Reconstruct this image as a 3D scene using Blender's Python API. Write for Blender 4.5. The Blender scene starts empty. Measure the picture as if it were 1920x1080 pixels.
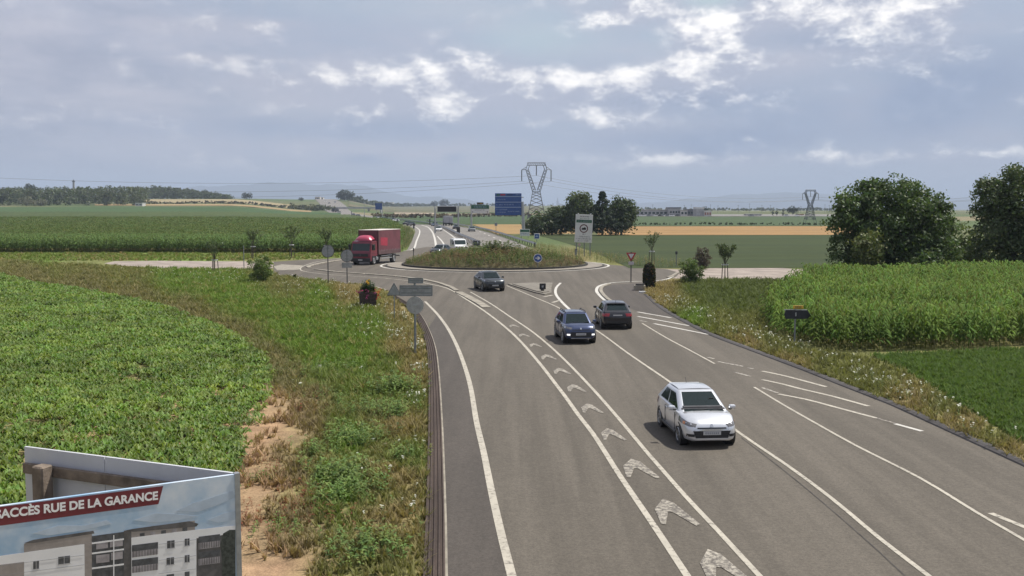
import bpy, bmesh, math, random
import numpy as np
from mathutils import Vector, Matrix
from mathutils.bvhtree import BVHTree

random.seed(7)
rng = np.random.default_rng(11)
scene = bpy.context.scene
col = scene.collection
R = math.radians

# ------------------------------------------------------------------ camera, sky, sun, exposure
CAM_H, FPX = 7.0, 1925.0
PITCH = math.atan(152 / FPX)
cam = bpy.data.cameras.new('camera')
cam.lens = 36 * FPX / 1920
cam.sensor_width = 36
cam.clip_start, cam.clip_end = 0.5, 60000
cam_ob = bpy.data.objects.new('camera', cam)
cam_ob.location = (0, 0, CAM_H)
cam_ob.rotation_euler = (math.pi / 2 - PITCH, 0, 0)
col.objects.link(cam_ob)
scene.camera = cam_ob

SUN_AZ, SUN_EL = R(65), R(59)          # azimuth to the right of the view direction (+Y)
sun = bpy.data.lights.new('sun', 'SUN')
sun.energy, sun.angle, sun.color = 4.6, R(0.53), (1.0, 0.955, 0.88)
sun_ob = bpy.data.objects.new('sun', sun)
sd = Vector((math.sin(SUN_AZ) * math.cos(SUN_EL), math.cos(SUN_AZ) * math.cos(SUN_EL), math.sin(SUN_EL)))
sun_ob.rotation_euler = sd.to_track_quat('Z', 'Y').to_euler()
sun_ob.location = (0, 0, 60)
col.objects.link(sun_ob)

vs = scene.view_settings
vs.view_transform, vs.look, vs.exposure, vs.gamma = 'Standard', 'None', 0.33, 1.0
vs.use_curve_mapping = False
scene.cycles.max_bounces = 5
scene.cycles.diffuse_bounces = 2
scene.cycles.glossy_bounces = 3
scene.cycles.transmission_bounces = 3
scene.cycles.transparent_max_bounces = 6
scene.cycles.volume_bounces = 0
scene.cycles.use_denoising = True
scene.cycles.denoiser = 'OPENIMAGEDENOISE'
scene.cycles.denoising_input_passes = 'RGB_ALBEDO_NORMAL'
scene.cycles.denoising_prefilter = 'ACCURATE'
scene.cycles.sample_clamp_indirect = 4

SKY_STR = 0.093
world = bpy.data.worlds.new('World')
scene.world = world
world.use_nodes = True
wn, wl = world.node_tree.nodes, world.node_tree.links
wn.clear()


class NX:
    """tiny helper that chains math nodes in one node tree"""
    def __init__(s, tree):
        s.t, s.n, s.l = tree, tree.nodes, tree.links

    def put(s, sock, v):
        if hasattr(v, 'is_output') or isinstance(v, bpy.types.NodeSocket):
            s.l.new(v, sock)
        elif isinstance(v, (tuple, list)):
            sock.default_value = tuple(v) if len(v) == len(sock.default_value) else tuple(v) + (1,)
        else:
            sock.default_value = v

    def m(s, op, a, b=0.0, c=None, clamp=False):
        nd = s.n.new('ShaderNodeMath')
        nd.operation = op
        nd.use_clamp = clamp
        s.put(nd.inputs[0], a)
        s.put(nd.inputs[1], b)
        if c is not None:
            s.put(nd.inputs[2], c)
        return nd.outputs[0]

    def vm(s, op, a, b):
        nd = s.n.new('ShaderNodeVectorMath')
        nd.operation = op
        s.put(nd.inputs[0], a)
        s.put(nd.inputs[1], b)
        return nd.outputs[0]

    def noise(s, vec, scale, detail=4, rough=0.55, lac=2.0):
        nd = s.n.new('ShaderNodeTexNoise')
        if vec is not None:
            s.l.new(vec, nd.inputs['Vector'])
        nd.inputs['Scale'].default_value = scale
        nd.inputs['Detail'].default_value = detail
        nd.inputs['Roughness'].default_value = rough
        nd.inputs['Lacunarity'].default_value = lac
        return nd.outputs['Fac']

    def ss(s, v, lo, hi, to0=0.0, to1=1.0):
        nd = s.n.new('ShaderNodeMapRange')
        nd.interpolation_type = 'SMOOTHSTEP'
        s.put(nd.inputs[0], v)
        for k, x in zip((1, 2, 3, 4), (lo, hi, to0, to1)):
            s.put(nd.inputs[k], x)
        return nd.outputs[0]

    def mix(s, f, a, b, mode='MIX'):
        nd = s.n.new('ShaderNodeMix')
        nd.data_type = 'RGBA'
        nd.blend_type = mode
        s.put(nd.inputs[0], f)
        s.put(nd.inputs[6], a)
        s.put(nd.inputs[7], b)
        return nd.outputs[2]


def build_sky():
    x = NX(world.node_tree)
    out = wn.new('ShaderNodeOutputWorld')
    bg = wn.new('ShaderNodeBackground')
    bg.inputs['Strength'].default_value = SKY_STR
    wl.new(bg.outputs[0], out.inputs[0])
    nish = wn.new('ShaderNodeTexSky')
    nish.sky_type = 'NISHITA'
    nish.sun_disc = False
    nish.sun_elevation = SUN_EL
    nish.sun_rotation = SUN_AZ
    nish.altitude = 150
    nish.air_density, nish.dust_density, nish.ozone_density = 1.0, 1.5, 1.0
    tc = wn.new('ShaderNodeTexCoord')
    D = tc.outputs['Generated']
    sep = wn.new('ShaderNodeSeparateXYZ')
    wl.new(D, sep.inputs[0])
    az = x.m('ARCTAN2', sep.outputs[0], sep.outputs[1])
    el = x.m('ARCSINE', sep.outputs[2])

    def blob(px, py, sx, sy, amp):
        a = x.m('DIVIDE', x.m('SUBTRACT', az, (px - 960) / FPX), sx / FPX)
        e = x.m('DIVIDE', x.m('SUBTRACT', el, (388 - py) / FPX), sy / FPX)
        r2 = x.m('ADD', x.m('MULTIPLY', a, a), x.m('MULTIPLY', e, e))
        return x.m('MULTIPLY', x.m('POWER', 2.718, x.m('MULTIPLY', r2, -1.0)), amp)

    def total(lst):
        acc = lst[0]
        for b in lst[1:]:
            acc = x.m('ADD', acc, b)
        return acc

    P = x.vm('MULTIPLY', D, (1.0, 1.0, 1.9))
    up = x.vm('ADD', P, (0.008, 0.0, 0.022))       # towards the sun: bright rims on that side
    big, big2 = x.noise(P, 7.5, 14, 0.63), x.noise(up, 7.5, 14, 0.63)
    mid, mid2 = x.noise(P, 19, 9, 0.62), x.noise(up, 19, 9, 0.62)
    fine = x.noise(P, 30, 7, 0.65)
    wisp = x.noise(x.vm('MULTIPLY', D, (1.0, 1.0, 3.6)), 6.0, 9, 0.62)
    bank = x.noise(x.vm('MULTIPLY', D, (1.0, 1.0, 4.0)), 3.2, 6, 0.55)
    # where the cloud banks of this noon sky stand
    heap = total([blob(1160, 35, 110, 42, .34), blob(1320, 85, 75, 48, .34), blob(1520, 40, 140, 52, .42), blob(1640, 60, 110, 60, .25),
                  blob(780, 190, 190, 58, .30), blob(1180, 160, 230, 42, .30), blob(520, 170, 210, 40, .24), blob(1130, 230, 95, 15, .22), blob(950, 185, 120, 40, .2),
                  blob(1400, 165, 170, 40, .16), blob(1890, 210, 60, 18, .2), blob(30, 245, 60, 12, .18),
                  blob(430, 70, 160, 14, .14), blob(560, 62, 60, 12, .14), blob(430, 125, 90, 9, .16), blob(1280, 302, 300, 15, .2), blob(1700, 300, 260, 14, .2), blob(250, 235, 240, 20, .12)])
    tops = total([blob(1165, 30, 95, 28, .55), blob(1330, 62, 70, 30, .6), blob(1500, 22, 140, 30, .75), blob(600, 140, 230, 16, .38), blob(800, 150, 70, 20, .5), blob(835, 205, 45, 42, .55),
                  blob(1235, 132, 110, 18, .6), blob(1110, 145, 120, 16, .4), blob(1140, 222, 95, 12, .55), blob(1290, 120, 90, 30, .35), blob(1215, 200, 20, 15, .5), blob(1640, 55, 110, 50, .3),
                  blob(430, 122, 90, 8, .4), blob(540, 62, 120, 12, .3), blob(1890, 208, 60, 14, .4), blob(30, 243, 60, 10, .4), blob(1300, 297, 300, 10, .3), blob(1700, 296, 260, 10, .3), blob(950, 165, 60, 20, .25)])
    shade = total([blob(1640, 225, 400, 60, 1.0), blob(780, 248, 260, 26, .9), blob(1290, 272, 240, 24, .8), blob(1270, 195, 150, 18, .45),
                   blob(1820, 160, 240, 60, .7), blob(460, 245, 260, 20, .5), blob(690, 301, 46, 10, .9), blob(853, 298, 18, 10, .9), blob(1530, 95, 150, 20, .6), blob(1330, 290, 60, 14, .4)])
    clear = total([blob(1320, 15, 70, 40, 1.0), blob(1010, 85, 150, 42, .75), blob(1240, 85, 40, 30, .4), blob(800, 25, 420, 35, .4)])
    dens = x.m('SUBTRACT', x.m('ADD', x.m('ADD', x.m('MULTIPLY', big, .8), x.m('MULTIPLY', mid, 0.34)), heap), x.m('MULTIPLY', clear, 0.10))
    cover = x.ss(dens, 0.56, 0.86)
    rim = x.m('ADD', x.m('MULTIPLY', x.m('SUBTRACT', big, big2), 1.6), x.m('MULTIPLY', x.m('SUBTRACT', mid, mid2), 1.7))
    tex = x.m('ADD', x.m('MULTIPLY', x.m('SUBTRACT', mid, 0.5), 1.5), x.m('MULTIPLY', x.m('SUBTRACT', fine, 0.5), 1.1))
    lit = x.ss(x.m('ADD', x.m('ADD', rim, tex), x.m('ADD', x.m('MULTIPLY', tops, .9), -.13)), -0.20, 0.82)
    # veil of high thin cloud in front of the blue
    blue = x.mix(0.62, nish.outputs[0], (4.3, 5.1, 6.2, 1))
    teal = x.mix(x.m('MULTIPLY', clear, 0.8, clamp=True), blue, (4.9, 6.1, 6.3, 1))
    vcol = x.mix(x.ss(az, -0.5, 0.0), (3.2, 3.4, 4.4, 1), (4.1, 4.65, 5.7, 1))
    veil = x.mix(x.ss(wisp, 0.34, 0.66), vcol, (5.1, 5.05, 5.8, 1))
    veil = x.mix(x.m('MULTIPLY', x.ss(bank, 0.42, 0.62), .40), veil, (3.2, 3.75, 5.05, 1))
    base = x.mix(x.m('SUBTRACT', 0.88, x.m('MULTIPLY', clear, 0.7), clamp=True), teal, veil)
    low = x.ss(el, 0.0, 0.045)
    base = x.mix(low, (3.7, 4.55, 5.85, 1), base)
    dark = x.mix(x.ss(fine, .3, .7), (2.55, 3.2, 4.6, 1), (3.15, 3.8, 5.15, 1))
    base = x.mix(x.m('MULTIPLY', shade, x.ss(big, 0.30, 0.58, 0.5, 1.0), clamp=True), base, dark)
    low_c = x.mix(x.m('MULTIPLY', shade, .85, clamp=True), (4.3, 4.6, 5.6, 1), dark)
    cl = x.mix(lit, low_c, (11.0, 10.7, 10.4, 1))
    cl = x.mix(x.ss(az, -0.30, -0.06), x.mix(0.45, cl, (4.5, 4.5, 5.2, 1)), cl)
    fin = x.mix(x.m('MULTIPLY', cover, x.ss(el, 0.02, 0.05)), base, cl)
    # below the horizon: the haze over the plain
    fin = x.mix(x.ss(el, -0.02, 0.0), (2.6, 3.0, 3.4, 1), fin)
    wl.new(fin, bg.inputs['Color'])


build_sky()
world.cycles.sampling_method = 'MANUAL'
world.cycles.sample_map_resolution = 512

# ------------------------------------------------------------------ placing: terrain height and points on the ground
hYl = [0, 300, 500, 700, 900, 1300, 1600, 2200, 4000, 9000, 20000]
hL = [0, 0, 0.8, 3.5, 8, 17, 20, 21, 20, 0, -20]
hYm = [0, 450, 750, 900, 1100, 1350, 1600, 2200, 4000, 9000, 20000]
hM = [0, 0, 1.2, 2.3, 5.3, 9.8, 18.6, 19, 18, 0, -20]
hYc = [0, 1200, 2200, 3500, 5000, 9000, 20000]
hC = [0, 0, 5, 11, 9, -10, -20]
hYr = [0, 1500, 2300, 3500, 5000, 9000, 20000]
hR = [0, 0, -0.5, -6, -14, -20, -20]


def terr(X, Y):
    X, Y = np.asarray(X, float), np.asarray(Y, float)
    Ys = np.maximum(Y, 1.0)
    a = 960 + FPX * X / np.maximum(Ys, 200)
    l, m, c, r = np.interp(Ys, hYl, hL), np.interp(Ys, hYm, hM), np.interp(Ys, hYc, hC), np.interp(Ys, hYr, hR)
    sm = lambda t: (lambda q: q * q * (3 - 2 * q))(np.clip(t, 0, 1))
    t1, t2, t3 = sm((a - 430) / 160), sm((a - 635) / 110), sm((a - 1050) / 160)
    return ((l * (1 - t1) + m * t1) * (1 - t2) + c * t2) * (1 - t3) + r * t3


def ray(px, py):
    u, v = (px - 960) / FPX, (540 - py) / FPX
    c, s = math.cos(PITCH), math.sin(PITCH)
    return np.array([u, c + v * s, -s + v * c])


def G(px, py, z=0.0):
    """point at height z above level ground seen along one direction from the mast"""
    d = ray(px, py)
    t = (z - CAM_H) / d[2]
    return Vector((d[0] * t, d[1] * t, z))


_YS = np.geomspace(15, 16000, 6000)


def T(px, py):
    """first point of the terrain along that direction"""
    d = ray(px, py)
    X = d[0] / d[1] * _YS
    zz = CAM_H + d[2] / d[1] * _YS
    h = terr(X, _YS)
    k = np.argmax(zz < h) if (zz < h).any() else len(_YS) - 1
    return Vector((X[k], _YS[k], h[k]))


def PY(px, py, Y):
    d = ray(px, py)
    t = Y / d[1]
    return Vector((d[0] * t, Y, CAM_H + d[2] * t))


def project(X, Y, Z):
    c, s = math.cos(PITCH), math.sin(PITCH)
    dz = Z - CAM_H
    f = Y * c - dz * s
    v = Y * s + dz * c
    return 960 + FPX * X / f, 540 - FPX * v / f


# ------------------------------------------------------------------ materials
def srgb(r, g, b):
    f = lambda c: c / 12.92 if c <= 0.04045 else ((c + 0.055) / 1.055) ** 2.4
    return (f(r / 255), f(g / 255), f(b / 255))


def mat(name, c, rough=0.6, metal=0.0, var=0.0, scale=3.0, c2=None, bump=0.0, bscale=None, spec=0.5, coat=0.0, emit=None, space='pos', detail=5):
    m = bpy.data.materials.new(name)
    m.use_nodes = True
    x = NX(m.node_tree)
    b = x.n['Principled BSDF']
    b.inputs['Roughness'].default_value = rough
    b.inputs['Metallic'].default_value = metal
    b.inputs['Specular IOR Level'].default_value = spec
    b.inputs['Coat Weight'].default_value = coat
    b.inputs['Coat Roughness'].default_value = 0.06
    b.inputs['Base Color'].default_value = (*c, 1)
    vec = None
    if var or c2 or bump:
        if space == 'pos':
            vec = x.n.new('ShaderNodeNewGeometry').outputs['Position']
        else:
            vec = x.n.new('ShaderNodeTexCoord').outputs['Object']
    if var or c2:
        f = x.ss(x.noise(vec, scale, detail, 0.6), 0.32, 0.68)
        lo = tuple(k * (1 - var) for k in c)
        hi = c2 if c2 else tuple(min(1, k * (1 + var)) for k in c)
        x.l.new(x.mix(f, (*lo, 1), (*hi, 1)), b.inputs['Base Color'])
    if bump:
        bn = x.n.new('ShaderNodeBump')
        bn.inputs['Strength'].default_value = bump
        bn.inputs['Distance'].default_value = 0.02
        x.l.new(x.noise(vec, bscale or scale * 4, 4, 0.6), bn.inputs['Height'])
        x.l.new(bn.outputs[0], b.inputs['Normal'])
    if emit:
        b.inputs['Emission Color'].default_value = (*emit[0], 1)
        b.inputs['Emission Strength'].default_value = emit[1]
    return m


def road_mat(name, c, c2, grain=0.30, patch=0.35):
    m = bpy.data.materials.new(name)
    m.use_nodes = True
    x = NX(m.node_tree)
    b = x.n['Principled BSDF']
    pos = x.n.new('ShaderNodeNewGeometry').outputs['Position']
    slow = x.noise(x.vm('MULTIPLY', pos, (1.0, 0.22, 1.0)), patch, 5, 0.62)
    mid = x.noise(pos, 2.6, 5, 0.7)
    gr = x.m('ADD', x.m('MULTIPLY', x.noise(pos, 38, 3, 0.75), .5), x.m('MULTIPLY', x.noise(pos, 13, 4, 0.8), .5))
    trk = x.noise(x.vm('MULTIPLY', pos, (1.5, 0.05, 1.0)), 1.0, 4, 0.6)     # long wear streaks along the lanes
    f = x.ss(x.m('ADD', x.m('MULTIPLY', trk, 0.5), x.m('ADD', x.m('MULTIPLY', slow, 0.3), x.m('MULTIPLY', mid, 0.2))), 0.38, 0.62)
    base = x.mix(f, (*c, 1), (*c2, 1))
    spots = x.ss(x.noise(x.vm('MULTIPLY', pos, (1.0, 0.5, 1.0)), 0.9, 6, 0.7), 0.62, 0.78)
    base = x.mix(x.m('MULTIPLY', spots, 0.45), base, tuple(k * 0.62 for k in c) + (1,))
    g = x.ss(gr, 0.34, 0.66, 1 - grain, 1 + grain)
    cmb = x.n.new('ShaderNodeCombineColor')
    for k in range(3):
        x.l.new(g, cmb.inputs[k])
    x.l.new(x.mix(1.0, base, cmb.outputs[0], 'MULTIPLY'), b.inputs['Base Color'])
    b.inputs['Roughness'].default_value = 0.85
    b.inputs['Specular IOR Level'].default_value = 0.3
    bn = x.n.new('ShaderNodeBump')
    bn.inputs['Strength'].default_value = 0.35
    bn.inputs['Distance'].default_value = 0.01
    x.l.new(gr, bn.inputs['Height'])
    x.l.new(bn.outputs[0], b.inputs['Normal'])
    return m


def paint_mat(name, paint, under, lo, hi, scale=5.0):
    """road paint worn through to the asphalt in an irregular pattern"""
    m = bpy.data.materials.new(name)
    m.use_nodes = True
    x = NX(m.node_tree)
    b = x.n['Principled BSDF']
    pos = x.n.new('ShaderNodeNewGeometry').outputs['Position']
    n1 = x.noise(pos, scale, 7, 0.72)
    n2 = x.noise(pos, 1.1, 4, 0.6)
    f = x.ss(n1, lo, hi)
    tone = x.mix(x.ss(n2, 0.35, 0.65), tuple(k * 0.84 for k in paint) + (1,), (*paint, 1))
    x.l.new(x.mix(f, tone, (*under, 1)), b.inputs['Base Color'])
    b.inputs['Roughness'].default_value = 0.75
    return m


def veg_mat(name, transl=0.3, rough=0.55, spec=0.35):
    m = bpy.data.materials.new(name)
    m.use_nodes = True
    x = NX(m.node_tree)
    b = x.n['Principled BSDF']
    out = x.n['Material Output']
    at = x.n.new('ShaderNodeAttribute')
    at.attribute_name = 'col'
    x.l.new(at.outputs['Color'], b.inputs['Base Color'])
    b.inputs['Roughness'].default_value = rough
    b.inputs['Specular IOR Level'].default_value = spec
    tr = x.n.new('ShaderNodeBsdfTranslucent')
    x.l.new(x.mix(1.0, at.outputs['Color'], (1.25, 1.35, 0.7, 1), 'MULTIPLY'), tr.inputs['Color'])
    ms = x.n.new('ShaderNodeMixShader')
    ms.inputs[0].default_value = transl
    x.l.new(b.outputs[0], ms.inputs[1])
    x.l.new(tr.outputs[0], ms.inputs[2])
    x.l.new(ms.outputs[0], out.inputs['Surface'])
    return m


def ground_mat(name, bump=0.5, contrast=0.45, scale=1.3, streak=None):
    """soil and turf whose colour zones are stored on the sheet, broken up by noise"""
    m = bpy.data.materials.new(name)
    m.use_nodes = True
    x = NX(m.node_tree)
    b = x.n['Principled BSDF']
    at = x.n.new('ShaderNodeAttribute')
    at.attribute_name = 'col'
    pos = x.n.new('ShaderNodeNewGeometry').outputs['Position']
    if streak:
        pos = x.vm('MULTIPLY', pos, streak)
    n1 = x.noise(pos, scale, 6, 0.7)
    n2 = x.noise(pos, scale * 14, 4, 0.7)
    n3 = x.noise(pos, scale * 0.06, 4, 0.6)
    s = x.m('ADD', x.m('ADD', x.m('MULTIPLY', n1, 0.45), x.m('MULTIPLY', n2, 0.35)), x.m('MULTIPLY', n3, 0.2))
    g = x.ss(s, 0.36, 0.64, 1 - contrast, 1 + contrast)
    cmb = x.n.new('ShaderNodeCombineColor')
    for k in range(3):
        x.l.new(g, cmb.inputs[k])
    x.l.new(x.mix(1.0, at.outputs['Color'], cmb.outputs[0], 'MULTIPLY'), b.inputs['Base Color'])
    b.inputs['Roughness'].default_value = 0.95
    b.inputs['Specular IOR Level'].default_value = 0.1
    bn = x.n.new('ShaderNodeBump')
    bn.inputs['Strength'].default_value = bump
    bn.inputs['Distance'].default_value = 0.05
    x.l.new(n2, bn.inputs['Height'])
    x.l.new(bn.outputs[0], b.inputs['Normal'])
    return m


M = {}
ASPH = (0.094, 0.082, 0.068)
M['road'] = road_mat('asphalt', (0.083, 0.072, 0.057), (0.115, 0.100, 0.080))
M['shoulder'] = road_mat('shoulder_asphalt', (0.060, 0.052, 0.044), (0.078, 0.067, 0.057), 0.34, 0.6)
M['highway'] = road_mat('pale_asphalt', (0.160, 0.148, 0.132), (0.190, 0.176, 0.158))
M['berm'] = road_mat('dark_asphalt', (0.058, 0.054, 0.053), (0.082, 0.075, 0.072), 0.3, 0.8)
M['gutter'] = road_mat('brown_gutter', (0.046, 0.033, 0.027), (0.075, 0.055, 0.045), 0.3, 0.9)
M['concrete'] = mat('pale_concrete', (0.25, 0.225, 0.18), 0.85, var=0.25, scale=1.6, bump=0.3, bscale=25)
M['apron'] = mat('apron_concrete', (0.215, 0.19, 0.155), 0.85, var=0.18, scale=1.2, bump=0.3, bscale=25)
M['splitter'] = mat('splitter_concrete', (0.165, 0.148, 0.120), 0.85, var=.22, scale=1.5, bump=.3, bscale=25)
M['path'] = mat('path_gravel', (0.27, 0.225, 0.19), 0.95, var=0.22, scale=0.5, bump=0.5, bscale=20)
M['paint'] = paint_mat('road_paint', (0.42, 0.385, 0.315), ASPH, 0.49, 0.72, 8)
M['paint_new'] = paint_mat('road_paint_fresh', (0.52, 0.50, 0.45), ASPH, 0.60, 0.78, 7)
M['paint_worn'] = paint_mat('road_paint_worn', (0.39, 0.355, 0.29), ASPH, 0.37, 0.60, 10)
M['paint_old'] = paint_mat('road_paint_old', (0.42, 0.39, 0.33), ASPH, 0.44, 0.60, 6)
M['crack'] = mat('crack_filler', (0.05, 0.044, 0.038), 0.9, var=0.4, scale=2)
M['veg'] = veg_mat('leaf')
M['veg_dull'] = veg_mat('leaf_dull', 0.28, 0.8, 0.12)
M['soil'] = ground_mat('turf_soil')
M['far'] = ground_mat('field_cover', 0.3, 0.22, 0.12, (0.25, 1.0, 1.0))
M['bark'] = mat('bark', (0.075, 0.058, 0.044), 0.95, var=0.4, scale=8, bump=0.6)
M['stake'] = mat('stake_wood', (0.05, 0.042, 0.036), 0.9, var=0.3, scale=6)
M['steel'] = mat('galvanised_steel', (0.36, 0.37, 0.38), 0.45, 0.6, var=0.12, scale=9)
M['pole'] = mat('sign_pole_grey', (0.20, 0.215, 0.22), 0.5, 0.4, var=0.12, scale=7)
M['pole_dark'] = mat('sign_pole_dark', (0.045, 0.047, 0.05), 0.55, 0.3, var=0.2, scale=7)
M['sign_back'] = mat('sign_back_grey', (0.29, 0.295, 0.30), 0.5, 0.3, var=0.14, scale=4)
M['sign_edge'] = mat('sign_rim_dark', (0.06, 0.062, 0.066), 0.5, 0.3)
M['white'] = mat('sign_white', (0.58, 0.58, 0.57), 0.45, var=0.06, scale=3)
M['red'] = mat('sign_red', (0.36, 0.02, 0.025), 0.4, var=0.1, scale=5)
M['dred'] = mat('ring_dark_red', (0.085, 0.012, 0.016), 0.45, var=0.1, scale=5)
M['blue'] = mat('sign_blue', (0.020, 0.065, 0.23), 0.4, var=0.12, scale=2)
M['green'] = mat('sign_green', (0.02, 0.10, 0.055), 0.45, var=0.12, scale=2)
M['yellow'] = mat('sign_yellow', (0.62, 0.38, 0.03), 0.45, var=0.1, scale=4)
M['black'] = mat('matt_black', (0.012, 0.012, 0.013), 0.6)
M['ink'] = mat('print_ink', (0.05, 0.05, 0.06), 0.6)
M['dull_ink'] = mat('print_ink_pale', (0.24, 0.25, 0.27), 0.6)
M['pale_blue'] = mat('sign_print_pale', (0.26, 0.32, 0.46), 0.5)
M['lattice'] = mat('lattice_steel', (0.14, 0.155, 0.17), 0.6, 0.5)
M['cable'] = mat('cable_grey', (0.12, 0.125, 0.13), 0.6, 0.3)
M['tyre'] = mat('tyre_rubber', (0.014, 0.014, 0.015), 0.8, var=0.2, scale=12)
M['rim'] = mat('alloy', (0.32, 0.33, 0.34), 0.35, 0.8)
M['trim'] = mat('black_trim', (0.016, 0.016, 0.017), 0.5)
M['glass'] = mat('car_glass', (0.018, 0.030, 0.030), 0.05, spec=0.5)
gm = bpy.data.materials.new('tinted_glass')
gm.use_nodes = True
_x = NX(gm.node_tree)
_b = _x.n['Principled BSDF']
_b.inputs['Base Color'].default_value = (0.022, 0.034, 0.034, 1)
_b.inputs['Roughness'].default_value = 0.04
_t = _x.n.new('ShaderNodeBsdfTransparent')
_t.inputs['Color'].default_value = (0.50, 0.60, 0.57, 1)
_m = _x.n.new('ShaderNodeMixShader')
_m.inputs[0].default_value = 0.62
_x.l.new(_t.outputs[0], _m.inputs[1])
_x.l.new(_b.outputs[0], _m.inputs[2])
_x.l.new(_m.outputs[0], _x.n['Material Output'].inputs['Surface'])
M['tint'] = gm
M['cabin'] = mat('cabin_grey', (0.06, 0.06, 0.065), 0.8, var=.2, scale=5)
M['lamp'] = mat('lamp_lens', (0.17, 0.165, 0.165), 0.12, 0.2, coat=0.6)
M['led'] = mat('lit_lamp', (0.8, 0.8, 0.8), 0.2, emit=((1.0, 0.98, 0.94), 0.9))
M['tail'] = mat('tail_lens', (0.32, 0.012, 0.02), 0.15, coat=0.5)
M['amber'] = mat('amber_lens', (0.55, 0.20, 0.05), 0.2, coat=0.4)
M['plate'] = mat('plate_white', (0.48, 0.48, 0.47), 0.5)
M['chrome'] = mat('bright_metal', (0.62, 0.62, 0.63), 0.15, 0.95)
M['wood'] = mat('grey_wood', (0.16, 0.125, 0.095), 0.85, var=0.35, scale=4, bump=0.5, bscale=30)
M['board_back'] = mat('board_back', (0.50, 0.505, 0.53), 0.6, var=0.06, scale=1.2)
M['maroon'] = mat('banner_maroon', (0.15, 0.022, 0.03), 0.55, var=0.1, scale=2)
M['wall_pale'] = mat('render_pale', (0.52, 0.51, 0.48), 0.85, var=0.1, scale=0.4)
M['wall_grey'] = mat('render_grey', (0.34, 0.335, 0.335), 0.85, var=0.15, scale=0.4)
M['wall_dark'] = mat('cladding_dark', (0.11, 0.112, 0.125), 0.7, var=0.15, scale=0.5)
M['roof_red'] = mat('roof_tiles', (0.26, 0.12, 0.08), 0.85, var=0.25, scale=0.6)
M['stone_city'] = mat('city_stone', (0.13, 0.125, 0.13), 0.9, var=0.15, scale=0.05)
M['hill'] = mat('wooded_slopes', (0.035, 0.05, 0.04), 0.95, var=0.35, scale=0.003)
M['gravel_dark'] = mat('kerb_dark', (0.035, 0.033, 0.030), 0.9, var=0.3, scale=3)


def paintwork(name, c, rough=0.28, metal=0.35, coat=0.7):
    return mat(name, c, rough, metal, var=0.05, scale=1.5, coat=coat, space='obj')


# ------------------------------------------------------------------ mesh helpers
class MB:
    """collects shapes and links them as ONE mesh object"""
    def __init__(s):
        s.v, s.f = [], []

    def add(s, vs, fs):
        o = len(s.v)
        s.v += [tuple(map(float, p)) for p in vs]
        s.f += [tuple(o + i for i in f) for f in fs]
        return s

    def box(s, cx, cy, cz, sx, sy, sz, rz=0.0, rx=0.0, ry=0.0):
        mtx = Matrix.Translation((cx, cy, cz)) @ Matrix.Rotation(rz, 4, 'Z') @ Matrix.Rotation(ry, 4, 'Y') @ Matrix.Rotation(rx, 4, 'X')
        p = [mtx @ Vector((i * sx / 2, j * sy / 2, k * sz / 2)) for i in (-1, 1) for j in (-1, 1) for k in (-1, 1)]
        return s.add(p, [(0, 1, 3, 2), (4, 6, 7, 5), (0, 4, 5, 1), (2, 3, 7, 6), (0, 2, 6, 4), (1, 5, 7, 3)])

    def bevbox(s, cx, cy, cz, sx, sy, sz, b=0.03, seg=2, rz=0.0, ry=0.0, rx=0.0):
        bm = bmesh.new()
        bmesh.ops.create_cube(bm, size=1)
        bmesh.ops.scale(bm, vec=(sx, sy, sz), verts=bm.verts)
        bmesh.ops.bevel(bm, geom=bm.edges, offset=b, segments=seg, affect='EDGES', profile=0.5)
        mtx = Matrix.Translation((cx, cy, cz)) @ Matrix.Rotation(rz, 4, 'Z') @ Matrix.Rotation(ry, 4, 'Y') @ Matrix.Rotation(rx, 4, 'X')
        bm.verts.index_update()
        s.add([mtx @ v.co for v in bm.verts], [[v.index for v in f.verts] for f in bm.faces])
        bm.free()
        return s

    def cyl(s, a, b, r1, r2=None, n=10, cap=True):
        a, b = Vector(a), Vector(b)
        r2 = r1 if r2 is None else r2
        d = (b - a).normalized()
        q = d.to_track_quat('Z', 'Y')
        vs = []
        for (c, r) in ((a, r1), (b, r2)):
            vs += [c + q @ Vector((math.cos(k * 2 * math.pi / n) * r, math.sin(k * 2 * math.pi / n) * r, 0)) for k in range(n)]
        fs = [(k, (k + 1) % n, n + (k + 1) % n, n + k) for k in range(n)]
        if cap:
            fs += [tuple(range(n - 1, -1, -1)), tuple(range(n, 2 * n))]
        return s.add(vs, fs)

    def tube(s, pts, r, n=6):
        for a, b in zip(pts[:-1], pts[1:]):
            s.cyl(a, b, r, n=n, cap=True)
        return s

    def prism(s, poly, base, ax_u, ax_v, ax_n, t):
        """polygon (u, v) on a plane through base, extruded by t along ax_n"""
        base, U, V, N = Vector(base), Vector(ax_u), Vector(ax_v), Vector(ax_n)
        n = len(poly)
        lo = [base + U * u + V * v for u, v in poly]
        hi = [p + N * t for p in lo]
        return s.add(lo + hi, [tuple(range(n - 1, -1, -1)), tuple(range(n, 2 * n))] + [(k, (k + 1) % n, n + (k + 1) % n, n + k) for k in range(n)])

    def build(s, name, material, parent=None, smooth=False, fix=True):
        me = bpy.data.meshes.new(name)
        me.from_pydata(s.v, [], s.f)
        if fix:
            bm = bmesh.new()
            bm.from_mesh(me)
            bmesh.ops.recalc_face_normals(bm, faces=bm.faces)
            bm.to_mesh(me)
            bm.free()
        me.materials.append(material)
        if smooth:
            me.polygons.foreach_set('use_smooth', [True] * len(me.polygons))
            try:
                me.set_sharp_from_angle(angle=R(38))
            except Exception:
                pass
        ob = bpy.data.objects.new(name, me)
        col.objects.link(ob)
        if parent:
            ob.parent = parent
        return ob


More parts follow.
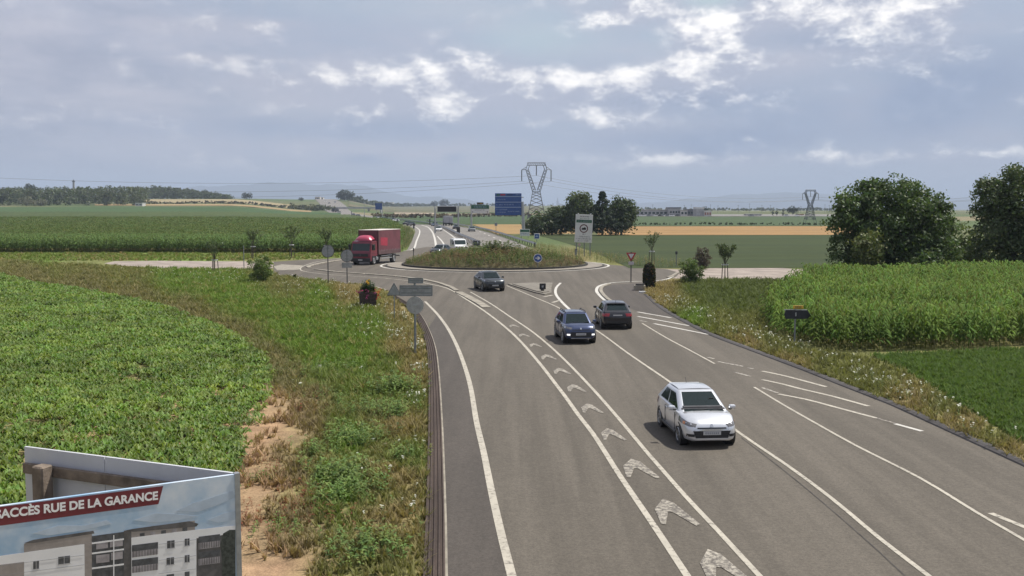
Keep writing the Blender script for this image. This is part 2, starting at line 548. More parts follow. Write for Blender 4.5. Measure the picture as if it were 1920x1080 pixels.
def build_each(mb, name, material, parent=None, smooth=False):
    """one object per separate piece collected in mb"""
    up = list(range(len(mb.v)))

    def find(i):
        while up[i] != i:
            up[i] = up[up[i]]
            i = up[i]
        return i
    for f in mb.f:
        for i in f[1:]:
            up[find(i)] = find(f[0])
    groups = {}
    for f in mb.f:
        groups.setdefault(find(f[0]), []).append(f)
    out = []
    for fs in groups.values():
        ids = sorted({i for f in fs for i in f})
        m = {i: k for k, i in enumerate(ids)}
        one = MB()
        one.v, one.f = [mb.v[i] for i in ids], [tuple(m[i] for i in f) for f in fs]
        out.append(one.build(name, material, parent, smooth))
    return out


def decal(bvh, d, poly, off, name, material, parent, n=6, m=4):
    """thin patch that follows a curved body: poly = 4 points (u, z), LL LR UR UL, cast in along -d"""
    d = Vector(d).normalized()
    p = Vector((-d.y, d.x, 0))
    a, b, c, e = [Vector((q[0], q[1], 0)) for q in poly]
    vs, keep, fs = [], {}, []
    for i in range(n + 1):
        for j in range(m + 1):
            u, v = i / n, j / m
            q = (a + (b - a) * u) * (1 - v) + (e + (c - e) * u) * v
            o = d * 6 + p * q.x + Vector((0, 0, q.y))
            h = bvh.ray_cast(o, -d)
            if h[0] is not None:
                nn = h[1] if h[1].dot(d) > 0 else -h[1]
                keep[(i, j)] = len(vs)
                vs.append(h[0] + nn * off)
    for i in range(n):
        for j in range(m):
            k = [(i, j), (i + 1, j), (i + 1, j + 1), (i, j + 1)]
            if all(q in keep for q in k):
                fs.append(tuple(keep[q] for q in k))
    nv = len(vs)
    back = [v - d * (off + .02) for v in vs]
    mb = MB().add(vs + back, fs + [tuple(nv + i for i in f[::-1]) for f in fs])
    return mb.build(name, material, parent, smooth=True, fix=False)


def tag(o, label, cat, group=None, kind=None):
    o['label'], o['category'] = label, cat
    if group:
        o['group'] = group
    if kind:
        o['kind'] = kind
    return o


def thing(name, label, cat, loc=(0, 0, 0), rz=0.0, group=None):
    o = bpy.data.objects.new(name, None)
    o.empty_display_size = 0.3
    col.objects.link(o)
    o.location, o.rotation_euler = loc, (0, 0, rz)
    return tag(o, label, cat, group)


def structure(o, label, cat='ground'):
    return tag(o, label, cat, kind='structure')


def stuff(o, label, cat):
    return tag(o, label, cat, kind='stuff')


def copy_tree(o, parent=None):
    c = o.copy()
    col.objects.link(c)
    c.parent = parent
    for ch in o.children:
        copy_tree(ch, c)
    return c


def place(o, loc, rz, label, group=None):
    o.location, o.rotation_euler = loc, (0, 0, rz)
    o['label'] = label
    if group:
        o['group'] = group
    return o


def catmull(pts, step):
    """smooth resampled 2-D line through world points"""
    p = [np.array(q[:2], float) for q in pts]
    p = [2 * p[0] - p[1]] + p + [2 * p[-1] - p[-2]]
    out = []
    for k in range(1, len(p) - 2):
        n = max(2, int(np.linalg.norm(p[k + 1] - p[k]) / step))
        for t in np.linspace(0, 1, n, endpoint=False):
            a, b, c, d = p[k - 1], p[k], p[k + 1], p[k + 2]
            out.append(0.5 * ((2 * b) + (-a + c) * t + (2 * a - 5 * b + 4 * c - d) * t * t + (-a + 3 * b - 3 * c + d) * t ** 3))
    out.append(p[-2])
    return np.array(out)


def side_of(line):
    t = np.gradient(line, axis=0)
    t /= np.maximum(np.linalg.norm(t, axis=1, keepdims=True), 1e-9)
    return np.stack([-t[:, 1], t[:, 0]], 1)


def ribbon(mb, line, w, z, profile=None):
    """flat strip, or a swept profile [(offset, height), ...]; offsets run to the left of travel"""
    nrm = side_of(line)
    prof = profile or [(-w / 2, 0), (w / 2, 0)]
    m = len(prof)
    vs, fs = [], []
    zz = z if np.ndim(z) else np.full(len(line), z)
    for i in range(len(line)):
        for (o, h) in prof:
            q = line[i] + nrm[i] * o
            vs.append((q[0], q[1], zz[i] + h))
    for i in range(len(line) - 1):
        for j in range(m - 1):
            fs.append((i * m + j, i * m + j + 1, (i + 1) * m + j + 1, (i + 1) * m + j))
    return mb.add(vs, fs)


def sheet(name, pts, material, z, fill_label, cat):
    """flat polygon sheet through world points"""
    bm = bmesh.new()
    vs = [bm.verts.new((p[0], p[1], z)) for p in pts]
    f = bm.faces.new(vs)
    if f.normal.z < 0:
        f.normal_flip()
    bmesh.ops.triangulate(bm, faces=[f], ngon_method='EAR_CLIP')
    me = bpy.data.meshes.new(name)
    bmesh.ops.recalc_face_normals(bm, faces=bm.faces)
    for q in bm.faces:
        if q.normal.z < 0:
            q.normal_flip()
    bm.to_mesh(me)
    bm.free()
    me.materials.append(material)
    ob = bpy.data.objects.new(name, me)
    col.objects.link(ob)
    return structure(ob, fill_label, cat)


def inside(poly, X, Y):
    poly = np.array([(p[0], p[1]) for p in poly])
    c = np.zeros(len(X), bool)
    j = len(poly) - 1
    for i in range(len(poly)):
        xi, yi, xj, yj = *poly[i], *poly[j]
        cond = ((yi > Y) != (yj > Y)) & (X < (xj - xi) * (Y - yi) / (yj - yi + 1e-12) + xi)
        c ^= cond
        j = i
    return c


def sample(poly, dens, dens_fn=None):
    """random points in a world polygon, dens per square metre"""
    a = np.array([(p[0], p[1]) for p in poly])
    lo, hi = a.min(0), a.max(0)
    n = int((hi[0] - lo[0]) * (hi[1] - lo[1]) * dens)
    X, Y = rng.uniform(lo[0], hi[0], n), rng.uniform(lo[1], hi[1], n)
    k = inside(poly, X, Y)
    X, Y = X[k], Y[k]
    if dens_fn is not None:
        k = rng.random(len(X)) < dens_fn(X, Y)
        X, Y = X[k], Y[k]
    return X, Y


def raw_mesh(name, V, F, C, material, parent=None):
    me = bpy.data.meshes.new(name)
    k = F.shape[1]
    me.vertices.add(len(V))
    me.vertices.foreach_set('co', np.ascontiguousarray(V, np.float32).ravel())
    me.loops.add(F.size)
    me.loops.foreach_set('vertex_index', np.ascontiguousarray(F, np.int32).ravel())
    me.polygons.add(len(F))
    me.polygons.foreach_set('loop_start', np.arange(0, F.size, k, dtype=np.int32))
    me.update(calc_edges=True)
    if C is not None:
        at = me.attributes.new('col', 'FLOAT_COLOR', 'POINT')
        at.data.foreach_set('color', np.ascontiguousarray(np.hstack([C, np.ones((len(C), 1))]), np.float32).ravel())
    me.materials.append(material)
    ob = bpy.data.objects.new(name, me)
    col.objects.link(ob)
    if parent:
        ob.parent = parent
    return ob


def scatter(name, templates, X, Y, Z, scale, cols, material, hscale=None, parent=None, tilt=0.0):
    """templates: list of (verts, tris, vertex colour or nan rows -> use the plant's own colour)"""
    n = len(X)
    which = rng.integers(0, len(templates), n)
    Vs, Fs, Cs, off = [], [], [], 0
    ang = rng.uniform(0, 2 * math.pi, n)
    hs = np.ones(n) if hscale is None else hscale
    for t, (tv, tf, tcol) in enumerate(templates):
        k = np.where(which == t)[0]
        if not len(k):
            continue
        c, s = np.cos(ang[k])[:, None], np.sin(ang[k])[:, None]
        sx = scale[k][:, None]
        vx = (tv[:, 0] * c - tv[:, 1] * s) * sx + X[k][:, None]
        vy = (tv[:, 0] * s + tv[:, 1] * c) * sx + Y[k][:, None]
        vz = tv[:, 2] * sx * hs[k][:, None] + Z[k][:, None]
        if tilt:
            lx, ly = rng.normal(0, tilt, len(k))[:, None], rng.normal(0, tilt, len(k))[:, None]
            vx, vy = vx + lx * (vz - Z[k][:, None]), vy + ly * (vz - Z[k][:, None])
        Vs.append(np.stack([vx, vy, vz], 2).reshape(-1, 3))
        Fs.append((tf[None] + (np.arange(len(k)) * len(tv))[:, None, None] + off).reshape(-1, tf.shape[1]))
        cc = np.repeat(cols[k][:, None, :], len(tv), 1).copy()
        own = ~np.isnan(tcol[:, 0])
        if own.any():
            cc[:, own, :] = tcol[own][None]
        sh = tcol[:, 1].copy()
        Cs.append(cc.reshape(-1, 3))
        off += len(k) * len(tv)
    return raw_mesh(name, np.vstack(Vs), np.vstack(Fs), np.clip(np.vstack(Cs), 0, 1), material, parent)


NANROW = (np.nan, np.nan, np.nan)


def blade_template(n, h, w, lean, rnd):
    V, F = [], []
    for i in range(n):
        a = rnd.uniform(0, 2 * math.pi)
        hh = h * rnd.uniform(0.55, 1.0)
        ln = lean * rnd.uniform(0.3, 1.2) * hh
        bx, by = rnd.uniform(-.5, .5) * w * 3, rnd.uniform(-.5, .5) * w * 3
        dx, dy = math.cos(a), math.sin(a)
        px, py = -dy * w / 2, dx * w / 2
        o = len(V)
        V += [(bx - px, by - py, 0), (bx + px, by + py, 0), (bx + dx * ln * .4 + px * .8, by + dy * ln * .4 + py * .8, hh * .6),
              (bx + dx * ln * .4 - px * .8, by + dy * ln * .4 - py * .8, hh * .6), (bx + dx * ln, by + dy * ln, hh)]
        F += [(o, o + 1, o + 2), (o, o + 2, o + 3), (o + 3, o + 2, o + 4)]
    return np.array(V), np.array(F), np.array([NANROW] * len(V))


def broad_template(n, r, h, lw, rnd, arch=0.5):
    """rosette of broad leaves: each rises, arches over and ends in a point"""
    V, F = [], []
    for i in range(n):
        a = i * 2 * math.pi / n + rnd.uniform(-.5, .5)
        L = r * rnd.uniform(.65, 1.1)
        hh = h * rnd.uniform(.6, 1.1)
        w = lw * rnd.uniform(.7, 1.2)
        dx, dy = math.cos(a), math.sin(a)
        px, py = -dy * w / 2, dx * w / 2
        tw = rnd.uniform(-.4, .4) * w
        o = len(V)
        V += [(dx * L * .15, dy * L * .15, hh * .3), (dx * L * .55 + px, dy * L * .55 + py, hh + tw), (dx * L * .55 - px, dy * L * .55 - py, hh - tw),
              (dx * L * .6, dy * L * .6, hh * .88), (dx * L, dy * L, hh * (1 - arch))]
        F += [(o, o + 3, o + 1), (o, o + 2, o + 3), (o + 1, o + 3, o + 4), (o + 3, o + 2, o + 4)]
    return np.array(V), np.array(F), np.array([NANROW] * len(V))


def corn_template(rnd, leaves=12, h=2.1, tassel=True):
    V, F, C = [], [], []

    def q(vs, fs, c):
        o = len(V)
        V.extend(vs)
        C.extend([c] * len(vs))
        F.extend([tuple(o + i for i in f) for f in fs])
    q([(-.015, 0, 0), (.015, 0, 0), (.01, 0, h * .9), (-.01, 0, h * .9), (0, -.015, 0), (0, .015, 0), (0, .01, h * .9), (0, -.01, h * .9)],
      [(0, 1, 2), (0, 2, 3), (4, 5, 6), (4, 6, 7)], (0.10, 0.13, 0.035))
    a0 = rnd.uniform(0, 6.28)
    for i in range(leaves):
        t = (i + .8) / leaves
        z = h * (0.02 + 0.88 * t)
        a = a0 + (i % 2) * math.pi + rnd.uniform(-.6, .6)
        L = (0.75 - 0.35 * abs(t - .45)) * rnd.uniform(.8, 1.15)
        w = .115 * rnd.uniform(.8, 1.2)
        dx, dy = math.cos(a), math.sin(a)
        px, py = -dy * w / 2, dx * w / 2
        up = rnd.uniform(.18, .42)
        dr = rnd.uniform(-.25, .15)
        c = NANROW if t > 0.14 else (0.14, 0.13, 0.05)
        q([(0, 0, z), (dx * L * .45 + px, dy * L * .45 + py, z + up), (dx * L * .45 - px, dy * L * .45 - py, z + up), (dx * L * .75, dy * L * .75, z + up * .85 + dr * .3),
           (dx * L, dy * L, z + up * .3 + dr)], [(0, 1, 2), (1, 3, 2), (1, 4, 3), (3, 4, 2)], c)
    if tassel:
        for k in range(3):
            a = rnd.uniform(0, 6.28)
            q([(-.012, 0, h * .9), (.012, 0, h * .9), (math.cos(a) * .12, math.sin(a) * .12, h * 1.06)], [(0, 1, 2)], (0.22, 0.19, 0.08))
    return np.array(V), np.array(F), np.array(C, float)


def weed_template(rnd, h=1.0, n=10, head=None):
    """upright stem with narrow leaves, optionally flower heads on top"""
    V, F, C = [], [], []

    def q(vs, fs, c):
        o = len(V)
        V.extend(vs)
        C.extend([c] * len(vs))
        F.extend([tuple(o + i for i in f) for f in fs])
    lean = rnd.uniform(-.15, .15)
    q([(-.012, 0, 0), (.012, 0, 0), (lean * h, 0, h)], [(0, 1, 2)], NANROW)
    q([(0, -.012, 0), (0, .012, 0), (lean * h, 0, h)], [(0, 1, 2)], NANROW)
    for i in range(n):
        z = h * rnd.uniform(.12, .98)
        a = rnd.uniform(0, 6.28)
        L = h * rnd.uniform(.14, .30)
        w = L * .42
        dx, dy = math.cos(a), math.sin(a)
        px, py = -dy * w / 2, dx * w / 2
        x0 = lean * z
        q([(x0, 0, z), (x0 + dx * L * .5 + px, dy * L * .5 + py, z + L * .35), (x0 + dx * L * .5 - px, dy * L * .5 - py, z + L * .35), (x0 + dx * L, dy * L, z + L * .25)],
          [(0, 1, 2), (1, 3, 2)], NANROW)
    if head:
        for i in range(5):
            a = rnd.uniform(0, 6.28)
            d = rnd.uniform(0, .14) * h
            s = rnd.uniform(.020, .034)
            cx, cy, cz = lean * h + math.cos(a) * d, math.sin(a) * d, h * rnd.uniform(.88, 1.05)
            q([(cx - s, cy - s, cz), (cx + s, cy - s, cz), (cx + s, cy + s, cz + .015), (cx - s, cy + s, cz + .015)], [(0, 1, 2), (0, 2, 3)], head)
    return np.array(V), np.array(F), np.array(C, float)


def leaf_cloud(cent, rad, per, size, base, rnd_col=0.25, flat=1.0):
    """leaf faces spread over clumps: cent (n,3), rad (n,), per leaves on each"""
    n = len(cent)
    N = n * per
    d = rng.normal(size=(N, 3))
    d[:, 2] = np.where(rng.random(N) < 0.7, np.abs(d[:, 2]), d[:, 2])
    d /= np.linalg.norm(d, axis=1, keepdims=True)
    rr = np.repeat(rad, per) * rng.uniform(0.25, 1.08, N) ** 0.6
    c = np.repeat(cent, per, 0) + d * rr[:, None] * np.array([1, 1, flat])
    nrm = d + rng.normal(0, 0.65, (N, 3))
    nrm /= np.linalg.norm(nrm, axis=1, keepdims=True)
    ref = rng.normal(size=(N, 3))
    u = np.cross(nrm, ref)
    u /= np.maximum(np.linalg.norm(u, axis=1, keepdims=True), 1e-6)
    v = np.cross(nrm, u)
    s = (size * rng.uniform(.6, 1.35, N))[:, None]
    V = np.stack([c - u * s * .5, c + v * s * .32, c + u * s * .5, c - v * s * .32], 1).reshape(-1, 3)
    F = (np.arange(N) * 4)[:, None] + np.array([[0, 1, 2, 3]])
    clump = np.repeat(rng.uniform(1 - rnd_col, 1 + rnd_col, n), per) * rng.uniform(.8, 1.2, N)
    C = np.asarray(base)[None] * clump[:, None]
    C[:, 0] *= rng.uniform(.85, 1.2, N)
    return V, F, np.repeat(C, 4, 0)


def crown_clumps(lobes, n, fill=0.35):
    """clump centres near the surface of several ellipsoid lobes (cx,cy,cz,rx,ry,rz)"""
    L = np.array(lobes, float)
    w = (L[:, 3] * L[:, 4] * L[:, 5]) ** (2 / 3)
    k = rng.choice(len(L), n, p=w / w.sum())
    d = rng.normal(size=(n, 3))
    d /= np.linalg.norm(d, axis=1, keepdims=True)
    r = np.where(rng.random(n) < fill, rng.uniform(.2, .8, n), rng.uniform(.78, 1.06, n))
    p = L[k, :3] + d * r[:, None] * L[k, 3:]
    p[:, 2] = np.maximum(p[:, 2], 0.25)
    return p


def tree(name, label, cat, loc, lobes, trunk_h, trunk_r, n, clump_r, per, leaf, base, group=None, limbs=6, rc=0.28):
    t = thing(name, label, cat, loc, 0, group)
    mb = MB()
    top = Vector((0, 0, trunk_h))
    mb.cyl((0, 0, -.1), top, trunk_r, trunk_r * .62, 8)
    for k in range(limbs):
        lb = lobes[k % len(lobes)]
        e = Vector((lb[0] + random.uniform(-.4, .4) * lb[3], lb[1] + random.uniform(-.4, .4) * lb[4], lb[2] + random.uniform(-.1, .6) * lb[5]))
        mid = top.lerp(e, .5) + Vector((0, 0, .08 * trunk_h))
        mb.cyl(top - Vector((0, 0, random.uniform(0, .3) * trunk_h)), mid, trunk_r * .5, trunk_r * .3, 6)
        mb.cyl(mid, e, trunk_r * .3, trunk_r * .08, 5)
    mb.build('trunk', M['bark'], t)
    cent = crown_clumps(lobes, n)
    V, F, C = leaf_cloud(cent, clump_r * rng.uniform(.6, 1.3, n), per, leaf, base, rc)
    V[:, 2] = np.maximum(V[:, 2], 0.03)
    raw_mesh('crown', V, F, C, M['veg'], t)
    return t


# ------------------------------------------------------------------ colour zones of the open ground (surface colours)
KG, KG2, KGp = (0.124, 0.190, 0.036), (0.130, 0.168, 0.044), (0.130, 0.220, 0.036)
KD, KS, KB = (0.160, 0.162, 0.060), (0.240, 0.190, 0.092), (0.168, 0.155, 0.072)
KR, KDR, KW = (0.33, 0.215, 0.13), (0.205, 0.160, 0.088), (0.120, 0.135, 0.065)
KO = (0.098, 0.120, 0.042)
ZONES = [(60, 520, KB), (150, 535, KB), (250, 560, KB), (350, 592, KB), (440, 630, KB), (515, 668, KB), (545, 700, KB), (120, 500, KD), (250, 515, KD),
         (330, 520, KG), (420, 545, KG), (480, 575, KG), (550, 600, KG), (620, 620, KG), (680, 640, KG), (600, 560, KG), (540, 540, KD), (650, 550, KS),
         (740, 590, KS), (700, 600, KG), (762, 650, KS), (785, 700, KS), (720, 690, KG2), (660, 680, KG), (600, 680, KG), (570, 650, KG), (640, 650, KG),
         (480, 760, KR), (460, 830, KR), (500, 800, KR), (520, 850, KDR), (560, 770, KDR), (600, 740, KDR), (560, 900, KDR), (470, 900, KR), (500, 960, KDR),
         (480, 1050, KR), (560, 1030, KDR), (640, 740, KG2), (690, 740, KG2), (660, 830, KGp), (640, 930, KGp), (590, 850, KD), (740, 800, KS), (740, 900, KS),
         (760, 980, KS), (700, 980, KS), (680, 1040, KD), (620, 1010, KD), (770, 860, KG2), (700, 850, KD), (700, 780, KD), (745, 740, KG2), (640, 1080, KD),
         (520, 720, KB), (300, 490, KG), (500, 480, KD), (700, 478, KG), (100, 482, KG),
         (640, 800, KG2), (620, 960, KG2), (500, 740, KR), (530, 775, KR), (515, 830, KR), (490, 860, KR), (540, 825, KR), (530, 925, KR), (500, 1000, KR), (560, 975, KDR), (470, 960, KR), (530, 1060, KR), (580, 800, KDR), (700, 930, KD), (610, 900, KG), (660, 990, KG2), (545, 640, KG), (600, 720, KG2),
         (1250, 565, KS), (1300, 595, KG), (1350, 600, KD), (1400, 648, KS), (1450, 640, KD), (1350, 560, KO), (1300, 545, KO), (1420, 560, KO), (1390, 580, KO), (1460, 548, KO), (1500, 650, KD),
         (1480, 690, KS), (1560, 690, KD), (1620, 735, KD), (1700, 760, KS), (1800, 800, KS), (1900, 858, KS), (1650, 690, KD), (1780, 760, KD), (1880, 810, KD),
         (1600, 670, KD), (1400, 600, KD), (1280, 575, KD), (1230, 560, KS), (1240, 540, KS), (1150, 480, KD), (1250, 492, KD), (1400, 530, KO), (1480, 540, KO), (1020, 470, KD), (1060, 478, KS)]
_ZP = np.array([[z[0], z[1]] for z in ZONES], float)
_ZC = np.array([z[2] for z in ZONES], float)


def zone_col(X, Y):
    px, py = project(np.asarray(X, float), np.asarray(Y, float), 0.0)
    out = np.zeros((len(px), 3))
    for s in range(0, len(px), 4000):
        dx = px[s:s + 4000, None] - _ZP[None, :, 0]
        dy = (py[s:s + 4000, None] - _ZP[None, :, 1]) * 1.6
        w = 1 / (dx * dx + dy * dy + 300) ** 2.2
        out[s:s + 4000] = (w @ _ZC) / w.sum(1, keepdims=True)
    return out

# ------------------------------------------------------------------ the ground sheet
def axis(near, step, far, growth):
    p = list(np.arange(0, near + .01, step))
    d = step
    while p[-1] < far:
        d *= growth
        p.append(p[-1] + d)
    p[-1] = far
    return p


def far_col(X, Y):
    a = 960 + FPX * X / np.maximum(Y, 200)
    n = np.sin(Y / 170 + np.sin(a / 210) * 1.3)
    c = np.where((n > 0.2)[:, None], np.array([[0.105, 0.115, 0.052]]), np.array([[0.085, 0.115, 0.048]]))
    return np.where((n < -0.75)[:, None], np.array([[0.19, 0.165, 0.095]]), c)


def build_ground():
    xs = axis(60, 1.5, 16000, 1.13)
    xs = np.array([-v for v in xs[:0:-1]] + xs)
    ys = np.array([-v for v in axis(0, 10, 600, 1.6)[:0:-1]] + axis(160, 1.5, 15800, 1.045))
    XX, YY = np.meshgrid(xs, ys)
    X, Y = XX.ravel(), YY.ravel()
    Z = terr(X, Y)
    zc, fc = zone_col(X, np.maximum(Y, 17)), far_col(X, Y)
    t = np.clip((Y - 140) / 60, 0, 1)[:, None]
    C = zc * (1 - t) + fc * t
    nx = len(xs)
    i = (np.arange(len(ys) - 1)[:, None] * nx + np.arange(nx - 1)[None]).ravel()
    F = np.stack([i, i + 1, i + nx + 1, i + nx], 1)
    ob = raw_mesh('ground', np.stack([X, Y, Z], 1), F, C, M['soil'])
    structure(ob, 'open grassy ground and plain running to the horizon', 'ground')


build_ground()


def field(label, px0, px1, pyb, pyt, c, slope=0.0, name='field', m='far', lift=0.0, c2=None, n=14, cat='field', px0b=None, px1b=None):
    """crop parcel between two bearings and two distances, laid on the terrain"""
    mid = (px0 + px1) / 2
    Y0, Y1 = T(mid, pyb)[1], T(mid, pyt)[1]
    vs, cs = [], []
    px0b, px1b = px0 if px0b is None else px0b, px1 if px1b is None else px1b
    for k, y in enumerate(np.geomspace(Y0, Y1, n)):
        t = k / (n - 1)
        for a in np.linspace(px0b + (px0 - px0b) * t, px1b + (px1 - px1b) * t, 12):
            yy = y * (1 + slope * (a - mid) / 1000)
            x = (a - 960) / FPX * yy
            vs.append((x, yy, float(terr(x, yy)) + lift + 0.04 + max(0, yy - 200) * 2.5e-4))
            cs.append(c if not c2 or (k * 2 // 3) % 2 else c2)
    i = (np.arange(n - 1)[:, None] * 12 + np.arange(11)[None]).ravel()
    F = np.stack([i, i + 1, i + 13, i + 12], 1)
    ob = raw_mesh(name, np.array(vs), F, np.array(cs), M[m])
    return structure(ob, label, cat)


field('golden stubble field behind the green field on the right', 1120, 1620, 441, 424.5, (0.305, 0.195, 0.085), 0.02, c2=(0.265, 0.165, 0.075))
field('golden stubble strip beside the motorway guard rail', 885, 1080, 439, 421, (0.28, 0.19, 0.088), 0.05, px0b=930)
field('low green crop between the side road and the stubble', 1010, 1640, 503, 441.5, (0.040, 0.054, 0.024), 0.02, c2=(0.046, 0.060, 0.024), px0b=1180)
field('bright green meadow in front of the low sheds', 1130, 1640, 424, 406.5, (0.062, 0.090, 0.042), 0.02)
field('green meadow beyond the motorway under the blue sign', 700, 1100, 421, 405, (0.058, 0.088, 0.040), 0.0)
field('grey yard strip in front of the low sheds', 1130, 1640, 406, 402, (0.20, 0.19, 0.175), 0.0)
field('far green strip behind the maize on the left', -400, 640, 401, 388.5, (0.055, 0.095, 0.036), 0.0, px1b=640)
field('pale brown stubble below the wood on the left', 180, 585, 386, 383, (0.27, 0.20, 0.105), 0.0)
field('straw coloured field on the slope right of the wood', 272, 590, 380.5, 374, (0.31, 0.25, 0.14), 0.0, c2=(0.28, 0.235, 0.14))
field('olive field on the slope right of the far road', 655, 1010, 398, 386.5, (0.085, 0.105, 0.05), 0.0, c2=(0.14, 0.125, 0.075))
field('pale track strip crossing the far fields', 740, 815, 401.5, 399, (0.33, 0.27, 0.20), -0.4)

# ------------------------------------------------------------------ asphalt
Z_HW, Z_RD, Z_PT, Z_LN = 0.012, 0.020, 0.024, 0.029
left_edge = [(835, 1080), (833, 950), (828, 800), (822, 700), (815, 650), (802, 615), (787, 590), (768, 572), (742, 556), (727, 545), (706, 539), (677, 533),
             (650, 532), (615, 527), (560, 522), (530, 518), (513, 510)]
right_berm = [(1207, 553), (1234, 577), (1275, 602), (1331, 630), (1410, 660), (1500, 694), (1575, 724), (1669, 761), (1762, 804), (1920, 877)]
LE = [G(*p) for p in left_edge]
LE_out = [LE[0] + (LE[0] - LE[1]) * 2.6] + LE
RB = [G(*p) for p in right_berm]
RB_out = RB + [RB[-1] + (RB[-1] - RB[-2]) * 1.6]
mid_pts = [(513, 491), (560, 488), (640, 484), (690, 480), (745, 474), (762, 470), (800, 463), (870, 464), (960, 466), (1003, 470), (1040, 481), (1075, 488), (1125, 495),
           (1207, 502), (1250, 505), (1275, 512), (1268, 519), (1245, 527), (1222, 535), (1206, 543)]
outline = LE_out + [G(*p) for p in mid_pts] + RB_out
outline = outline + [Vector((RB_out[-1].x + 3, 4.0, 0)), Vector((LE_out[0].x - 0.2, 4.0, 0))]
sheet('road', outline, M['road'], Z_RD, 'grey asphalt approach road and roundabout carriageway', 'road')

shl = [(835, 1080), (833, 950), (828, 800), (822, 700), (815, 650), (803, 617)]
shr = [(820, 590), (838, 615), (856, 650), (870, 690), (881, 730), (891, 790), (904, 850), (918, 920), (936, 1000), (956, 1080)]
sl, sr = [G(*p) for p in shl], [G(*p) for p in shr]
sheet('road_shoulder', [sl[0] + (sl[0] - sl[1]) * 2.4] + sl + sr + [sr[-1] + (sr[-1] - sr[-2]) * 4.5], M['shoulder'], Z_PT, 'darker asphalt shoulder between brown gutter and white edge line', 'road')
sheet('pavement', [G(*p) for p in [(1124, 541), (1150, 534), (1206, 531), (1206, 543), (1212, 556), (1238, 578), (1268, 596), (1215, 588), (1190, 582), (1158, 570), (1136, 557)]],
      M['shoulder'], Z_PT, 'darker asphalt apron between right lane kerb and verge', 'road')

sheet('path', [G(*p) for p in [(512, 503), (455, 505), (400, 505), (300, 503), (235, 500), (195, 494), (215, 490), (300, 489), (400, 490), (460, 490), (513, 491)]],
      M['path'], Z_HW, 'pale gravel farm track leaving the roundabout to the left', 'path')
sheet('path', [G(*p) for p in [(1222, 503), (1290, 506), (1320, 505), (1345, 500), (1384, 498.5), (1450, 501), (1538, 509), (1531, 522), (1465, 525), (1365, 523), (1300, 524), (1262, 522)]],
      M['path'], Z_HW, 'pale gravel farm track leaving the roundabout to the right', 'path')
sheet('road_patch', [G(*p) for p in [(513, 500), (528, 496), (568, 498), (560, 506), (520, 507)]], M['concrete'], Z_PT, 'pale worn paint block where the left track joins', 'road')

# raised edges: brown ribbed gutter on the left, dark asphalt berm on the right
gut = catmull(LE_out[:10], 0.6)
mb = MB()
prof = [(0.0, -0.02), (0.0, .055), (.035, .07), (.05, .035), (.085, .035), (.10, .075), (.135, .075), (.15, .04), (.185, .04), (.20, .075), (.235, .075), (.25, .04), (.285, .04),
        (.30, .085), (.335, .085), (.35, .05), (.385, .09), (.42, .09), (.43, -0.02)]
ribbon(mb, gut, 0, 0.02, prof)
structure(mb.build('kerb', M['gutter'], fix=False), 'brown ribbed edge gutter along left side of the road', 'kerb')
mb = MB()
ribbon(mb, gut, 0, Z_LN, [(-0.05, 0.0), (0.0, 0.0)])
structure(mb.build('road_joint', M['concrete'], fix=False), 'thin pale joint line along the brown gutter', 'kerb')
ber = catmull(RB_out, 0.8)
mb = MB()
ribbon(mb, ber, 0, 0.02, [(-.0, -.02), (.04, .035), (.14, .07), (.26, .07), (.34, .04), (.44, .03), (.48, -.02)])
structure(mb.build('kerb', M['berm'], fix=False), 'dark raised asphalt berm along right side of the road', 'kerb')
far_edge = catmull([G(*p) for p in left_edge[9:]], 0.8)
mb = MB()
ribbon(mb, far_edge, 0, 0.02, [(-.02, -.02), (-.02, .05), (.16, .05), (.18, -.02)])
structure(mb.build('kerb', M['concrete'], fix=False), 'pale flush kerb along outer edge of slip lane', 'kerb')

# ------------------------------------------------------------------ dual carriageway running away over the plain
near_e = [(755, 474), (764, 468), (771, 455), (775.5, 443), (779, 435), (777, 429.5), (768, 424), (750, 420), (718, 415.5), (693, 411.5), (660, 407), (640, 404.3), (622, 401)]
far_e = [(1010, 474), (997, 467), (972, 455), (945, 445), (922, 437), (897, 430.5), (863, 424.5), (830, 419.5), (795, 414.5), (755, 410.5), (718, 407), (690, 404.2), (668, 401)]


def hz(x, y):
    return float(terr(x, y)) + 0.012 + max(0.0, y - 420) * 3.0e-4


def resamp(pts, n):
    p = np.array(pts, float)
    s = np.concatenate([[0], np.cumsum(np.linalg.norm(np.diff(p, axis=0), axis=1))])
    u = np.linspace(0, s[-1], n)
    return np.stack([np.interp(u, s, p[:, k]) for k in (0, 1)], 1)


def wpts(pts):
    return [T(*p) for p in pts]


A_, B_ = wpts(near_e), wpts(far_e)
hill_rows = [(900, 615, 661), (1010, 608, 655), (1100, 606, 652), (1220, 603, 650), (1350, 601, 646), (1480, 596, 638), (1600, 591, 629), (1700, 588, 622)]
A_ += [PY(a, 388, y) for y, a, b in hill_rows]
B_ += [PY(b, 388, y) for y, a, b in hill_rows]
def dense(pts, k=6):
    out = []
    for a, b in zip(pts[:-1], pts[1:]):
        out += [a.lerp(b, j / k) for j in range(k)]
    return out + [pts[-1]]
A_, B_ = dense(A_), dense(B_)
vs, fs = [], []
for a, b in zip(A_, B_):
    for j in range(7):
        q = a.lerp(b, j / 6)
        vs.append((q.x, q.y, hz(q.x, q.y)))
for i in range(len(A_) - 1):
    for j in range(6):
        fs.append((i * 7 + j, i * 7 + j + 1, (i + 1) * 7 + j + 1, (i + 1) * 7 + j))
mb = MB()
mb.add(vs, fs)
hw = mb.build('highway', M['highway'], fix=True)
structure(hw, 'pale dual carriageway curving left over the plain', 'road')


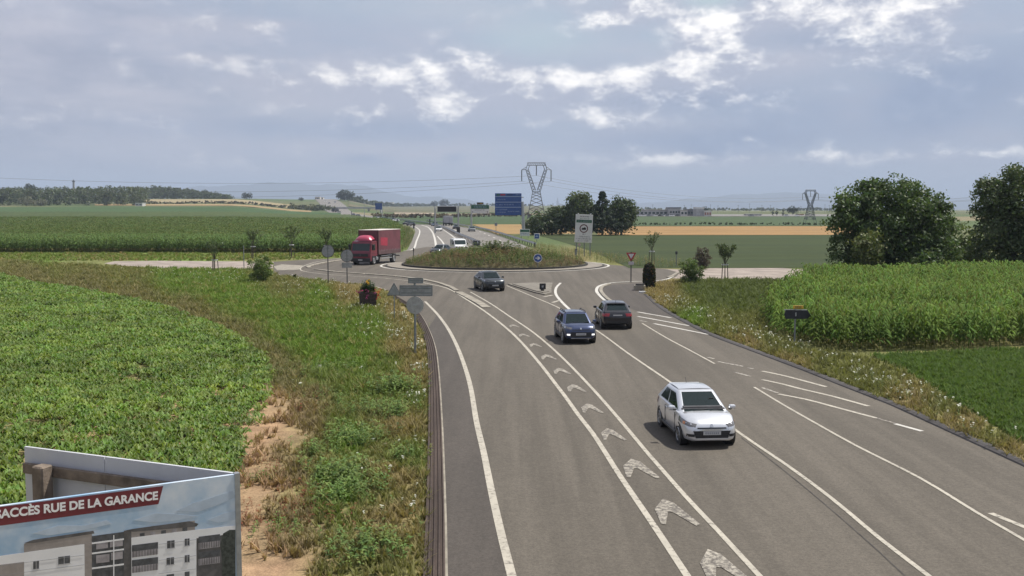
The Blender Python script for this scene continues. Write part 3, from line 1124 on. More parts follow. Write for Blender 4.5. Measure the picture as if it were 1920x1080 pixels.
def hline(pts, w, m, label, dash=None, lift=0.012):
    ln = catmull(wpts(pts), 2.0)
    mb = MB()
    if dash:
        k = max(2, int(dash / 2))
        for i in range(0, len(ln) - k, int(k * 2.3)):
            seg = ln[i:i + k]
            ribbon(mb, seg, w, np.array([hz(*q) + lift for q in seg]))
    else:
        ribbon(mb, ln, w, np.array([hz(*q) + lift for q in ln]))
    return structure(mb.build('lane_marking', M[m]), label, 'marking')


hline([(756, 470), (775, 467), (781, 452), (787, 436), (785, 430), (776, 424.5), (760, 420.5), (735, 416)], 0.34, 'paint_new', 'white left edge line of the dual carriageway')
hline([(818, 464), (815, 447), (810, 434), (802, 426), (790, 422)], 0.42, 'paint_new', 'thick white line left of the lane taper on the dual carriageway')
hline([(835, 463), (829, 453), (820, 443)], 0.3, 'paint_new', 'short white line right of the lane taper')
hline([(860, 451), (851, 445), (842, 438), (830, 430)], 0.3, 'paint_new', 'white inner edge line beside the median barrier')
hline([(905, 464), (890, 453), (876, 445), (861, 436), (850, 430)], 0.3, 'paint_new', 'white inner edge line of the outbound carriageway')
hline([(964, 465), (944, 454), (920, 443), (897, 433.5), (870, 426)], 0.3, 'paint_new', 'dashed white outer line of the outbound carriageway', dash=8)

# ------------------------------------------------------------------ painted lines on the near road
def line(pts, w, m, label, ext=0.0, z=Z_LN, name='lane_marking', step=0.8):
    P = [G(*p) for p in pts]
    if ext:
        P = P + [P[-1] + (P[-1] - P[-2]).normalized() * ext]
    mb = MB()
    ribbon(mb, catmull(P, step), w, z)
    return structure(mb.build(name, M[m]), label, 'marking')


line([(797, 566), (808, 577), (822, 592), (840, 617), (857, 650), (872, 690), (883, 730), (893, 790), (907, 850), (921, 920), (939, 1000), (959, 1080)], 0.18, 'paint',
     'cream edge line curving along left side of the near lane', 9)
line([(640, 484), (600, 490), (572, 498), (563, 505), (575, 510), (620, 515.5), (700, 520.5), (760, 526), (790, 530), (838, 541), (873, 561), (907, 583), (946, 613), (975, 640), (1010, 680),
      (1041, 720), (1060, 745), (1085, 780), (1110, 812), (1133, 847), (1162, 893), (1225, 986), (1287, 1080)], 0.15, 'paint', 'long cream line left of the chevron strip', 9)
line([(882, 548), (920, 570), (957, 595), (990, 617), (1022, 642), (1060, 677), (1110, 729), (1160, 786), (1210, 846), (1230, 869), (1287, 934), (1345, 996), (1422, 1080)], 0.125, 'paint',
     'long white line right of the chevron strip', 9)
line([(950, 536), (1000, 557), (1050, 579), (1115, 618), (1180, 665), (1270, 727), (1385, 812), (1480, 877), (1560, 937), (1650, 1012), (1745, 1085)], 0.115, 'paint',
     'white centre line passing under the white hatchback', 9)
line([(1051, 531), (1043, 540), (1042, 551), (1050, 563), (1067, 580), (1082, 592)], 0.22, 'paint_new', 'short curved white line at right of the splitter island')
line([(1268, 514), (1250, 524), (1222, 527), (1180, 528.5), (1145, 531), (1124, 536.5), (1118.5, 545), (1124, 554), (1136, 565), (1150, 577)], 0.26, 'paint_new',
     'white kerb line rounding the entry of the right lane')
line([(1204, 607), (1249, 634), (1294, 658), (1340, 683)], 0.10, 'paint', 'white right lane line before the hatched gap')
line([(1414, 727), (1470, 761), (1526, 793), (1605, 837), (1725, 898), (1830, 962), (1930, 1020)], 0.10, 'paint', 'long white edge line of the right lane', 8)
for k, (pts, w, m) in enumerate([
        ([(1195, 585.5), (1258, 596.5)], .20, 'paint_new'), ([(1196, 594), (1292, 611.5)], .20, 'paint_new'), ([(1226, 607.5), (1331, 628.5)], .20, 'paint_new'),
        ([(1200, 602), (1212, 604)], .18, 'paint_old'),
        ([(1327, 671), (1339, 673.5)], .13, 'paint_old'), ([(1346, 679), (1394, 688)], .15, 'paint_old'), ([(1402, 690.5), (1412, 692.5)], .13, 'paint_old'), ([(1378, 699), (1407, 707)], .13, 'paint_old'),
        ([(1429, 697), (1472, 706), (1549, 726.5)], .17, 'paint'), ([(1429, 713), (1466, 721), (1500, 730), (1560, 744), (1629, 763)], .17, 'paint'),
        ([(1429, 728), (1458, 738)], .13, 'paint_old'), ([(1459, 740), (1511, 750), (1560, 763), (1642, 785)], .17, 'paint'),
        ([(1642, 785), (1678, 795)], .12, 'paint_worn'), ([(1678, 796), (1729, 810)], .17, 'paint_new'), ([(1857, 964), (1925, 992)], .16, 'paint')]):
    line(pts, w, m, ['topmost of the white hatch bars beside the dark hatchback', 'second white hatch bar below the dark hatchback', 'third white hatch bar ending near the verge',
                     'small worn paint dab left of the hatch bars', 'tiny worn dab before the hatched gap', 'faint worn hatch dash in the gap', 'tiny faint dash right of the gap', 'faint worn dash below the gap',
                     'upper white hatch bar near the right verge', 'middle long white hatch bar near the right verge', 'worn start of the lowest hatch bar', 'lowest long white hatch bar near the right verge',
                     'faded link between two hatch bars', 'short white hatch bar against the dark berm', 'white hatch bar at the right edge of the photo'][k])
for pts in ([(1020, 557), (1036, 554)], [(1036, 568), (1048, 564)]):
    line(pts, .25, 'paint', 'short bar in the paint wedge ahead of the splitter island' if pts[0][0] == 1020 else 'second bar in the paint wedge beside the blue car')
line([(1390, 822), (1470, 884), (1545, 946), (1632, 1022), (1700, 1085)], .035, 'crack', 'thin dark crack beside the white centre line', 5, Z_PT + .002, 'crack', 0.4)

# worn chevrons between the two long lines
chev0 = [(1223, 956), (1239, 935), (1262, 943), (1319, 988), (1311, 991.5), (1261, 963), (1251, 962), (1247, 989), (1237, 987)]
o = G(1268, 962)
Lq = [G(1230, 995), G(1170, 910)]
d0 = (Lq[1] - Lq[0]).normalized()
loc = [((G(*p) - o).dot(d0), (G(*p) - o).dot(Vector((-d0.y, d0.x, 0)))) for p in chev0]
spots = [(1268, 962), (1202, 880), (1151, 816), (1111, 767), (1082, 729), (1055, 697), (1030, 670.5), (1005, 648), (984, 629.5), (965, 612), (1361, 1066)]
names = ['biggest complete worn chevron near the bottom of the chevron strip', 'worn chevron left of the white hatchback front', 'worn chevron left of the white hatchback rear',
         'worn chevron just above the white hatchback', 'fifth worn chevron up the strip', 'sixth worn chevron up the strip', 'worn chevron left below the blue car', 'worn chevron left of the blue car',
         'small worn chevron behind the blue car', 'smallest worn chevron at the far end of the strip', 'cut-off worn chevron at the bottom edge of the photo']
Lpx = [(946, 613), (975, 640), (1010, 680), (1041, 720), (1085, 780), (1133, 847), (1162, 893), (1225, 986), (1287, 1080)]
for s, lb in zip(spots, names):
    c = G(*s)
    k = min(range(len(Lpx) - 1), key=lambda i: abs((Lpx[i][1] + Lpx[i + 1][1]) / 2 - s[1]))
    d = (G(*Lpx[k]) - G(*Lpx[k + 1])).normalized()
    nn = Vector((-d.y, d.x, 0))
    sc = .9 if s[1] > 850 else (.74 if s[1] > 660 else .62)
    poly = [c + d * u * sc + nn * v * sc for u, v in loc]
    sheet('chevron_marking', poly, M['paint_worn'], Z_LN + .004, lb, 'marking')

# ------------------------------------------------------------------ kerbs and islands
def kerb_stones(pts, w, h, gap, length, label, m='concrete'):
    ln = catmull([G(*p) for p in pts], 0.25)
    s = np.concatenate([[0], np.cumsum(np.linalg.norm(np.diff(ln, axis=0), axis=1))])
    root = thing('kerb', label, 'kerb', (ln[0][0], ln[0][1], 0.02))
    root['kind'] = 'structure'
    at = 0.0
    while at + length * .5 < s[-1]:
        e = min(at + length - gap, s[-1])
        a = np.array([np.interp(at, s, ln[:, k]) for k in (0, 1)])
        b = np.array([np.interp(e, s, ln[:, k]) for k in (0, 1)])
        c, d = (a + b) / 2, b - a
        MB().bevbox(c[0] - ln[0][0], c[1] - ln[0][1], h / 2 - .01 + random.uniform(-.004, .004), np.linalg.norm(d), w, h, .025, 1, math.atan2(d[1], d[0])).build('kerb_stone', M[m], root)
        at += length
    return root


kerb_stones([(860, 549), (880, 559), (900, 570), (915, 580)], 0.62, 0.09, .10, 1.9, 'wide concrete separator blocks at head of the chevron strip')
kerb_stones([(592, 506), (640, 511.5), (700, 515.5), (760, 520.5), (805, 527), (840, 537), (856, 546)], 0.42, 0.10, .22, 5.2, 'long concrete separator blocks between slip lane and roundabout')
kerb_stones([(655, 486), (620, 491), (592, 496.5), (577, 500.5), (583, 504)], 0.5, 0.10, .2, 3.0, 'curved concrete separator blocks at left entry')
kerb_stones([(1143, 533.5), (1129, 539), (1126.5, 546), (1131, 554), (1142, 564), (1155, 572)], 0.3, 0.12, .06, 1.6, 'pale kerb stones inside the right lane entry line')
kerb_stones([(1270, 512), (1262, 517.5), (1250, 522)], 0.3, 0.12, .06, 1.6, 'pale kerb stones at right track junction')

# splitter island in front of the roundabout (three low concrete steps)
isl = [G(*p) for p in [(952, 534), (1000, 532), (1036, 532), (1034, 541), (1034, 551), (1021, 554), (1003, 550), (977, 542)]]
cx = sum((p for p in isl), Vector()) / len(isl)
spl = thing('splitter_island', 'pale concrete splitter island carrying a small black sign', 'traffic island', (cx.x, cx.y, 0.02))
for k, (s, h, m) in enumerate(((1.0, .10, 'concrete'), (.84, .16, 'apron'))):
    MB().prism([((p - cx).x * s, (p - cx).y * s) for p in isl], (0, 0, -.01), (1, 0, 0), (0, 1, 0), (0, 0, 1), h).build(('island_base', 'island_top')[k], M['splitter'], spl)

# roundabout: apron ring, dark kerb, planted mound
RC = Vector((-2.05, 123.5, 0))
R_IN, R_OUT = 10.95, 13.15


def ring(r0, r1, z0, z1, name, m, n=96):
    mb = MB()
    vs, fs = [], []
    for k in range(n):
        a = 2 * math.pi * k / n
        c, s = math.cos(a), math.sin(a)
        vs += [(RC.x + c * r0, RC.y + s * r0, z0), (RC.x + c * r0, RC.y + s * r0, z1), (RC.x + c * r1, RC.y + s * r1, z1), (RC.x + c * r1, RC.y + s * r1, z0)]
    for k in range(n):
        o, p = k * 4, ((k + 1) % n) * 4
        fs += [(o, o + 1, p + 1, p), (o + 1, o + 2, p + 2, p + 1), (o + 2, o + 3, p + 3, p + 2)]
    return mb.add(vs, fs).build(name, M[m])


structure(ring(R_IN + .22, R_OUT - .25, -.02, .11, 'island_apron', 'apron'), 'pale concrete apron around the planted roundabout', 'apron')
structure(ring(R_OUT - .25, R_OUT, -.02, .07, 'kerb', 'gravel_dark'), 'low dark outer kerb of roundabout apron', 'kerb')
structure(ring(R_OUT + .35, R_OUT + .62, -.02, Z_LN, 'lane_marking', 'paint_new'), 'white paint ring around the roundabout apron', 'marking')
structure(ring(R_IN, R_IN + .22, -.02, .30, 'kerb', 'gravel_dark'), 'dark raised inner kerb holding the roundabout planting', 'kerb')


def mound_h(x, y):
    r = np.hypot(x - RC.x, y - RC.y) / R_IN
    return 0.22 + 1.15 * np.clip(1 - r * r, 0, 1) ** 0.8


vs, fs, cs = [], [], []
nr, na = 10, 48
for i in range(nr + 1):
    for k in range(na):
        a, r = 2 * math.pi * k / na, R_IN * i / nr * .999
        x, y = RC.x + math.cos(a) * r, RC.y + math.sin(a) * r
        vs.append((x, y, float(mound_h(x, y))))
        cs.append((0.085, 0.075, 0.04))
for i in range(nr):
    for k in range(na):
        fs.append((i * na + k, i * na + (k + 1) % na, (i + 1) * na + (k + 1) % na, (i + 1) * na + k))
structure(raw_mesh('roundabout_mound', np.array(vs), np.array(fs), np.array(cs), M['soil']), 'low earth mound in the middle of the roundabout', 'ground')

# ------------------------------------------------------------------ hills on the horizon, haze
def ridge(label, px0, px1, Y, prof, seed):
    r = np.random.default_rng(seed)
    xs = np.linspace(px0, px1, 90)
    hs = np.interp(xs, [p[0] for p in prof], [p[1] for p in prof])
    for f, a in ((5, 1.6), (13, 1.0), (31, .6)):
        hs = hs + a * np.sin(xs / (px1 - px0) * f * 6.28 + r.uniform(0, 6)) * np.clip(hs / 10, 0, 1)
    mb = MB()
    vs = []
    for a, h in zip(xs, hs):
        x = (a - 960) / FPX * Y
        top = CAM_H + max(h, -2) / FPX * Y
        vs += [(x, Y - 900, -19.9), (x, Y - 350, -20 + (top + 20) * .62), (x, Y, top), (x, Y + 700, -19.9)]
    fs = [(i * 4 + j, i * 4 + j + 1, i * 4 + 5 + j, i * 4 + 4 + j) for i in range(len(xs) - 1) for j in range(3)]
    mb.add(vs, fs)
    structure(mb.build('hills', M['hill'], smooth=True), label, 'hills')


ridge('long faint blue mountain ridge behind the left plain', 150, 960, 14200, [(150, 8), (300, 26), (360, 36), (420, 41), (520, 44), (620, 43), (680, 38), (760, 22), (960, 6)], 3)
ridge('faint blue mountain ridge behind the right plain', 1150, 2300, 14600, [(1150, 4), (1260, 10), (1340, 20), (1390, 26), (1450, 25), (1500, 26), (1560, 22), (1700, 16), (1900, 20), (2300, 8)], 5)

haze = MB().box(0, 7600, 170.5, 34600, 17600, 383).build('haze', bpy.data.materials.new('haze'))
hm = haze.data.materials[0]
hm.use_nodes = True
hn = hm.node_tree
for nd in list(hn.nodes):
    hn.nodes.remove(nd)
ho = hn.nodes.new('ShaderNodeOutputMaterial')
hv = hn.nodes.new('ShaderNodeVolumePrincipled')
hv.inputs['Color'].default_value = (0.62, 0.73, 0.90, 1)
hv.inputs['Density'].default_value = 1.3e-4
hv.inputs['Anisotropy'].default_value = 0.0
hn.links.new(hv.outputs[0], ho.inputs['Volume'])
stuff(haze, 'thin summer haze over the plain', 'haze')

# ------------------------------------------------------------------ fields of growing crops and the verges (uncountable)
rnd = random.Random(5)
beet_t = [broad_template(9, .25, .27, .10, rnd, .35) for _ in range(6)]
grass_t = [blade_template(7, .34, .035, .8, rnd) for _ in range(5)]
fine_t = [blade_template(6, .22, .03, .7, rnd) for _ in range(4)]
soy_t = [broad_template(6, .20, .26, .13, rnd, .25) for _ in range(4)]
corn_t = [corn_template(rnd) for _ in range(6)]
weed_t = [weed_template(rnd, 1.0, 11) for _ in range(5)]
flower_t = [weed_template(rnd, .6, 6, (0.62, 0.62, 0.55)) for _ in range(4)]
yellow_t = [weed_template(rnd, .5, 5, (0.55, 0.42, 0.05)) for _ in range(2)]


def jit(c, n, s=0.2, hue=0.1):
    c = np.broadcast_to(np.asarray(c, float), (n, 3)).copy()
    c *= rng.uniform(1 - s, 1 + s, n)[:, None]
    c[:, 0] *= rng.uniform(1 - hue, 1 + hue, n)
    return c


def fbm(X, Y, sc, seed=0):
    """cheap smooth pseudo-noise in 0..1"""
    r = np.random.default_rng(seed)
    v = 0
    for k in range(6):
        a = r.uniform(0, 6.28)
        f = sc * (1 + .55 * k)
        v = v + np.sin((X * math.cos(a) + Y * math.sin(a)) * f + r.uniform(0, 6.28) + 1.3 * np.sin((X * math.sin(a) - Y * math.cos(a)) * f * .7)) / (1 + .4 * k)
    return np.clip(.5 + v / 4.6, 0, 1)


def soil_dens(X, Y):
    """share of the ground covered: bare where the soil is reddish, patchy elsewhere"""
    c = zone_col(X, Y)
    bare = np.clip((c[:, 0] - c[:, 1] - .038) / .085, 0, 1)
    patch = fbm(X, Y, 1.6, 3)
    return np.clip(1.05 - bare * 1.0 + (patch - .55) * (0.4 + 1.8 * bare), 0.0, 1)


beet_px = [(-420, 1090), (420, 1090), (438, 900), (452, 860), (482, 812), (500, 765), (506, 705), (492, 672), (425, 626), (300, 578), (150, 548), (60, 535), (0, 518), (-420, 505)]
BEET = [G(*p) for p in beet_px]
X, Y = sample(BEET, 19, lambda x, y: np.clip(32 / y, .2, 1) ** .8)
k = rng.random(len(X)) < .93
gap = fbm(X, Y, .9, 44)
k &= (gap > .20) | (rng.random(len(X)) < .25)
X, Y = X[k], Y[k]
row = fbm(X, Y, .35, 8)[:, None]
cc = jit((0.130, 0.192, 0.040), len(X), .42, .18) * (0.82 + .32 * row)
far = np.clip(Y / 36, 1, 2.3)
stuff(scatter('sugar_beet_crop', beet_t, X, Y, np.zeros(len(X)), rng.uniform(.75, 1.3, len(X)) * far ** .75, cc, M['veg'], 1 / far ** .35, tilt=.12), 'dense bright green sugar beet leaves left of the verge', 'crop')

verge_l = [(430, 1090), (798, 1090), (798, 900), (797, 700), (793, 655), (778, 615), (757, 588), (737, 562), (715, 548), (640, 534), (600, 529), (520, 519), (500, 510), (455, 507), (300, 505),
           (235, 502), (150, 497), (0, 490), (0, 515), (60, 530), (150, 545), (300, 576), (425, 622), (495, 670), (512, 705), (506, 765), (485, 815), (452, 865)]
VL = [G(*p) for p in verge_l]
X, Y = sample(VL, 62, lambda x, y: np.clip(27 / y, .10, 1) ** 1.1 * soil_dens(x, y))
cc = zone_col(X, Y) * rng.uniform(.72, 1.28, len(X))[:, None]
straw = rng.random(len(X)) < .16
cc[straw] = cc[straw] * .4 + np.array(KS) * .75
far = np.clip(Y / 30, 1, 3.2)
lush = fbm(X, Y, .8, 21)
stuff(scatter('verge_grass', grass_t, X, Y, np.zeros(len(X)), rng.uniform(.5, 1.15, len(X)) * far ** .75 * (.75 + .5 * lush), cc, M['veg_dull'], rng.uniform(.5, 1.0, len(X)) / far ** .3, tilt=.2),
      'mixed green and straw coloured grass on the left verge', 'grass')
# taller weed clumps on the left bank
cx_, cy_ = [], []
for (px, py, n, rr, h) in [(665, 830, 50, .9, .55), (640, 905, 60, 1.0, .55), (655, 935, 40, .8, .5), (740, 735, 45, .9, .7), (735, 780, 30, .8, .55), (600, 850, 20, .6, .4), (690, 770, 40, 1.2, .45),
                            (760, 860, 24, .5, .4), (700, 1040, 30, .8, .5), (610, 745, 30, 1.2, .35), (570, 700, 40, 1.6, .35), (640, 690, 60, 2.2, .4), (610, 620, 70, 3.5, .4), (480, 560, 70, 4, .5), (340, 530, 60, 5, .6),
                            (530, 1000, 22, .6, .3), (490, 900, 14, .5, .25)]:
    g = G(px, py)
    cx_ += [(g.x + rng.normal(0, rr * .5), g.y + rng.normal(0, rr * .6), h * rng.uniform(.6, 1.2)) for _ in range(n * 2)]
w = np.array(cx_)
stuff(scatter('verge_weeds', weed_t, w[:, 0], w[:, 1], np.zeros(len(w)), w[:, 2], jit((0.140, 0.205, 0.050), len(w), .35, .18), M['veg'], tilt=.15), 'taller leafy weed clumps on the left bank', 'weeds')
# dock leaves turned red
g = [G(400 + 1080 * 0 + px, py) for px, py in ((175, 965), (195, 985), (150, 940), (120, 880), (170, 770), (60, 990))]
w = np.array([(q.x + rng.normal(0, .5), q.y + rng.normal(0, .6)) for q in g for _ in range(28)])
stuff(scatter('red_weeds', weed_t, w[:, 0], w[:, 1], np.zeros(len(w)), rng.uniform(.16, .32, len(w)), jit((0.20, 0.075, 0.045), len(w), .3, .1), M['veg_dull'], tilt=.3), 'dried reddish brown weeds on the bare soil', 'weeds')

flw_px = [(600, 536, 70, 3.0), (560, 540, 60, 4), (640, 560, 80, 3), (680, 585, 60, 2.2), (740, 640, 60, 1.5), (770, 600, 40, 1.2), (785, 660, 50, .8), (790, 700, 40, .6), (790, 760, 26, .4), (450, 525, 120, 5),
          (400, 518, 90, 5), (330, 508, 60, 5), (180, 492, 120, 4), (230, 496, 60, 4), (750, 600, 50, 1.5), (640, 720, 10, 1.5), (690, 880, 7, .8), (760, 980, 8, .6), (786, 840, 9, .5), (786, 920, 8, .5), (700, 625, 50, 2)]
w = np.array([(q.x + rng.normal(0, r * .6), q.y + rng.normal(0, r * .9)) for px, py, n, r in flw_px for q in [G(px, py)] for _ in range(n)])
k = inside(VL, w[:, 0], w[:, 1])
w = w[k]
stuff(scatter('white_wildflowers', flower_t, w[:, 0], w[:, 1], np.zeros(len(w)), rng.uniform(.45, .95, len(w)), jit((0.10, 0.135, 0.05), len(w)), M['veg_dull'], tilt=.1), 'small white wildflowers on the left verge', 'wildflowers')

# grass between the left track and the maize, and round the back of the roundabout
rough = [(-60, 475), (700, 476), (735, 474), (700, 479), (640, 483), (560, 487), (510, 489), (200, 489), (-60, 489)]
RG = [G(*p) for p in rough]
X, Y = sample(RG, 2.2)
cc = np.where((rng.random(len(X)) < .2)[:, None], jit(KS, len(X)), jit((0.135, 0.175, 0.042), len(X), .25))
stuff(scatter('rough_grass', grass_t, X, Y, np.zeros(len(X)), rng.uniform(1.5, 2.8, len(X)), cc, M['veg_dull'], .5 * np.ones(len(X))), 'strip of rough grass in front of the left maize field', 'grass')
rough2 = [(1006, 469), (1000, 458), (1080, 470), (1180, 484), (1330, 498), (1300, 504), (1225, 502), (1130, 494), (1078, 487), (1045, 480)]
RG2 = [G(*p) for p in rough2]
X, Y = sample(RG2, 3.0)
cc = np.where((rng.random(len(X)) < .45)[:, None], jit((0.22, 0.185, 0.10), len(X)), jit((0.120, 0.150, 0.050), len(X), .25))
stuff(scatter('rough_grass', weed_t, X, Y, np.zeros(len(X)), rng.uniform(.35, .8, len(X)), cc, M['veg_dull']), 'dry rough grass on the far side of the roundabout', 'grass')
rough3 = [(757, 473), (766, 466), (774, 450), (777, 438), (768, 429), (740, 424), (700, 418), (690, 424), (735, 445), (745, 474)]
RG3 = [G(*p) for p in rough3]
X, Y = sample(RG3, 2.0)
cc = np.where((rng.random(len(X)) < .35)[:, None], jit((0.20, 0.165, 0.085), len(X)), jit((0.07, 0.105, 0.032), len(X), .25))
stuff(scatter('rough_grass', weed_t, X, Y, np.zeros(len(X)), rng.uniform(.4, 1.1, len(X)), cc, M['veg_dull']), 'weedy verge between maize and dual carriageway', 'grass')

# right verge
verge_r = [(1212, 545), (1245, 530), (1300, 527), (1365, 526), (1465, 527), (1535, 518), (1600, 520), (1470, 560), (1436, 600), (1455, 630), (1520, 660), (1630, 672), (1700, 702), (1920, 842), (1990, 892),
           (1990, 918), (1925, 874), (1762, 799), (1669, 756), (1575, 719), (1500, 689), (1410, 655), (1331, 625), (1275, 597), (1234, 571), (1212, 552)]
VR = [G(*p) for p in verge_r]
X, Y = sample(VR, 40, lambda x, y: np.clip(27 / y, .12, 1) ** 1.1 * soil_dens(x, y))
cc = zone_col(X, Y) * rng.uniform(.72, 1.28, len(X))[:, None]
far = np.clip(Y / 30, 1, 3.2)
stuff(scatter('verge_grass', grass_t, X, Y, np.zeros(len(X)), rng.uniform(.6, 1.25, len(X)) * far ** .75, cc, M['veg_dull'], rng.uniform(.5, 1.0, len(X)) / far ** .3, tilt=.2),
      'mixed green and dry grass on the right verge', 'grass')
pts = catmull([G(*p) for p in [(1240, 562), (1290, 588), (1345, 612), (1420, 646), (1500, 672), (1560, 695), (1640, 730), (1720, 765), (1800, 800), (1900, 850)]], .1)
w = []
for q in pts:
    n = int(rng.random() < .55) + int(2.2 * fbm(np.array([q[0]]), np.array([q[1]]), .5, 5)[0] ** 1.6)
    w += [(q[0] + rng.normal(.3, .75), q[1] + rng.normal(0, .6)) for _ in range(n)]
w = np.array(w)
k = inside(VR, w[:, 0], w[:, 1])
w = w[k]
stuff(scatter('white_wildflowers', flower_t, w[:, 0], w[:, 1], np.zeros(len(w)), rng.uniform(.45, .95, len(w)), jit((0.12, 0.15, 0.06), len(w)), M['veg_dull'], tilt=.1), 'band of white wildflowers along the right verge', 'wildflowers')

# dry tufts growing over the edges of the carriageway
w = []
for q in catmull(RB_out, .12):
    w.append((q[0] + .50 + abs(rng.normal(0, .12)), q[1] + rng.normal(0, .1)))
for q in catmull(LE_out, .12):
    w.append((q[0] - .40 - abs(rng.normal(0, .14)), q[1] + rng.normal(0, .1)))
w = np.array([p for p in w if 12 < p[1] < 105])
k = fbm(w[:, 0] * .2, w[:, 1], 1.1, 31) + rng.normal(0, .15, len(w)) > .42
w = w[k]
stuff(scatter('edge_grass', grass_t, w[:, 0], w[:, 1], np.zeros(len(w)), rng.uniform(.5, 1.1, len(w)), jit(KS, len(w), .3) * .6 + jit(KG2, len(w), .3) * .4, M['veg_dull'], rng.uniform(.5, .9, len(w)), tilt=.35), 'dry grass tufts hanging over both road edges', 'grass')

# short dark green crop at the right edge
soy_px = [(1632, 668), (1925, 655), (2250, 655), (2250, 900), (2000, 895), (1925, 838), (1705, 700)]
SOY = [G(*p) for p in soy_px]
X, Y = sample(SOY, 60)
stuff(scatter('low_green_crop', fine_t, X, Y, np.zeros(len(X)), rng.uniform(1.2, 2.0, len(X)), jit((0.098, 0.150, 0.040), len(X), .14, .08), M['veg_dull'], rng.uniform(.5, .8, len(X)), tilt=.1),
      'even dark green low crop at the right edge', 'crop')

# maize on the right, every plant in its row
def rows(poly, drow, dplant, ang):
    a = np.array([(p[0], p[1]) for p in poly])
    c, s = math.cos(ang), math.sin(ang)
    U, V = a[:, 0] * c + a[:, 1] * s, -a[:, 0] * s + a[:, 1] * c
    u, v = np.meshgrid(np.arange(U.min(), U.max(), dplant), np.arange(V.min(), V.max(), drow))
    u, v = u.ravel() + rng.normal(0, .03, u.size), v.ravel() + rng.normal(0, .04, v.size)
    X, Y = u * c - v * s, u * s + v * c
    k = inside(poly, X, Y)
    return X[k], Y[k]


corn_px = [(1548, 657), (1640, 661), (1925, 650), (2060, 645), (2060, 540), (1925, 535), (1560, 533), (1520, 540), (1475, 565), (1448, 590), (1440, 612), (1462, 632)]
CR = [G(*p) for p in corn_px]
X, Y = rows(CR, .78, .25, R(8))
hs = rng.uniform(.74, 1.04, len(X)) * (.86 + .22 * fbm(X, Y, .3, 2))
cc = jit((0.094, 0.150, 0.030), len(X), .30, .16) * (.8 + .4 * fbm(X, Y, .5, 12))[:, None]
stuff(scatter('maize_crop', corn_t, X, Y, np.zeros(len(X)), hs, cc, M['veg_dull'], tilt=.05), 'tall green maize field in front of the big right trees', 'crop')

# maize on the far left: plants along the front, leafy canopy behind
cf = [(-80, 473.5), (300, 474), (560, 474.5), (668, 474), (745, 470), (752, 464), (668, 463), (300, 462), (-80, 461)]
CF = [G(*p) for p in cf]
X, Y = rows(CF, .8, .30, R(2))
far_t = [corn_template(rnd, 6, 2.15, False) for _ in range(4)]
for t in far_t:
    t[0][:, :2] *= 1.5
stuff(scatter('maize_crop', far_t, X, Y, np.zeros(len(X)), rng.uniform(.85, 1.12, len(X)), jit((0.092, 0.142, 0.044), len(X), .28, .12), M['veg_dull'], tilt=.04), 'front rows of the far left maize field', 'crop')
a_l, y_n, y_f = -150, 170.0, 620.0
vs, fs, cs = [], [], []
ys_ = np.geomspace(y_n, y_f, 150)
nA = 170
for y in ys_:
    r_px = np.interp(y, [150, 185, 240, 330, 440, 620], [752, 757, 756, 742, 716, 655])
    for a in np.linspace(a_l, r_px, nA):
        x = (a - 960) / FPX * y
        vs.append((x, y, float(terr(x, y)) + 1.75 + rng.normal(0, .16)))
        n = fbm(np.array([x]), np.array([y]), .012, 4)[0]
        cs.append(np.array((0.068, 0.092, 0.034)) * (.9 + .2 * n) * (1 if y < 430 else .92))
i = (np.arange(len(ys_) - 1)[:, None] * nA + np.arange(nA - 1)[None]).ravel()
F = np.stack([i, i + 1, i + nA + 1, i + nA], 1)
stuff(raw_mesh('maize_canopy', np.array(vs), F, np.array(cs), M['soil']), 'leafy top of the far left maize field', 'crop')
N = 26000
Y = 162 * (430 / 162) ** rng.random(N)
rp = np.interp(Y, [150, 185, 240, 330, 440], [752, 757, 756, 742, 716])
X = (rng.uniform(-120, 1, N) * 0 + rng.uniform(0, 1, N) * (rp + 120) - 120 - 960) / FPX * Y
top_t = [broad_template(5, .6, .45, .16, rnd, .3) for _ in range(4)]
stuff(scatter('maize_leaves', top_t, X, Y, terr(X, Y) + 1.72, rng.uniform(.8, 1.3, N) * np.clip(Y / 220, .9, 1.7), jit((0.098, 0.130, 0.047), N, .34, .18), M['veg_dull']), 'upper leaves of the far left maize field', 'crop')

# planting on the roundabout: tall weeds, partly dry
N = 5200
a, r = rng.uniform(0, 2 * math.pi, N), R_IN * .985 * np.sqrt(rng.random(N))
X, Y = RC.x + np.cos(a) * r, RC.y + np.sin(a) * r
f = fbm(X, Y, .7, 9)
cc = np.where((f > .60)[:, None], jit((0.160, 0.118, 0.066), N, .28, .12), jit((0.100, 0.138, 0.042), N, .30, .15))
sel = rng.random(N) < .25
cc[sel] = jit((0.19, 0.155, 0.082), sel.sum(), .3)
stuff(scatter('roundabout_weeds', weed_t, X, Y, mound_h(X, Y) - .05, rng.uniform(.45, 1.15, N) * (.62 + .45 * np.clip(1 - (r / R_IN) ** 2, 0, 1)), cc, M['veg_dull'], tilt=.15),
      'brown and green wild planting covering the roundabout', 'planting')
N = 260
a, r = rng.uniform(0, 2 * math.pi, N), rng.uniform(0, 2.3, N)
X, Y = RC.x + .1 + np.cos(a) * r * 1.3, RC.y + np.sin(a) * r
stuff(scatter('tall_weeds', weed_t, X, Y, mound_h(X, Y) - .05, rng.uniform(.9, 1.7, N), jit((0.09, 0.12, 0.045), N, .25), M['veg_dull'], tilt=.2), 'taller grey green weeds at top of the roundabout', 'planting')
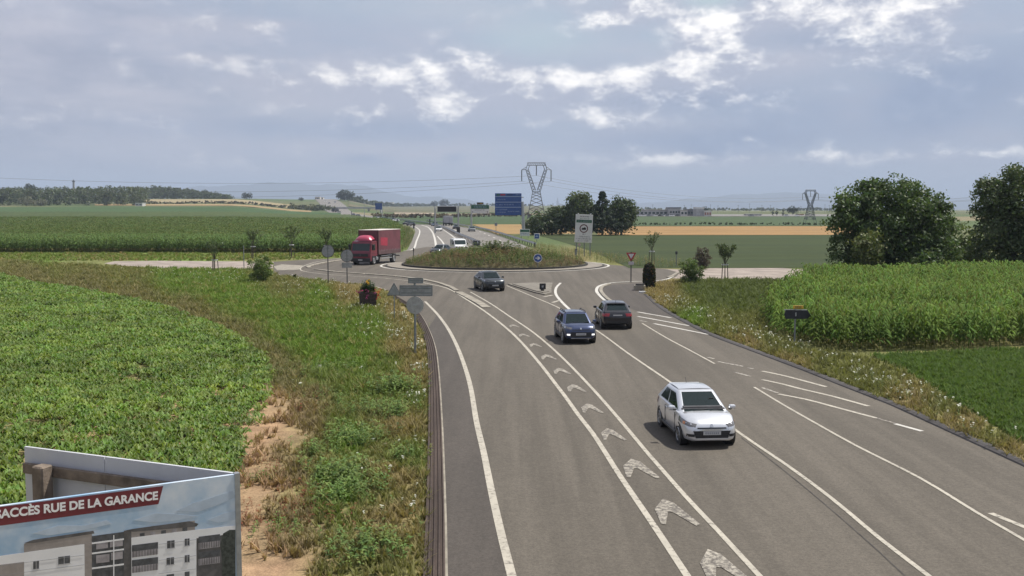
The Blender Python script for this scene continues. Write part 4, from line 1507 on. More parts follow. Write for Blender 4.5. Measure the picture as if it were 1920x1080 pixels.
# shrubs hiding the end of the guard rail, far hedge lines
def hedge(name, label, pts, h, w, n, leaf, base, cat='hedge'):
    ln = catmull(pts, 2.0)
    k = rng.integers(0, len(ln), n)
    hh = h * (.55 + .6 * fbm(ln[k][:, 0], ln[k][:, 1], .11, 6))
    c = np.stack([ln[k][:, 0] + rng.normal(0, w, n), ln[k][:, 1] + rng.normal(0, w, n), terr(ln[k][:, 0], ln[k][:, 1]) + rng.uniform(.2, .9, n) * hh], 1)
    V, F, C = leaf_cloud(c, np.full(n, h * .4), 12, leaf, base, .3)
    return stuff(raw_mesh(name, V, F, C, M['veg']), label, cat)


def PF(px, Y):
    x = (px - 960) / FPX * Y
    return Vector((x, Y, float(terr(x, Y))))


hedge('hedge', 'thin dark bush line between meadow and stubble', [PF(1190, 395), PF(1330, 400), PF(1450, 398), PF(1620, 396)], .9, .4, 180, .5, (0.04, 0.055, 0.025))
hedge('hedge', 'hedge along the slope under the straw field', [PF(270, 960), PF(400, 990), PF(520, 1010), PF(590, 1010)], 2.6, 1.5, 220, 1.3, (0.055, 0.06, 0.035))
hedge('hedge', 'bushy bank left of the far road', [PF(535, 1000), PF(575, 1000), PF(600, 960), PF(606, 1010)], 5, 5, 160, 1.8, (0.075, 0.085, 0.045))
hedge('hedge', 'far tree line along the horizon in the middle', [PF(655, 1650), PF(720, 2400), PF(800, 2900), PF(900, 3000), PF(1000, 3000)], 8, 8, 420, 5, (0.07, 0.088, 0.05))
hedge('hedge', 'far tree line along the horizon on the right', [PF(1180, 1900), PF(1300, 1950), PF(1420, 2000), PF(1600, 2100)], 5, 6, 260, 3.5, (0.09, 0.105, 0.06))
hedge('hedge', 'brown scrub strip behind the motorway', [PF(700, 690), PF(800, 640), PF(900, 720), PF(1010, 760)], 2.5, 3, 180, 1.6, (0.11, 0.085, 0.055))


# the wood on the left horizon: one mass of crowns
def wood():
    n = 1500
    a = rng.uniform(-700, 430, n)
    depth = rng.random(n) ** 1.6
    y0 = np.interp(a, [-700, 0, 272, 280, 430], [900, 900, 905, 1280, 1330])
    Y = y0 + depth * np.interp(a, [-700, 270, 430], [420, 420, 120])
    X = (a - 960) / FPX * Y
    topy = np.interp(a, [-700, 0, 100, 200, 260, 330, 380, 425, 445], [352, 350, 349.5, 348.5, 347, 352, 358, 366, 372])
    g = terr(X, Y)
    want = CAM_H + (388 - topy) / FPX * (y0 + 250) - terr((a - 960) / FPX * (y0 + 250), y0 + 250)
    hh = np.clip(want, 4, 22) * rng.uniform(.68, 1.0, n)
    cents, rad, base = [], [], []
    for k in range(n):
        for j in range(6):
            cents.append((X[k] + rng.normal(0, 2.4), Y[k] + rng.normal(0, 2.4), g[k] + hh[k] * rng.uniform(.04, .9)))
            rad.append(rng.uniform(1.8, 3.4))
    V, F, C = leaf_cloud(np.array(cents), np.array(rad), 14, 1.9, (0.076, 0.096, 0.048), .38)
    stuff(raw_mesh('wood', V, F, C, M['veg']), 'dark wooded rise along the left horizon', 'wood')
    for (px, w, h) in ((52, 14, 7.5), (80, 9, 5.5), (68, 20, 4.5)):
        q = PF(px, 885)
        tree('willow', {52: 'pale grey green willow in front of the wood, left one', 80: 'smaller pale willow in front of the wood, right one', 68: 'low pale willow thicket in front of the wood'}[px], 'tree',
             q, [(0, 0, h * .55, w * .5, w * .4, h * .48)], h * .4, .3, 70, 1.5, 14, .9, (0.15, 0.155, 0.105), 'pale willows before the wood')


wood()

# ------------------------------------------------------------------ single trees and bushes
BIG = (0.076, 0.116, 0.040)


def W(px, Y):
    return PF(px, Y)


def z_at(py, Y):
    return PY(960, py, Y).z


def lob(px, py, rpx, rpy, Y, ox, d=0.0, deep=.8):
    """crown lobe from its outline: centre, half width and half height as seen at distance Y"""
    c = PY(px, py, Y)
    s = Y / FPX
    return (c.x - ox, d, c.z, rpx * s, rpx * s * deep, rpy * s)


Yt = 96
ox = W(1665, Yt).x
tree('broadleaf_tree', 'big dark round tree directly behind the right maize field', 'tree', W(1665, Yt),
     [lob(1665, 420, 92, 78, Yt, ox), lob(1610, 435, 55, 72, Yt, ox), lob(1735, 425, 50, 65, Yt, ox), lob(1640, 380, 40, 38, Yt, ox, .5), lob(1710, 385, 45, 38, Yt, ox, .5),
      lob(1760, 400, 25, 30, Yt, ox), lob(1590, 480, 38, 40, Yt, ox, -1), lob(1690, 485, 70, 40, Yt, ox, -1.5), lob(1745, 480, 45, 40, Yt, ox, -1), lob(1585, 390, 22, 30, Yt, ox)],
     2.5, .38, 700, .85, 60, .28, BIG, limbs=9, rc=.34)
Yt = 99
ox = W(1900, Yt).x
tree('broadleaf_tree', 'tall dark tree cut off by the right edge of the photo', 'tree', W(1900, Yt),
     [lob(1922, 405, 74, 84, Yt, ox), lob(1868, 395, 40, 48, Yt, ox), lob(1912, 345, 44, 38, Yt, ox), lob(1980, 385, 66, 82, Yt, ox), lob(1868, 465, 52, 46, Yt, ox, -1), lob(1938, 470, 66, 48, Yt, ox, -1), lob(1846, 358, 18, 22, Yt, ox)],
     3, .4, 640, .9, 60, .28, (0.078, 0.110, 0.046), limbs=8, rc=.34)
Yt = 104
ox = W(1790, Yt).x
tree('shrub', 'lower bushy shrub filling the gap between the two big right trees', 'shrub', W(1790, Yt), [lob(1800, 470, 48, 42, Yt, ox), lob(1780, 485, 40, 35, Yt, ox), lob(1830, 480, 35, 40, Yt, ox)],
     1.0, .15, 160, .8, 40, .28, (0.10, 0.136, 0.046), limbs=4)
Yt = 92
ox = W(1620, Yt).x
tree('shrub', 'lighter olive shrub at foot of the big round tree', 'shrub', W(1620, Yt), [lob(1625, 470, 26, 34, Yt, ox)], .8, .1, 60, .7, 40, .26, (0.12, 0.145, 0.05), limbs=3)

Yt = 256
for nm, lb, px, lobes, n, base in [
        ('broadleaf_tree', 'rounded grey green tree left of the dark conifer', 1085, [(1085, 395, 26, 30), (1095, 415, 30, 25), (1070, 410, 18, 25), (1085, 378, 14, 14)], 260, (0.088, 0.116, 0.048)),
        ('broadleaf_tree', 'broad dark tree right of the conifer', 1165, [(1165, 408, 26, 30), (1150, 418, 26, 22), (1176, 400, 16, 22), (1165, 390, 14, 14)], 260, (0.062, 0.088, 0.036)),
        ('shrub', 'low dark thicket left of the white ban sign', 1035, [(1020, 424, 28, 18), (1050, 416, 26, 26), (1042, 408, 14, 16)], 220, (0.070, 0.096, 0.042)),
        ('shrub', 'low pale bush beneath the lattice pylon', 1002, [(1000, 428, 16, 13), (1010, 424, 10, 10)], 70, (0.095, 0.115, 0.056))]:
    ox = W(px, Yt).x
    tree(nm, lb, nm.split('_')[-1], W(px, Yt), [lob(*q, Yt, ox) for q in lobes], 2.5, .3, n, 1.5, 26, .62, base, limbs=5, rc=.32)
# conifer
t = thing('conifer', 'pointed dark conifer behind the white ban sign', 'tree', W(1129, 252))
MB().cyl((0, 0, 0), (0, 0, 10.2), .28, .05, 8).build('trunk', M['bark'], t)
cen, rd = [], []
for k in range(240):
    z = 1.0 + 9.6 * rng.random() ** .9
    r = (11.2 - z) * .54 * (1 + .25 * math.sin(z * 4.5))
    a = rng.uniform(0, 6.28)
    cen.append((math.cos(a) * r * rng.uniform(.4, 1), math.sin(a) * r * rng.uniform(.4, 1), z - .1 * r))
    rd.append(.35 + .06 * (11 - z))
V, F, C = leaf_cloud(np.array(cen), np.array(rd), 22, .5, (0.034, 0.052, 0.030), .3, .6)
raw_mesh('crown', V, F, C, M['veg'], t)

# lone far trees
for px, Y, w, h, lb, nm in [(1320, 830, 5.5, 7.5, 'small lone round tree behind the white roofed shed', 'broadleaf_tree'), (1485, 900, 8.5, 7, 'small lone flat crowned tree left of the second pylon', 'broadleaf_tree'),
                            (648, 1560, 26, 16, 'dark isolated clump of trees on the far crest', 'tree_clump'), (833, 2600, 24, 20, 'dark far tree clump just behind the motorway screen, right one', 'tree_clump'),
                            (815, 2600, 18, 16, 'dark far tree clump just behind the motorway screen, left one', 'tree_clump'), (566, 1500, 7, 6, 'tiny dark tree on the crest left of the far houses', 'broadleaf_tree'),
                            (462, 1330, 9, 9, 'small dark tree right of the wood edge', 'broadleaf_tree'), (470, 1335, 7, 10, 'second small dark tree right of the wood edge', 'broadleaf_tree'), (60, 1210, 12, 9, 'bare topped tree standing above the wood', 'broadleaf_tree')]:
    q = W(px, Y)
    up = h * .6 if px in (1320, 1485) else h * .5
    if px == 60:
        q.z += 10
    tree(nm, lb, 'tree', q, [(0, 0, up, w * .5, w * .5, h * .42), (w * .25, 0, up * .9, w * .3, w * .3, h * .34), (-w * .25, 0, up * .95, w * .3, w * .3, h * .32)], h * .5, h * .03, 90, w * .13, 22, w * .07, (0.034, 0.048, 0.026), limbs=4)


def young_tree(label, px, py, crown_top, spread_px, stakes, seed, lush=1.0, group='young staked trees around the roundabout'):
    g = G(px, py)
    s = g.y / FPX
    h = (py - crown_top) * s
    rr = random.Random(seed)
    t = thing('young_tree', label, 'tree', (g.x, g.y, 0), 0, group)
    mb = MB()
    fork = h * .48
    mb.cyl((0, 0, 0), (0, 0, fork), .05, .04, 6)
    tips = []
    for k in range(8):
        a = k * 2.4 + rr.uniform(-.3, .3)
        r = spread_px * s * .5 * rr.uniform(.35, 1)
        e = Vector((math.cos(a) * r, math.sin(a) * r * .7, h * rr.uniform(.78, 1.0)))
        mb.cyl((0, 0, fork * rr.uniform(.85, 1)), e, .028, .010, 4)
        tips.append(e)
    mb.build('trunk', M['bark'], t)
    cen = []
    for e in tips:
        b = Vector((0, 0, fork))
        cen += [b.lerp(e, f) + Vector((rr.uniform(-.1, .1), rr.uniform(-.1, .1), 0)) for f in (.45, .62, .78, .92, 1.0)]
    V, F, C = leaf_cloud(np.array([tuple(c) for c in cen]), np.full(len(cen), .20 + .02 * h), int(18 * lush), .17, (0.075, 0.102, 0.042), .3)
    raw_mesh('crown', V, F, C, M['veg'], t)
    for k in range(stakes):
        a = k * 2 * math.pi / stakes + .5
        MB().cyl((math.cos(a) * .38, math.sin(a) * .38, 0), (math.cos(a) * .30, math.sin(a) * .30, h * .46), .045, .04, 7).build('stake', M['stake'], t)
    if stakes:
        MB().cyl((0, 0, h * .41), (0, 0, h * .44), .34, .34, 12, cap=False).build('tie', M['white'], t)
    return t


young_tree('thin young tree with dark stakes on the grass in front of the left track', 403, 511, 455, 26, 3, 1, .5)
young_tree('young V shaped tree with pale stakes behind the thin signpost', 475, 486, 430, 30, 3, 2)
young_tree('young spreading tree with stakes in front of the maize, middle of the left trees', 547, 484, 425, 46, 3, 3)
young_tree('young tree with stakes right behind the taller round sign', 612, 483, 430, 34, 3, 4)
young_tree('tall sparse young tree with stakes right of the give way sign', 1222, 497, 436, 32, 3, 5, .6)
young_tree('young tree with two black stakes on the right grass', 1359, 524, 458, 40, 2, 6, 1.6)


def bush(label, px, py, wpx, hpx, base, group=None, n=90):
    g = G(px, py)
    s = g.y / FPX
    w, h = wpx * s, hpx * s
    t = thing('bush', label, 'bush', (g.x, g.y, 0), 0, group)
    mb = MB()
    for k in range(7):
        a = k * .9
        mb.cyl((0, 0, 0), (math.cos(a) * w * .3, math.sin(a) * w * .3, h * .7), .03, .012, 5)
    mb.build('stem', M['bark'], t)
    cen = crown_clumps([(0, 0, h * .52, w * .45, w * .45, h * .46), (0, 0, h * .3, w * .3, w * .3, h * .25)], n, .4)
    V, F, C = leaf_cloud(cen, np.full(n, w * .12), 46, .15, base, .25)
    V[:, 2] = np.maximum(V[:, 2], .03)
    raw_mesh('foliage', V, F, C, M['veg'], t)


bush('round bright green bush at end of the left track', 488, 531, 50, 54, (0.120, 0.170, 0.046))
bush('green bush on the right verge before the gravel track', 1296, 534, 46, 50, (0.110, 0.158, 0.048))
bush('purplish brown bush half hidden behind the green right bush', 1316, 505, 36, 40, (0.105, 0.095, 0.075))
bush('small dark weed tuft on grass beside the slip lane', 553, 524, 7, 10, (0.05, 0.07, 0.03), n=14)

# ------------------------------------------------------------------ signs
def disc(mb, c, r, y0, y1, n=28):
    mb.cyl((c[0], y0, c[2]), (c[0], y1, c[2]), r, r, n)


def facing(x, y, extra=0.0):
    return math.atan2(-x, y) * -1 * -1 + extra


def sign_at(name, label, px, py, cat='sign', rz=0.0, group=None):
    g = G(px, py)
    return thing(name, label, cat, (g.x, g.y, 0), rz, group), g.y / FPX, g.y


# round sign backs at the left entry
def round_back(label, px, py, cpy, rpx, under=None):
    t, s, Y = sign_at('road_sign', label, px, py, rz=R(12), group='round sign backs at the left entry')
    zc = (py - cpy) * s
    mb = MB()
    mb.cyl((0, .04, -.2), (0, .04, zc + rpx * s), .045, n=10)
    mb.build('pole', M['pole_dark'], t)
    mb = MB()
    disc(mb, (0, 0, zc), rpx * s, .0, .03)
    d = mb.build('disc', M['sign_back'], t)
    mb = MB()
    for k in range(28):
        a, b = k * 2 * math.pi / 28, (k + 1) * 2 * math.pi / 28
        mb.cyl((math.cos(a) * rpx * s, .015, zc + math.sin(a) * rpx * s), (math.cos(b) * rpx * s, .015, zc + math.sin(b) * rpx * s), .028, n=5)
    mb.build('rim', M['sign_edge'], t)
    if under:
        MB().bevbox(0, .0, (py - under[0]) * s, under[1] * s, .03, under[2] * s, .01, 1).build('panel', M['sign_back'], t)
    mb = MB()
    for dz in (-.25, .25):
        mb.box(0, -.02, zc + dz, .34, .02, .04)
    build_each(mb, 'bracket', M['pole'], t)


round_back('taller grey round sign back, left of the two', 615.5, 535, 471, 11.3)
round_back('grey round sign back above a small square panel', 651, 531, 479.5, 11.3, (497, 19, 10))

# warning triangle, seen from behind
t, s, Y = sign_at('road_sign', 'grey triangular sign back on a thin post left of the direction sign', 739.5, 601)
MB().cyl((0, .03, -.2), (0, .03, 66 * s), .035, n=10).build('pole', M['pole'], t)
z0, z1 = (601 - 553) * s, (601 - 530.5) * s
MB().prism([(-13 * s, z0), (13 * s, z0), (1.2 * s, z1), (-1.2 * s, z1)], (0, 0, 0), (1, 0, 0), (0, 0, 1), (0, -1, 0), .03).build('triangle_plate', M['sign_back'], t)
mb = MB()
P = [(-13 * s, z0), (13 * s, z0), (0, z1)]
for a, b in ((0, 1), (1, 2), (2, 0)):
    mb.cyl((P[a][0], -.015, P[a][1]), (P[b][0], -.015, P[b][1]), .022, n=5)
mb.build('rim', M['sign_edge'], t)

# direction sign seen from behind beside the left lane
t, s, Y = sign_at('direction_sign', 'tall grey post with two sign backs and a round disc beside the left lane', 778.5, 668, rz=R(-2))
MB().cyl((0, .05, -.2), (0, .05, 148 * s), .055, n=12).build('pole', M['pole'], t)
MB().cyl((0, .05, 0), (0, .05, .06), .14, n=12).build('foot', M['gravel_dark'], t)
def back_panel(parent, cx, z, w, h, nm='panel'):
    p = MB().bevbox(cx, 0, z, w, .03, h, .012, 1).build(nm, M['sign_back'], parent)
    mb = MB()
    for dz in (-h / 2, h / 2):
        mb.box(cx, -.012, z + dz, w + .02, .05, .035)
    for dx in (-w / 2, w / 2):
        mb.box(cx + dx, -.012, z, .035, .046, h - .03)
    for dz in ((-.22, .22) if h > .3 else (0,)):
        mb.box(cx, -.022, z + dz * h, w * .94, .02, .045)
    build_each(mb, 'stiffener', M['pole'], p)
back_panel(t, 2 * s, (668 - 524.5) * s, 27 * s, 9 * s)
back_panel(t, 2.5 * s, (668 - 543.5) * s, 61 * s, 19 * s)
mb = MB()
disc(mb, (.5 * s, 0, (668 - 571) * s), 16.5 * s, -.012, .014)
mb.build('disc', mat('disc_back_pale', (0.36, 0.355, 0.345), 0.5, 0.2, var=.15, scale=5), t)
mb = MB()
for zz in (543, 571):
    mb.box(0, .01, (668 - zz) * s, .16, .12, .06)
build_each(mb, 'clamp', M['steel'], t)

# direction sign on the right verge: yellow route plate above two dark arrow panels
t, s, Y = sign_at('direction_sign', 'grey post with yellow route plate and dark arrow panel on the right verge', 1490, 651, rz=R(-3))
MB().cyl((0, .04, -.2), (0, .04, 79 * s), .045, n=12).build('pole', M['pole'], t)
p = MB().bevbox(5 * s, 0, (651 - 575) * s, 19 * s, .03, 6.5 * s, .01, 1).build('route_plate', M['yellow'], t)
mb = MB()
for dz in (-2.4, 2.4):
    mb.box(5 * s, -.022, (651 - 575 + dz) * s, 17 * s, .012, .5 * s)
for k in range(4):
    mb.box((0.5 + 3 * k) * s, -.022, (651 - 575) * s, 1.5 * s, .012, 2.2 * s)
mb.build('print', M['ink'], p)['kind'] = 'stuff'
z0, h = (651 - 588.5) * s, 17 * s
MB().prism([(-20 * s, z0 - h / 2), (20 * s, z0 - h / 2), (26 * s, z0 - 1.5 * s), (20 * s, z0 + h / 2), (-20 * s, z0 + h / 2), (-23 * s, z0)], (2 * s, 0, 0), (1, 0, 0), (0, 0, 1), (0, -1, 0), .035).build('arrow_panel', mat('panel_back_dark', (0.022, 0.024, 0.032), .5, .2, var=.3, scale=6), t)
MB().box(0, -.0, (651 - 580.3) * s, 42 * s, .07, .05).build('top_rail', M['steel'], t)
MB().box(.5 * s, -.05, z0, 2 * s, .03, 7 * s).build('clamp', M['steel'], t)

# give way sign
t, s, Y = sign_at('give_way_sign', 'red bordered white give way triangle above a small blank plate', 1183, 530, rz=R(-4))
MB().cyl((0, .04, -.2), (0, .04, 58 * s), .05, n=12).build('pole', M['pole_dark'], t)
def tri(r, zc):
    return [(-r, zc + r * .56), (r, zc + r * .56), (r * .12, zc - r * 1.05), (-r * .12, zc - r * 1.05)]
zc = (530 - 479) * s
MB().prism(tri(9.6 * s, zc), (0, 0, 0), (1, 0, 0), (0, 0, 1), (0, 1, 0), .03).build('red_border', M['red'], t)
MB().prism([(-5.4 * s, zc + 3.2 * s), (5.4 * s, zc + 3.2 * s), (0, zc - 6.2 * s)], (0, -.008, 0), (1, 0, 0), (0, 0, 1), (0, 1, 0), .012).build('white_centre', M['white'], t)
MB().bevbox(0, 0, (530 - 493.5) * s, 10 * s, .03, 6 * s, .01, 1).build('plate', mat('plate_pinkish', (0.45, .41, .42), .5), t)

# blue arrow disc in the planting
g = PY(1008.5, 484, 114.0)
t = thing('arrow_sign', 'round blue sign with white right pointing arrow in the roundabout planting', 'sign', (g.x, g.y, 0))
s = 114 / FPX
MB().cyl((0, .04, 0), (0, .04, g.z), .04, n=10).build('pole', M['pole'], t)
mb = MB()
disc(mb, (0, 0, g.z), 8.2 * s, 0, .03)
mb.build('white_rim', M['white'], t)
mb = MB()
disc(mb, (0, 0, g.z), 7.1 * s, -.012, -.001)
mb.build('blue_disc', M['blue'], t)
aw = s * 1.02
MB().prism([(-4.6 * aw, -.9 * aw), (.2 * aw, -.9 * aw), (-1.2 * aw, -3.1 * aw), (1.2 * aw, -3.1 * aw), (5 * aw, 0), (1.2 * aw, 3.1 * aw), (-1.2 * aw, 3.1 * aw), (.2 * aw, .9 * aw), (-4.6 * aw, .9 * aw)],
           (0, -.022, g.z), (1, 0, 0), (0, 0, 1), (0, 1, 0), .008).build('arrow', M['white'], t)

# small black sign on the splitter island
t, s, Y = sign_at('island_sign', 'small black square sign on a short post on the splitter island', 1017, 549, rz=R(8))
MB().bevbox(0, 0, .18, .26, .16, .45, .02, 1).build('post', M['black'], t)
MB().bevbox(.02, 0, (549 - 538) * s + .05, 12 * s, .06, 11.5 * s, .03, 1).build('panel', M['black'], t)
MB().prism([(-2.2 * s, -1 * s), (.5 * s, -3 * s), (1.5 * s, -.6 * s), (2.4 * s, 2.6 * s), (-.2 * s, 1.2 * s), (-1.6 * s, 2.6 * s)], (.02, -.036, (549 - 538) * s + .05), (1, 0, 0), (0, 0, 1), (0, -1, 0), .006).build('emblem', M['sign_back'], t)


def glyph_row(mb, x0, x1, z, h, y, seed, gap=.35):
    """row of small letter-like strokes, as far as the far sign can be made out"""
    r = random.Random(seed)
    x = x0
    while x < x1 - h * .3:
        w = h * r.uniform(.45, .75)
        if r.random() < .16:
            x += w
            continue
        st = w * .3
        mb.box(x + st / 2, y, z, st, .014, h)
        if r.random() < .7:
            mb.box(x + w / 2 + st * .5, y, z + h * r.choice((-.4, 0, .4)), w - st * 1.1, .014, h * .2)
        if r.random() < .5:
            mb.box(x + w - st / 2 + .002, y, z, st * .9, .014, h * .96)
        x += w * (1 + gap)


# large white lorry ban board
t, s, Y = sign_at('lorry_ban_board', 'large white board with dark ring and black lorry symbol on tall legs', 1092, 481, rz=R(3))
tilt = R(2.5)
zc, bw, bh = (481 - 428.5) * s, 32.5 * s, 52.5 * s
b = MB().bevbox(0, 0, zc, bw, .06, bh, .02, 1).build('board', M['white'], t)
b.rotation_euler = (0, tilt, 0)
for dx in (-13.5, 1.5, 12.5):
    MB().box(dx * s + .15, .09, (zc + 5 * s) / 2 - .1, .14, .12, zc + 5 * s).build('leg', M['pole'], t)
mb = MB()
glyph_row(mb, -8 * s, 10 * s, zc + 22.5 * s, 2.2 * s, -.034, 3)
glyph_row(mb, -10 * s, 12 * s, zc - 15.2 * s, 2.0 * s, -.034, 4)
glyph_row(mb, -14 * s, 14 * s, zc - 19.3 * s, 1.9 * s, -.034, 5)
glyph_row(mb, -10 * s, 12 * s, zc - 22.8 * s, 1.8 * s, -.034, 6)
glyph_row(mb, -4.5 * s, 4 * s, zc - 10.6 * s, 2.2 * s, -.034, 7)
mb.build('print', M['ink'], b)['kind'] = 'stuff'
mb = MB()
glyph_row(mb, -8 * s, 10 * s, zc + 18.5 * s, 1.6 * s, -.034, 8)
mb.build('green_print', M['green'], b)['kind'] = 'stuff'
gb = MB().box(0, -.034, zc + 13.6 * s, 29 * s, .012, 5.4 * s).build('green_band', M['green'], b)
mb = MB()
glyph_row(mb, -12 * s, 13 * s, zc + 13.6 * s, 2.0 * s, -.042, 9)
mb.build('band_print', M['dull_ink'], b)['kind'] = 'stuff'
mb = MB()
n = 36
for k in range(n):
    a, c = 2 * math.pi * k / n, 2 * math.pi * (k + 1) / n
    q = lambda r, th: (math.cos(th) * r, math.sin(th) * r)
    mb.prism([q(8.0 * s, a), q(8.0 * s, c), q(6.1 * s, c), q(6.1 * s, a)], (0, -.031, zc), (1, 0, 0), (0, 0, 1), (0, -1, 0), .012)
mb.build('ring', M['dred'], b)
MB().prism([(-4 * s, -2.4 * s), (4 * s, -2.4 * s), (4.2 * s, .8 * s), (2.6 * s, 2.2 * s), (.6 * s, 2.4 * s), (-.4 * s, 1.2 * s), (-2.2 * s, 1.4 * s), (-4.2 * s, -.2 * s)], (0, -.031, zc), (1, 0, 0), (0, 0, 1), (0, -1, 0), .012).build('lorry_symbol', M['black'], b)
MB().cyl((-11.5 * s, 0, zc + 26.5 * s), (-11.5 * s, 0, zc + 28.5 * s), .1, n=8).build('cap', M['white'], b)
MB().cyl((11.5 * s, 0, zc + 26.5 * s), (11.5 * s, 0, zc + 28.5 * s), .1, n=8).build('cap', M['white'], b)
t, s, Y = sign_at('post', 'short grey green marker post at foot of the white ban board', 1080, 482, cat='post')
MB().bevbox(0, 0, 7 * s, 4.5 * s, .3, 14 * s, .05, 1).build('body', M['pole'], t)
MB().bevbox(0, 0, 14.6 * s, 4.7 * s, .32, 1.2 * s, .03, 1).build('cap', M['pole_dark'], t)
t, s, Y = sign_at('road_sign', 'small round pale sign beside the legs of the ban board', 1086, 482)
MB().cyl((0, .05, 0), (0, .05, 24 * s), .04, n=8).build('pole', M['pole'], t)
mb = MB()
disc(mb, (0, 0, 23.5 * s), 2.6 * s, 0, .03, 16)
mb.build('disc', mat('pale_pink', (.42, .3, .3), .5), t)

# big blue overhead sign on a cantilever post
Yb = 250.0
s = Yb / FPX
q = PF(982, Yb)
t = thing('overhead_sign', 'big blue motorway direction board on a single tall post', 'sign', q)
ox = lambda px: (px - 982) * s
z = lambda py: z_at(py, Yb)
MB().cyl((0, 0, 0), (-.3, 0, z(378)), .42, .30, 12).build('post', M['steel'], t)
mb = MB()
for yy in (370, 392):
    mb.box(ox(955), .25, z(yy), 54 * s, .18, .22)
build_each(mb, 'arm', M['steel'], t)
bd = MB().bevbox(ox(953), 0, z(383), 49.5 * s, .14, 41 * s, .04, 1).build('board', M['blue'], t)
mb = MB()
for yy in (368.5, 379, 388.6):
    mb.box(ox(953), -.08, z(yy), 48.6 * s, .025, 1.3 * s)
build_each(mb, 'white_rule', M['pale_blue'], bd)
mb = MB()
for r_, (yy, x0, x1) in enumerate([(365, 931, 936), (365, 967, 975), (374, 931, 943), (374, 945, 950), (384, 931, 943), (383.5, 945, 963), (393, 931, 950), (396.5, 952, 974), (398, 931, 949)]):
    glyph_row(mb, ox(x0), ox(x1), z(yy), 2.0 * s, -.085, 20 + r_, .3)
mb.build('lettering', M['pale_blue'], bd)['kind'] = 'stuff'
MB().box(ox(943), -.084, z(365.2), 9 * s, .03, 2.6 * s).build('red_badge', M['red'], bd)
MB().box(ox(934), -.084, z(365.2), 6 * s, .02, 3 * s).build('green_badge', M['green'], bd)
MB().box(ox(956), -.088, z(365.2), 10 * s, .02, 2.2 * s).build('dark_strip', mat('navy', (.012, .03, .10), .5), bd)

# black message screen
Yb = 275.0
s = Yb / FPX
q = PF(859.5, Yb)
t = thing('message_screen', 'black electronic message screen over the dual carriageway', 'sign', q)
ox = lambda px: (px - 859.5) * s
z = lambda py: z_at(py, Yb)
scb = MB().bevbox(ox(838.5), 0, z(392), 37 * s, .5, 11.5 * s, .08, 1).build('cabinet', M['steel'], t)
MB().box(ox(838.5), -.27, z(392), 34.5 * s, .04, 9.5 * s).build('screen', M['black'], scb)
mb = MB()
for k in range(4):
    mb.box(ox(838.5), -.29, z(388.5 + 2.3 * k), 33 * s, .012, .25 * s)
build_each(mb, 'screen_line', mat('screen_dim', (.05, .045, .055), .4), scb)
MB().cyl((0, .3, 0), (0, .3, z(386)), .24, .20, 10).build('post', M['steel'], t)
MB().box(0, .3, .8, .9, .9, 1.6).build('post_base', M['gravel_dark'], t)
MB().cyl((ox(816), .3, 0), (ox(816), .3, z(386)), .22, .18, 10).build('post', M['steel'], t)
MB().cyl((ox(816), -.2, z(389)), (ox(816), .1, z(389)), .28, .28, 10).build('lamp_box', M['white'], t)

# green and white exit board with a small dark plate above
Yb = 300.0
s = Yb / FPX
q = PF(884, Yb)
t = thing('exit_board', 'green over white direction board with small dark plate on top', 'sign', q)
ox = lambda px: (px - 884) * s
z = lambda py: z_at(py, Yb)
MB().cyl((0, .2, 0), (0, .2, z(384)), .26, .2, 10).build('post', M['steel'], t)
MB().box(ox(900), .2, z(392), 36 * s, .2, .25).build('arm', M['steel'], t)
gr = MB().bevbox(ox(900.5), 0, z(388), 33.5 * s, .12, 7 * s, .03, 1).build('green_panel', M['green'], t)
wp = MB().bevbox(ox(900.5), 0, z(396), 33.5 * s, .12, 8.6 * s, .03, 1).build('white_panel', M['white'], t)
bp = MB().bevbox(ox(900.5), 0, z(381.4), 12.5 * s, .12, 4 * s, .03, 1).build('dark_plate', M['black'], t)
mb = MB()
glyph_row(mb, ox(895.5), ox(906), z(381.4), 1.6 * s, -.07, 31)
mb.build('amber_print', M['yellow'], bp)['kind'] = 'stuff'
mb = MB()
glyph_row(mb, ox(889), ox(914), z(388), 2.4 * s, -.07, 32)
mb.build('lettering', M['pale_blue'], gr)['kind'] = 'stuff'
mb = MB()
glyph_row(mb, ox(890), ox(909), z(393.6), 1.7 * s, -.07, 33)
for px in (886.5, 914):
    mb.prism([(-1.2 * s, 1 * s), (1.2 * s, 1 * s), (0, -1.6 * s)], (ox(px), -.066, z(397.5)), (1, 0, 0), (0, 0, 1), (0, -1, 0), .014)
mb.build('print', M['ink'], wp)['kind'] = 'stuff'

# smaller signs
def small_board(name, label, px, Y, zpy, w, h, m, extra=None, cat='sign', legs=1):
    q = PF(px, Y)
    s = Y / FPX
    t = thing(name, label, cat, q)
    zz = PY(960, zpy, Y).z - q.z
    for k in range(legs):
        dx = 0 if legs == 1 else (-.35 + .7 * k) * w * s
        MB().cyl((dx, .08, 0), (dx, .08, zz), .06, n=8).build('post', M['pole'], t)
    b = MB().bevbox(0, 0, zz, w * s, .08, h * s, .02, 1).build('panel', M[m], t)
    if extra:
        extra(b, zz, s)
    return t


def ex_a(b, zz, s):
    MB().box(0, -.045, zz + 3.3 * s, 17 * s, .02, 4.6 * s).build('green_band', M['green'], b)
    mb = MB()
    glyph_row(mb, -7.5 * s, 7.5 * s, zz - 2.4 * s, 2 * s, -.045, 41)
    mb.build('print', M['blue'], b)['kind'] = 'stuff'


small_board('direction_board', 'small green and white board at foot of the big blue sign', 984, 232, 436, 18.5, 13, 'white', ex_a, legs=2)


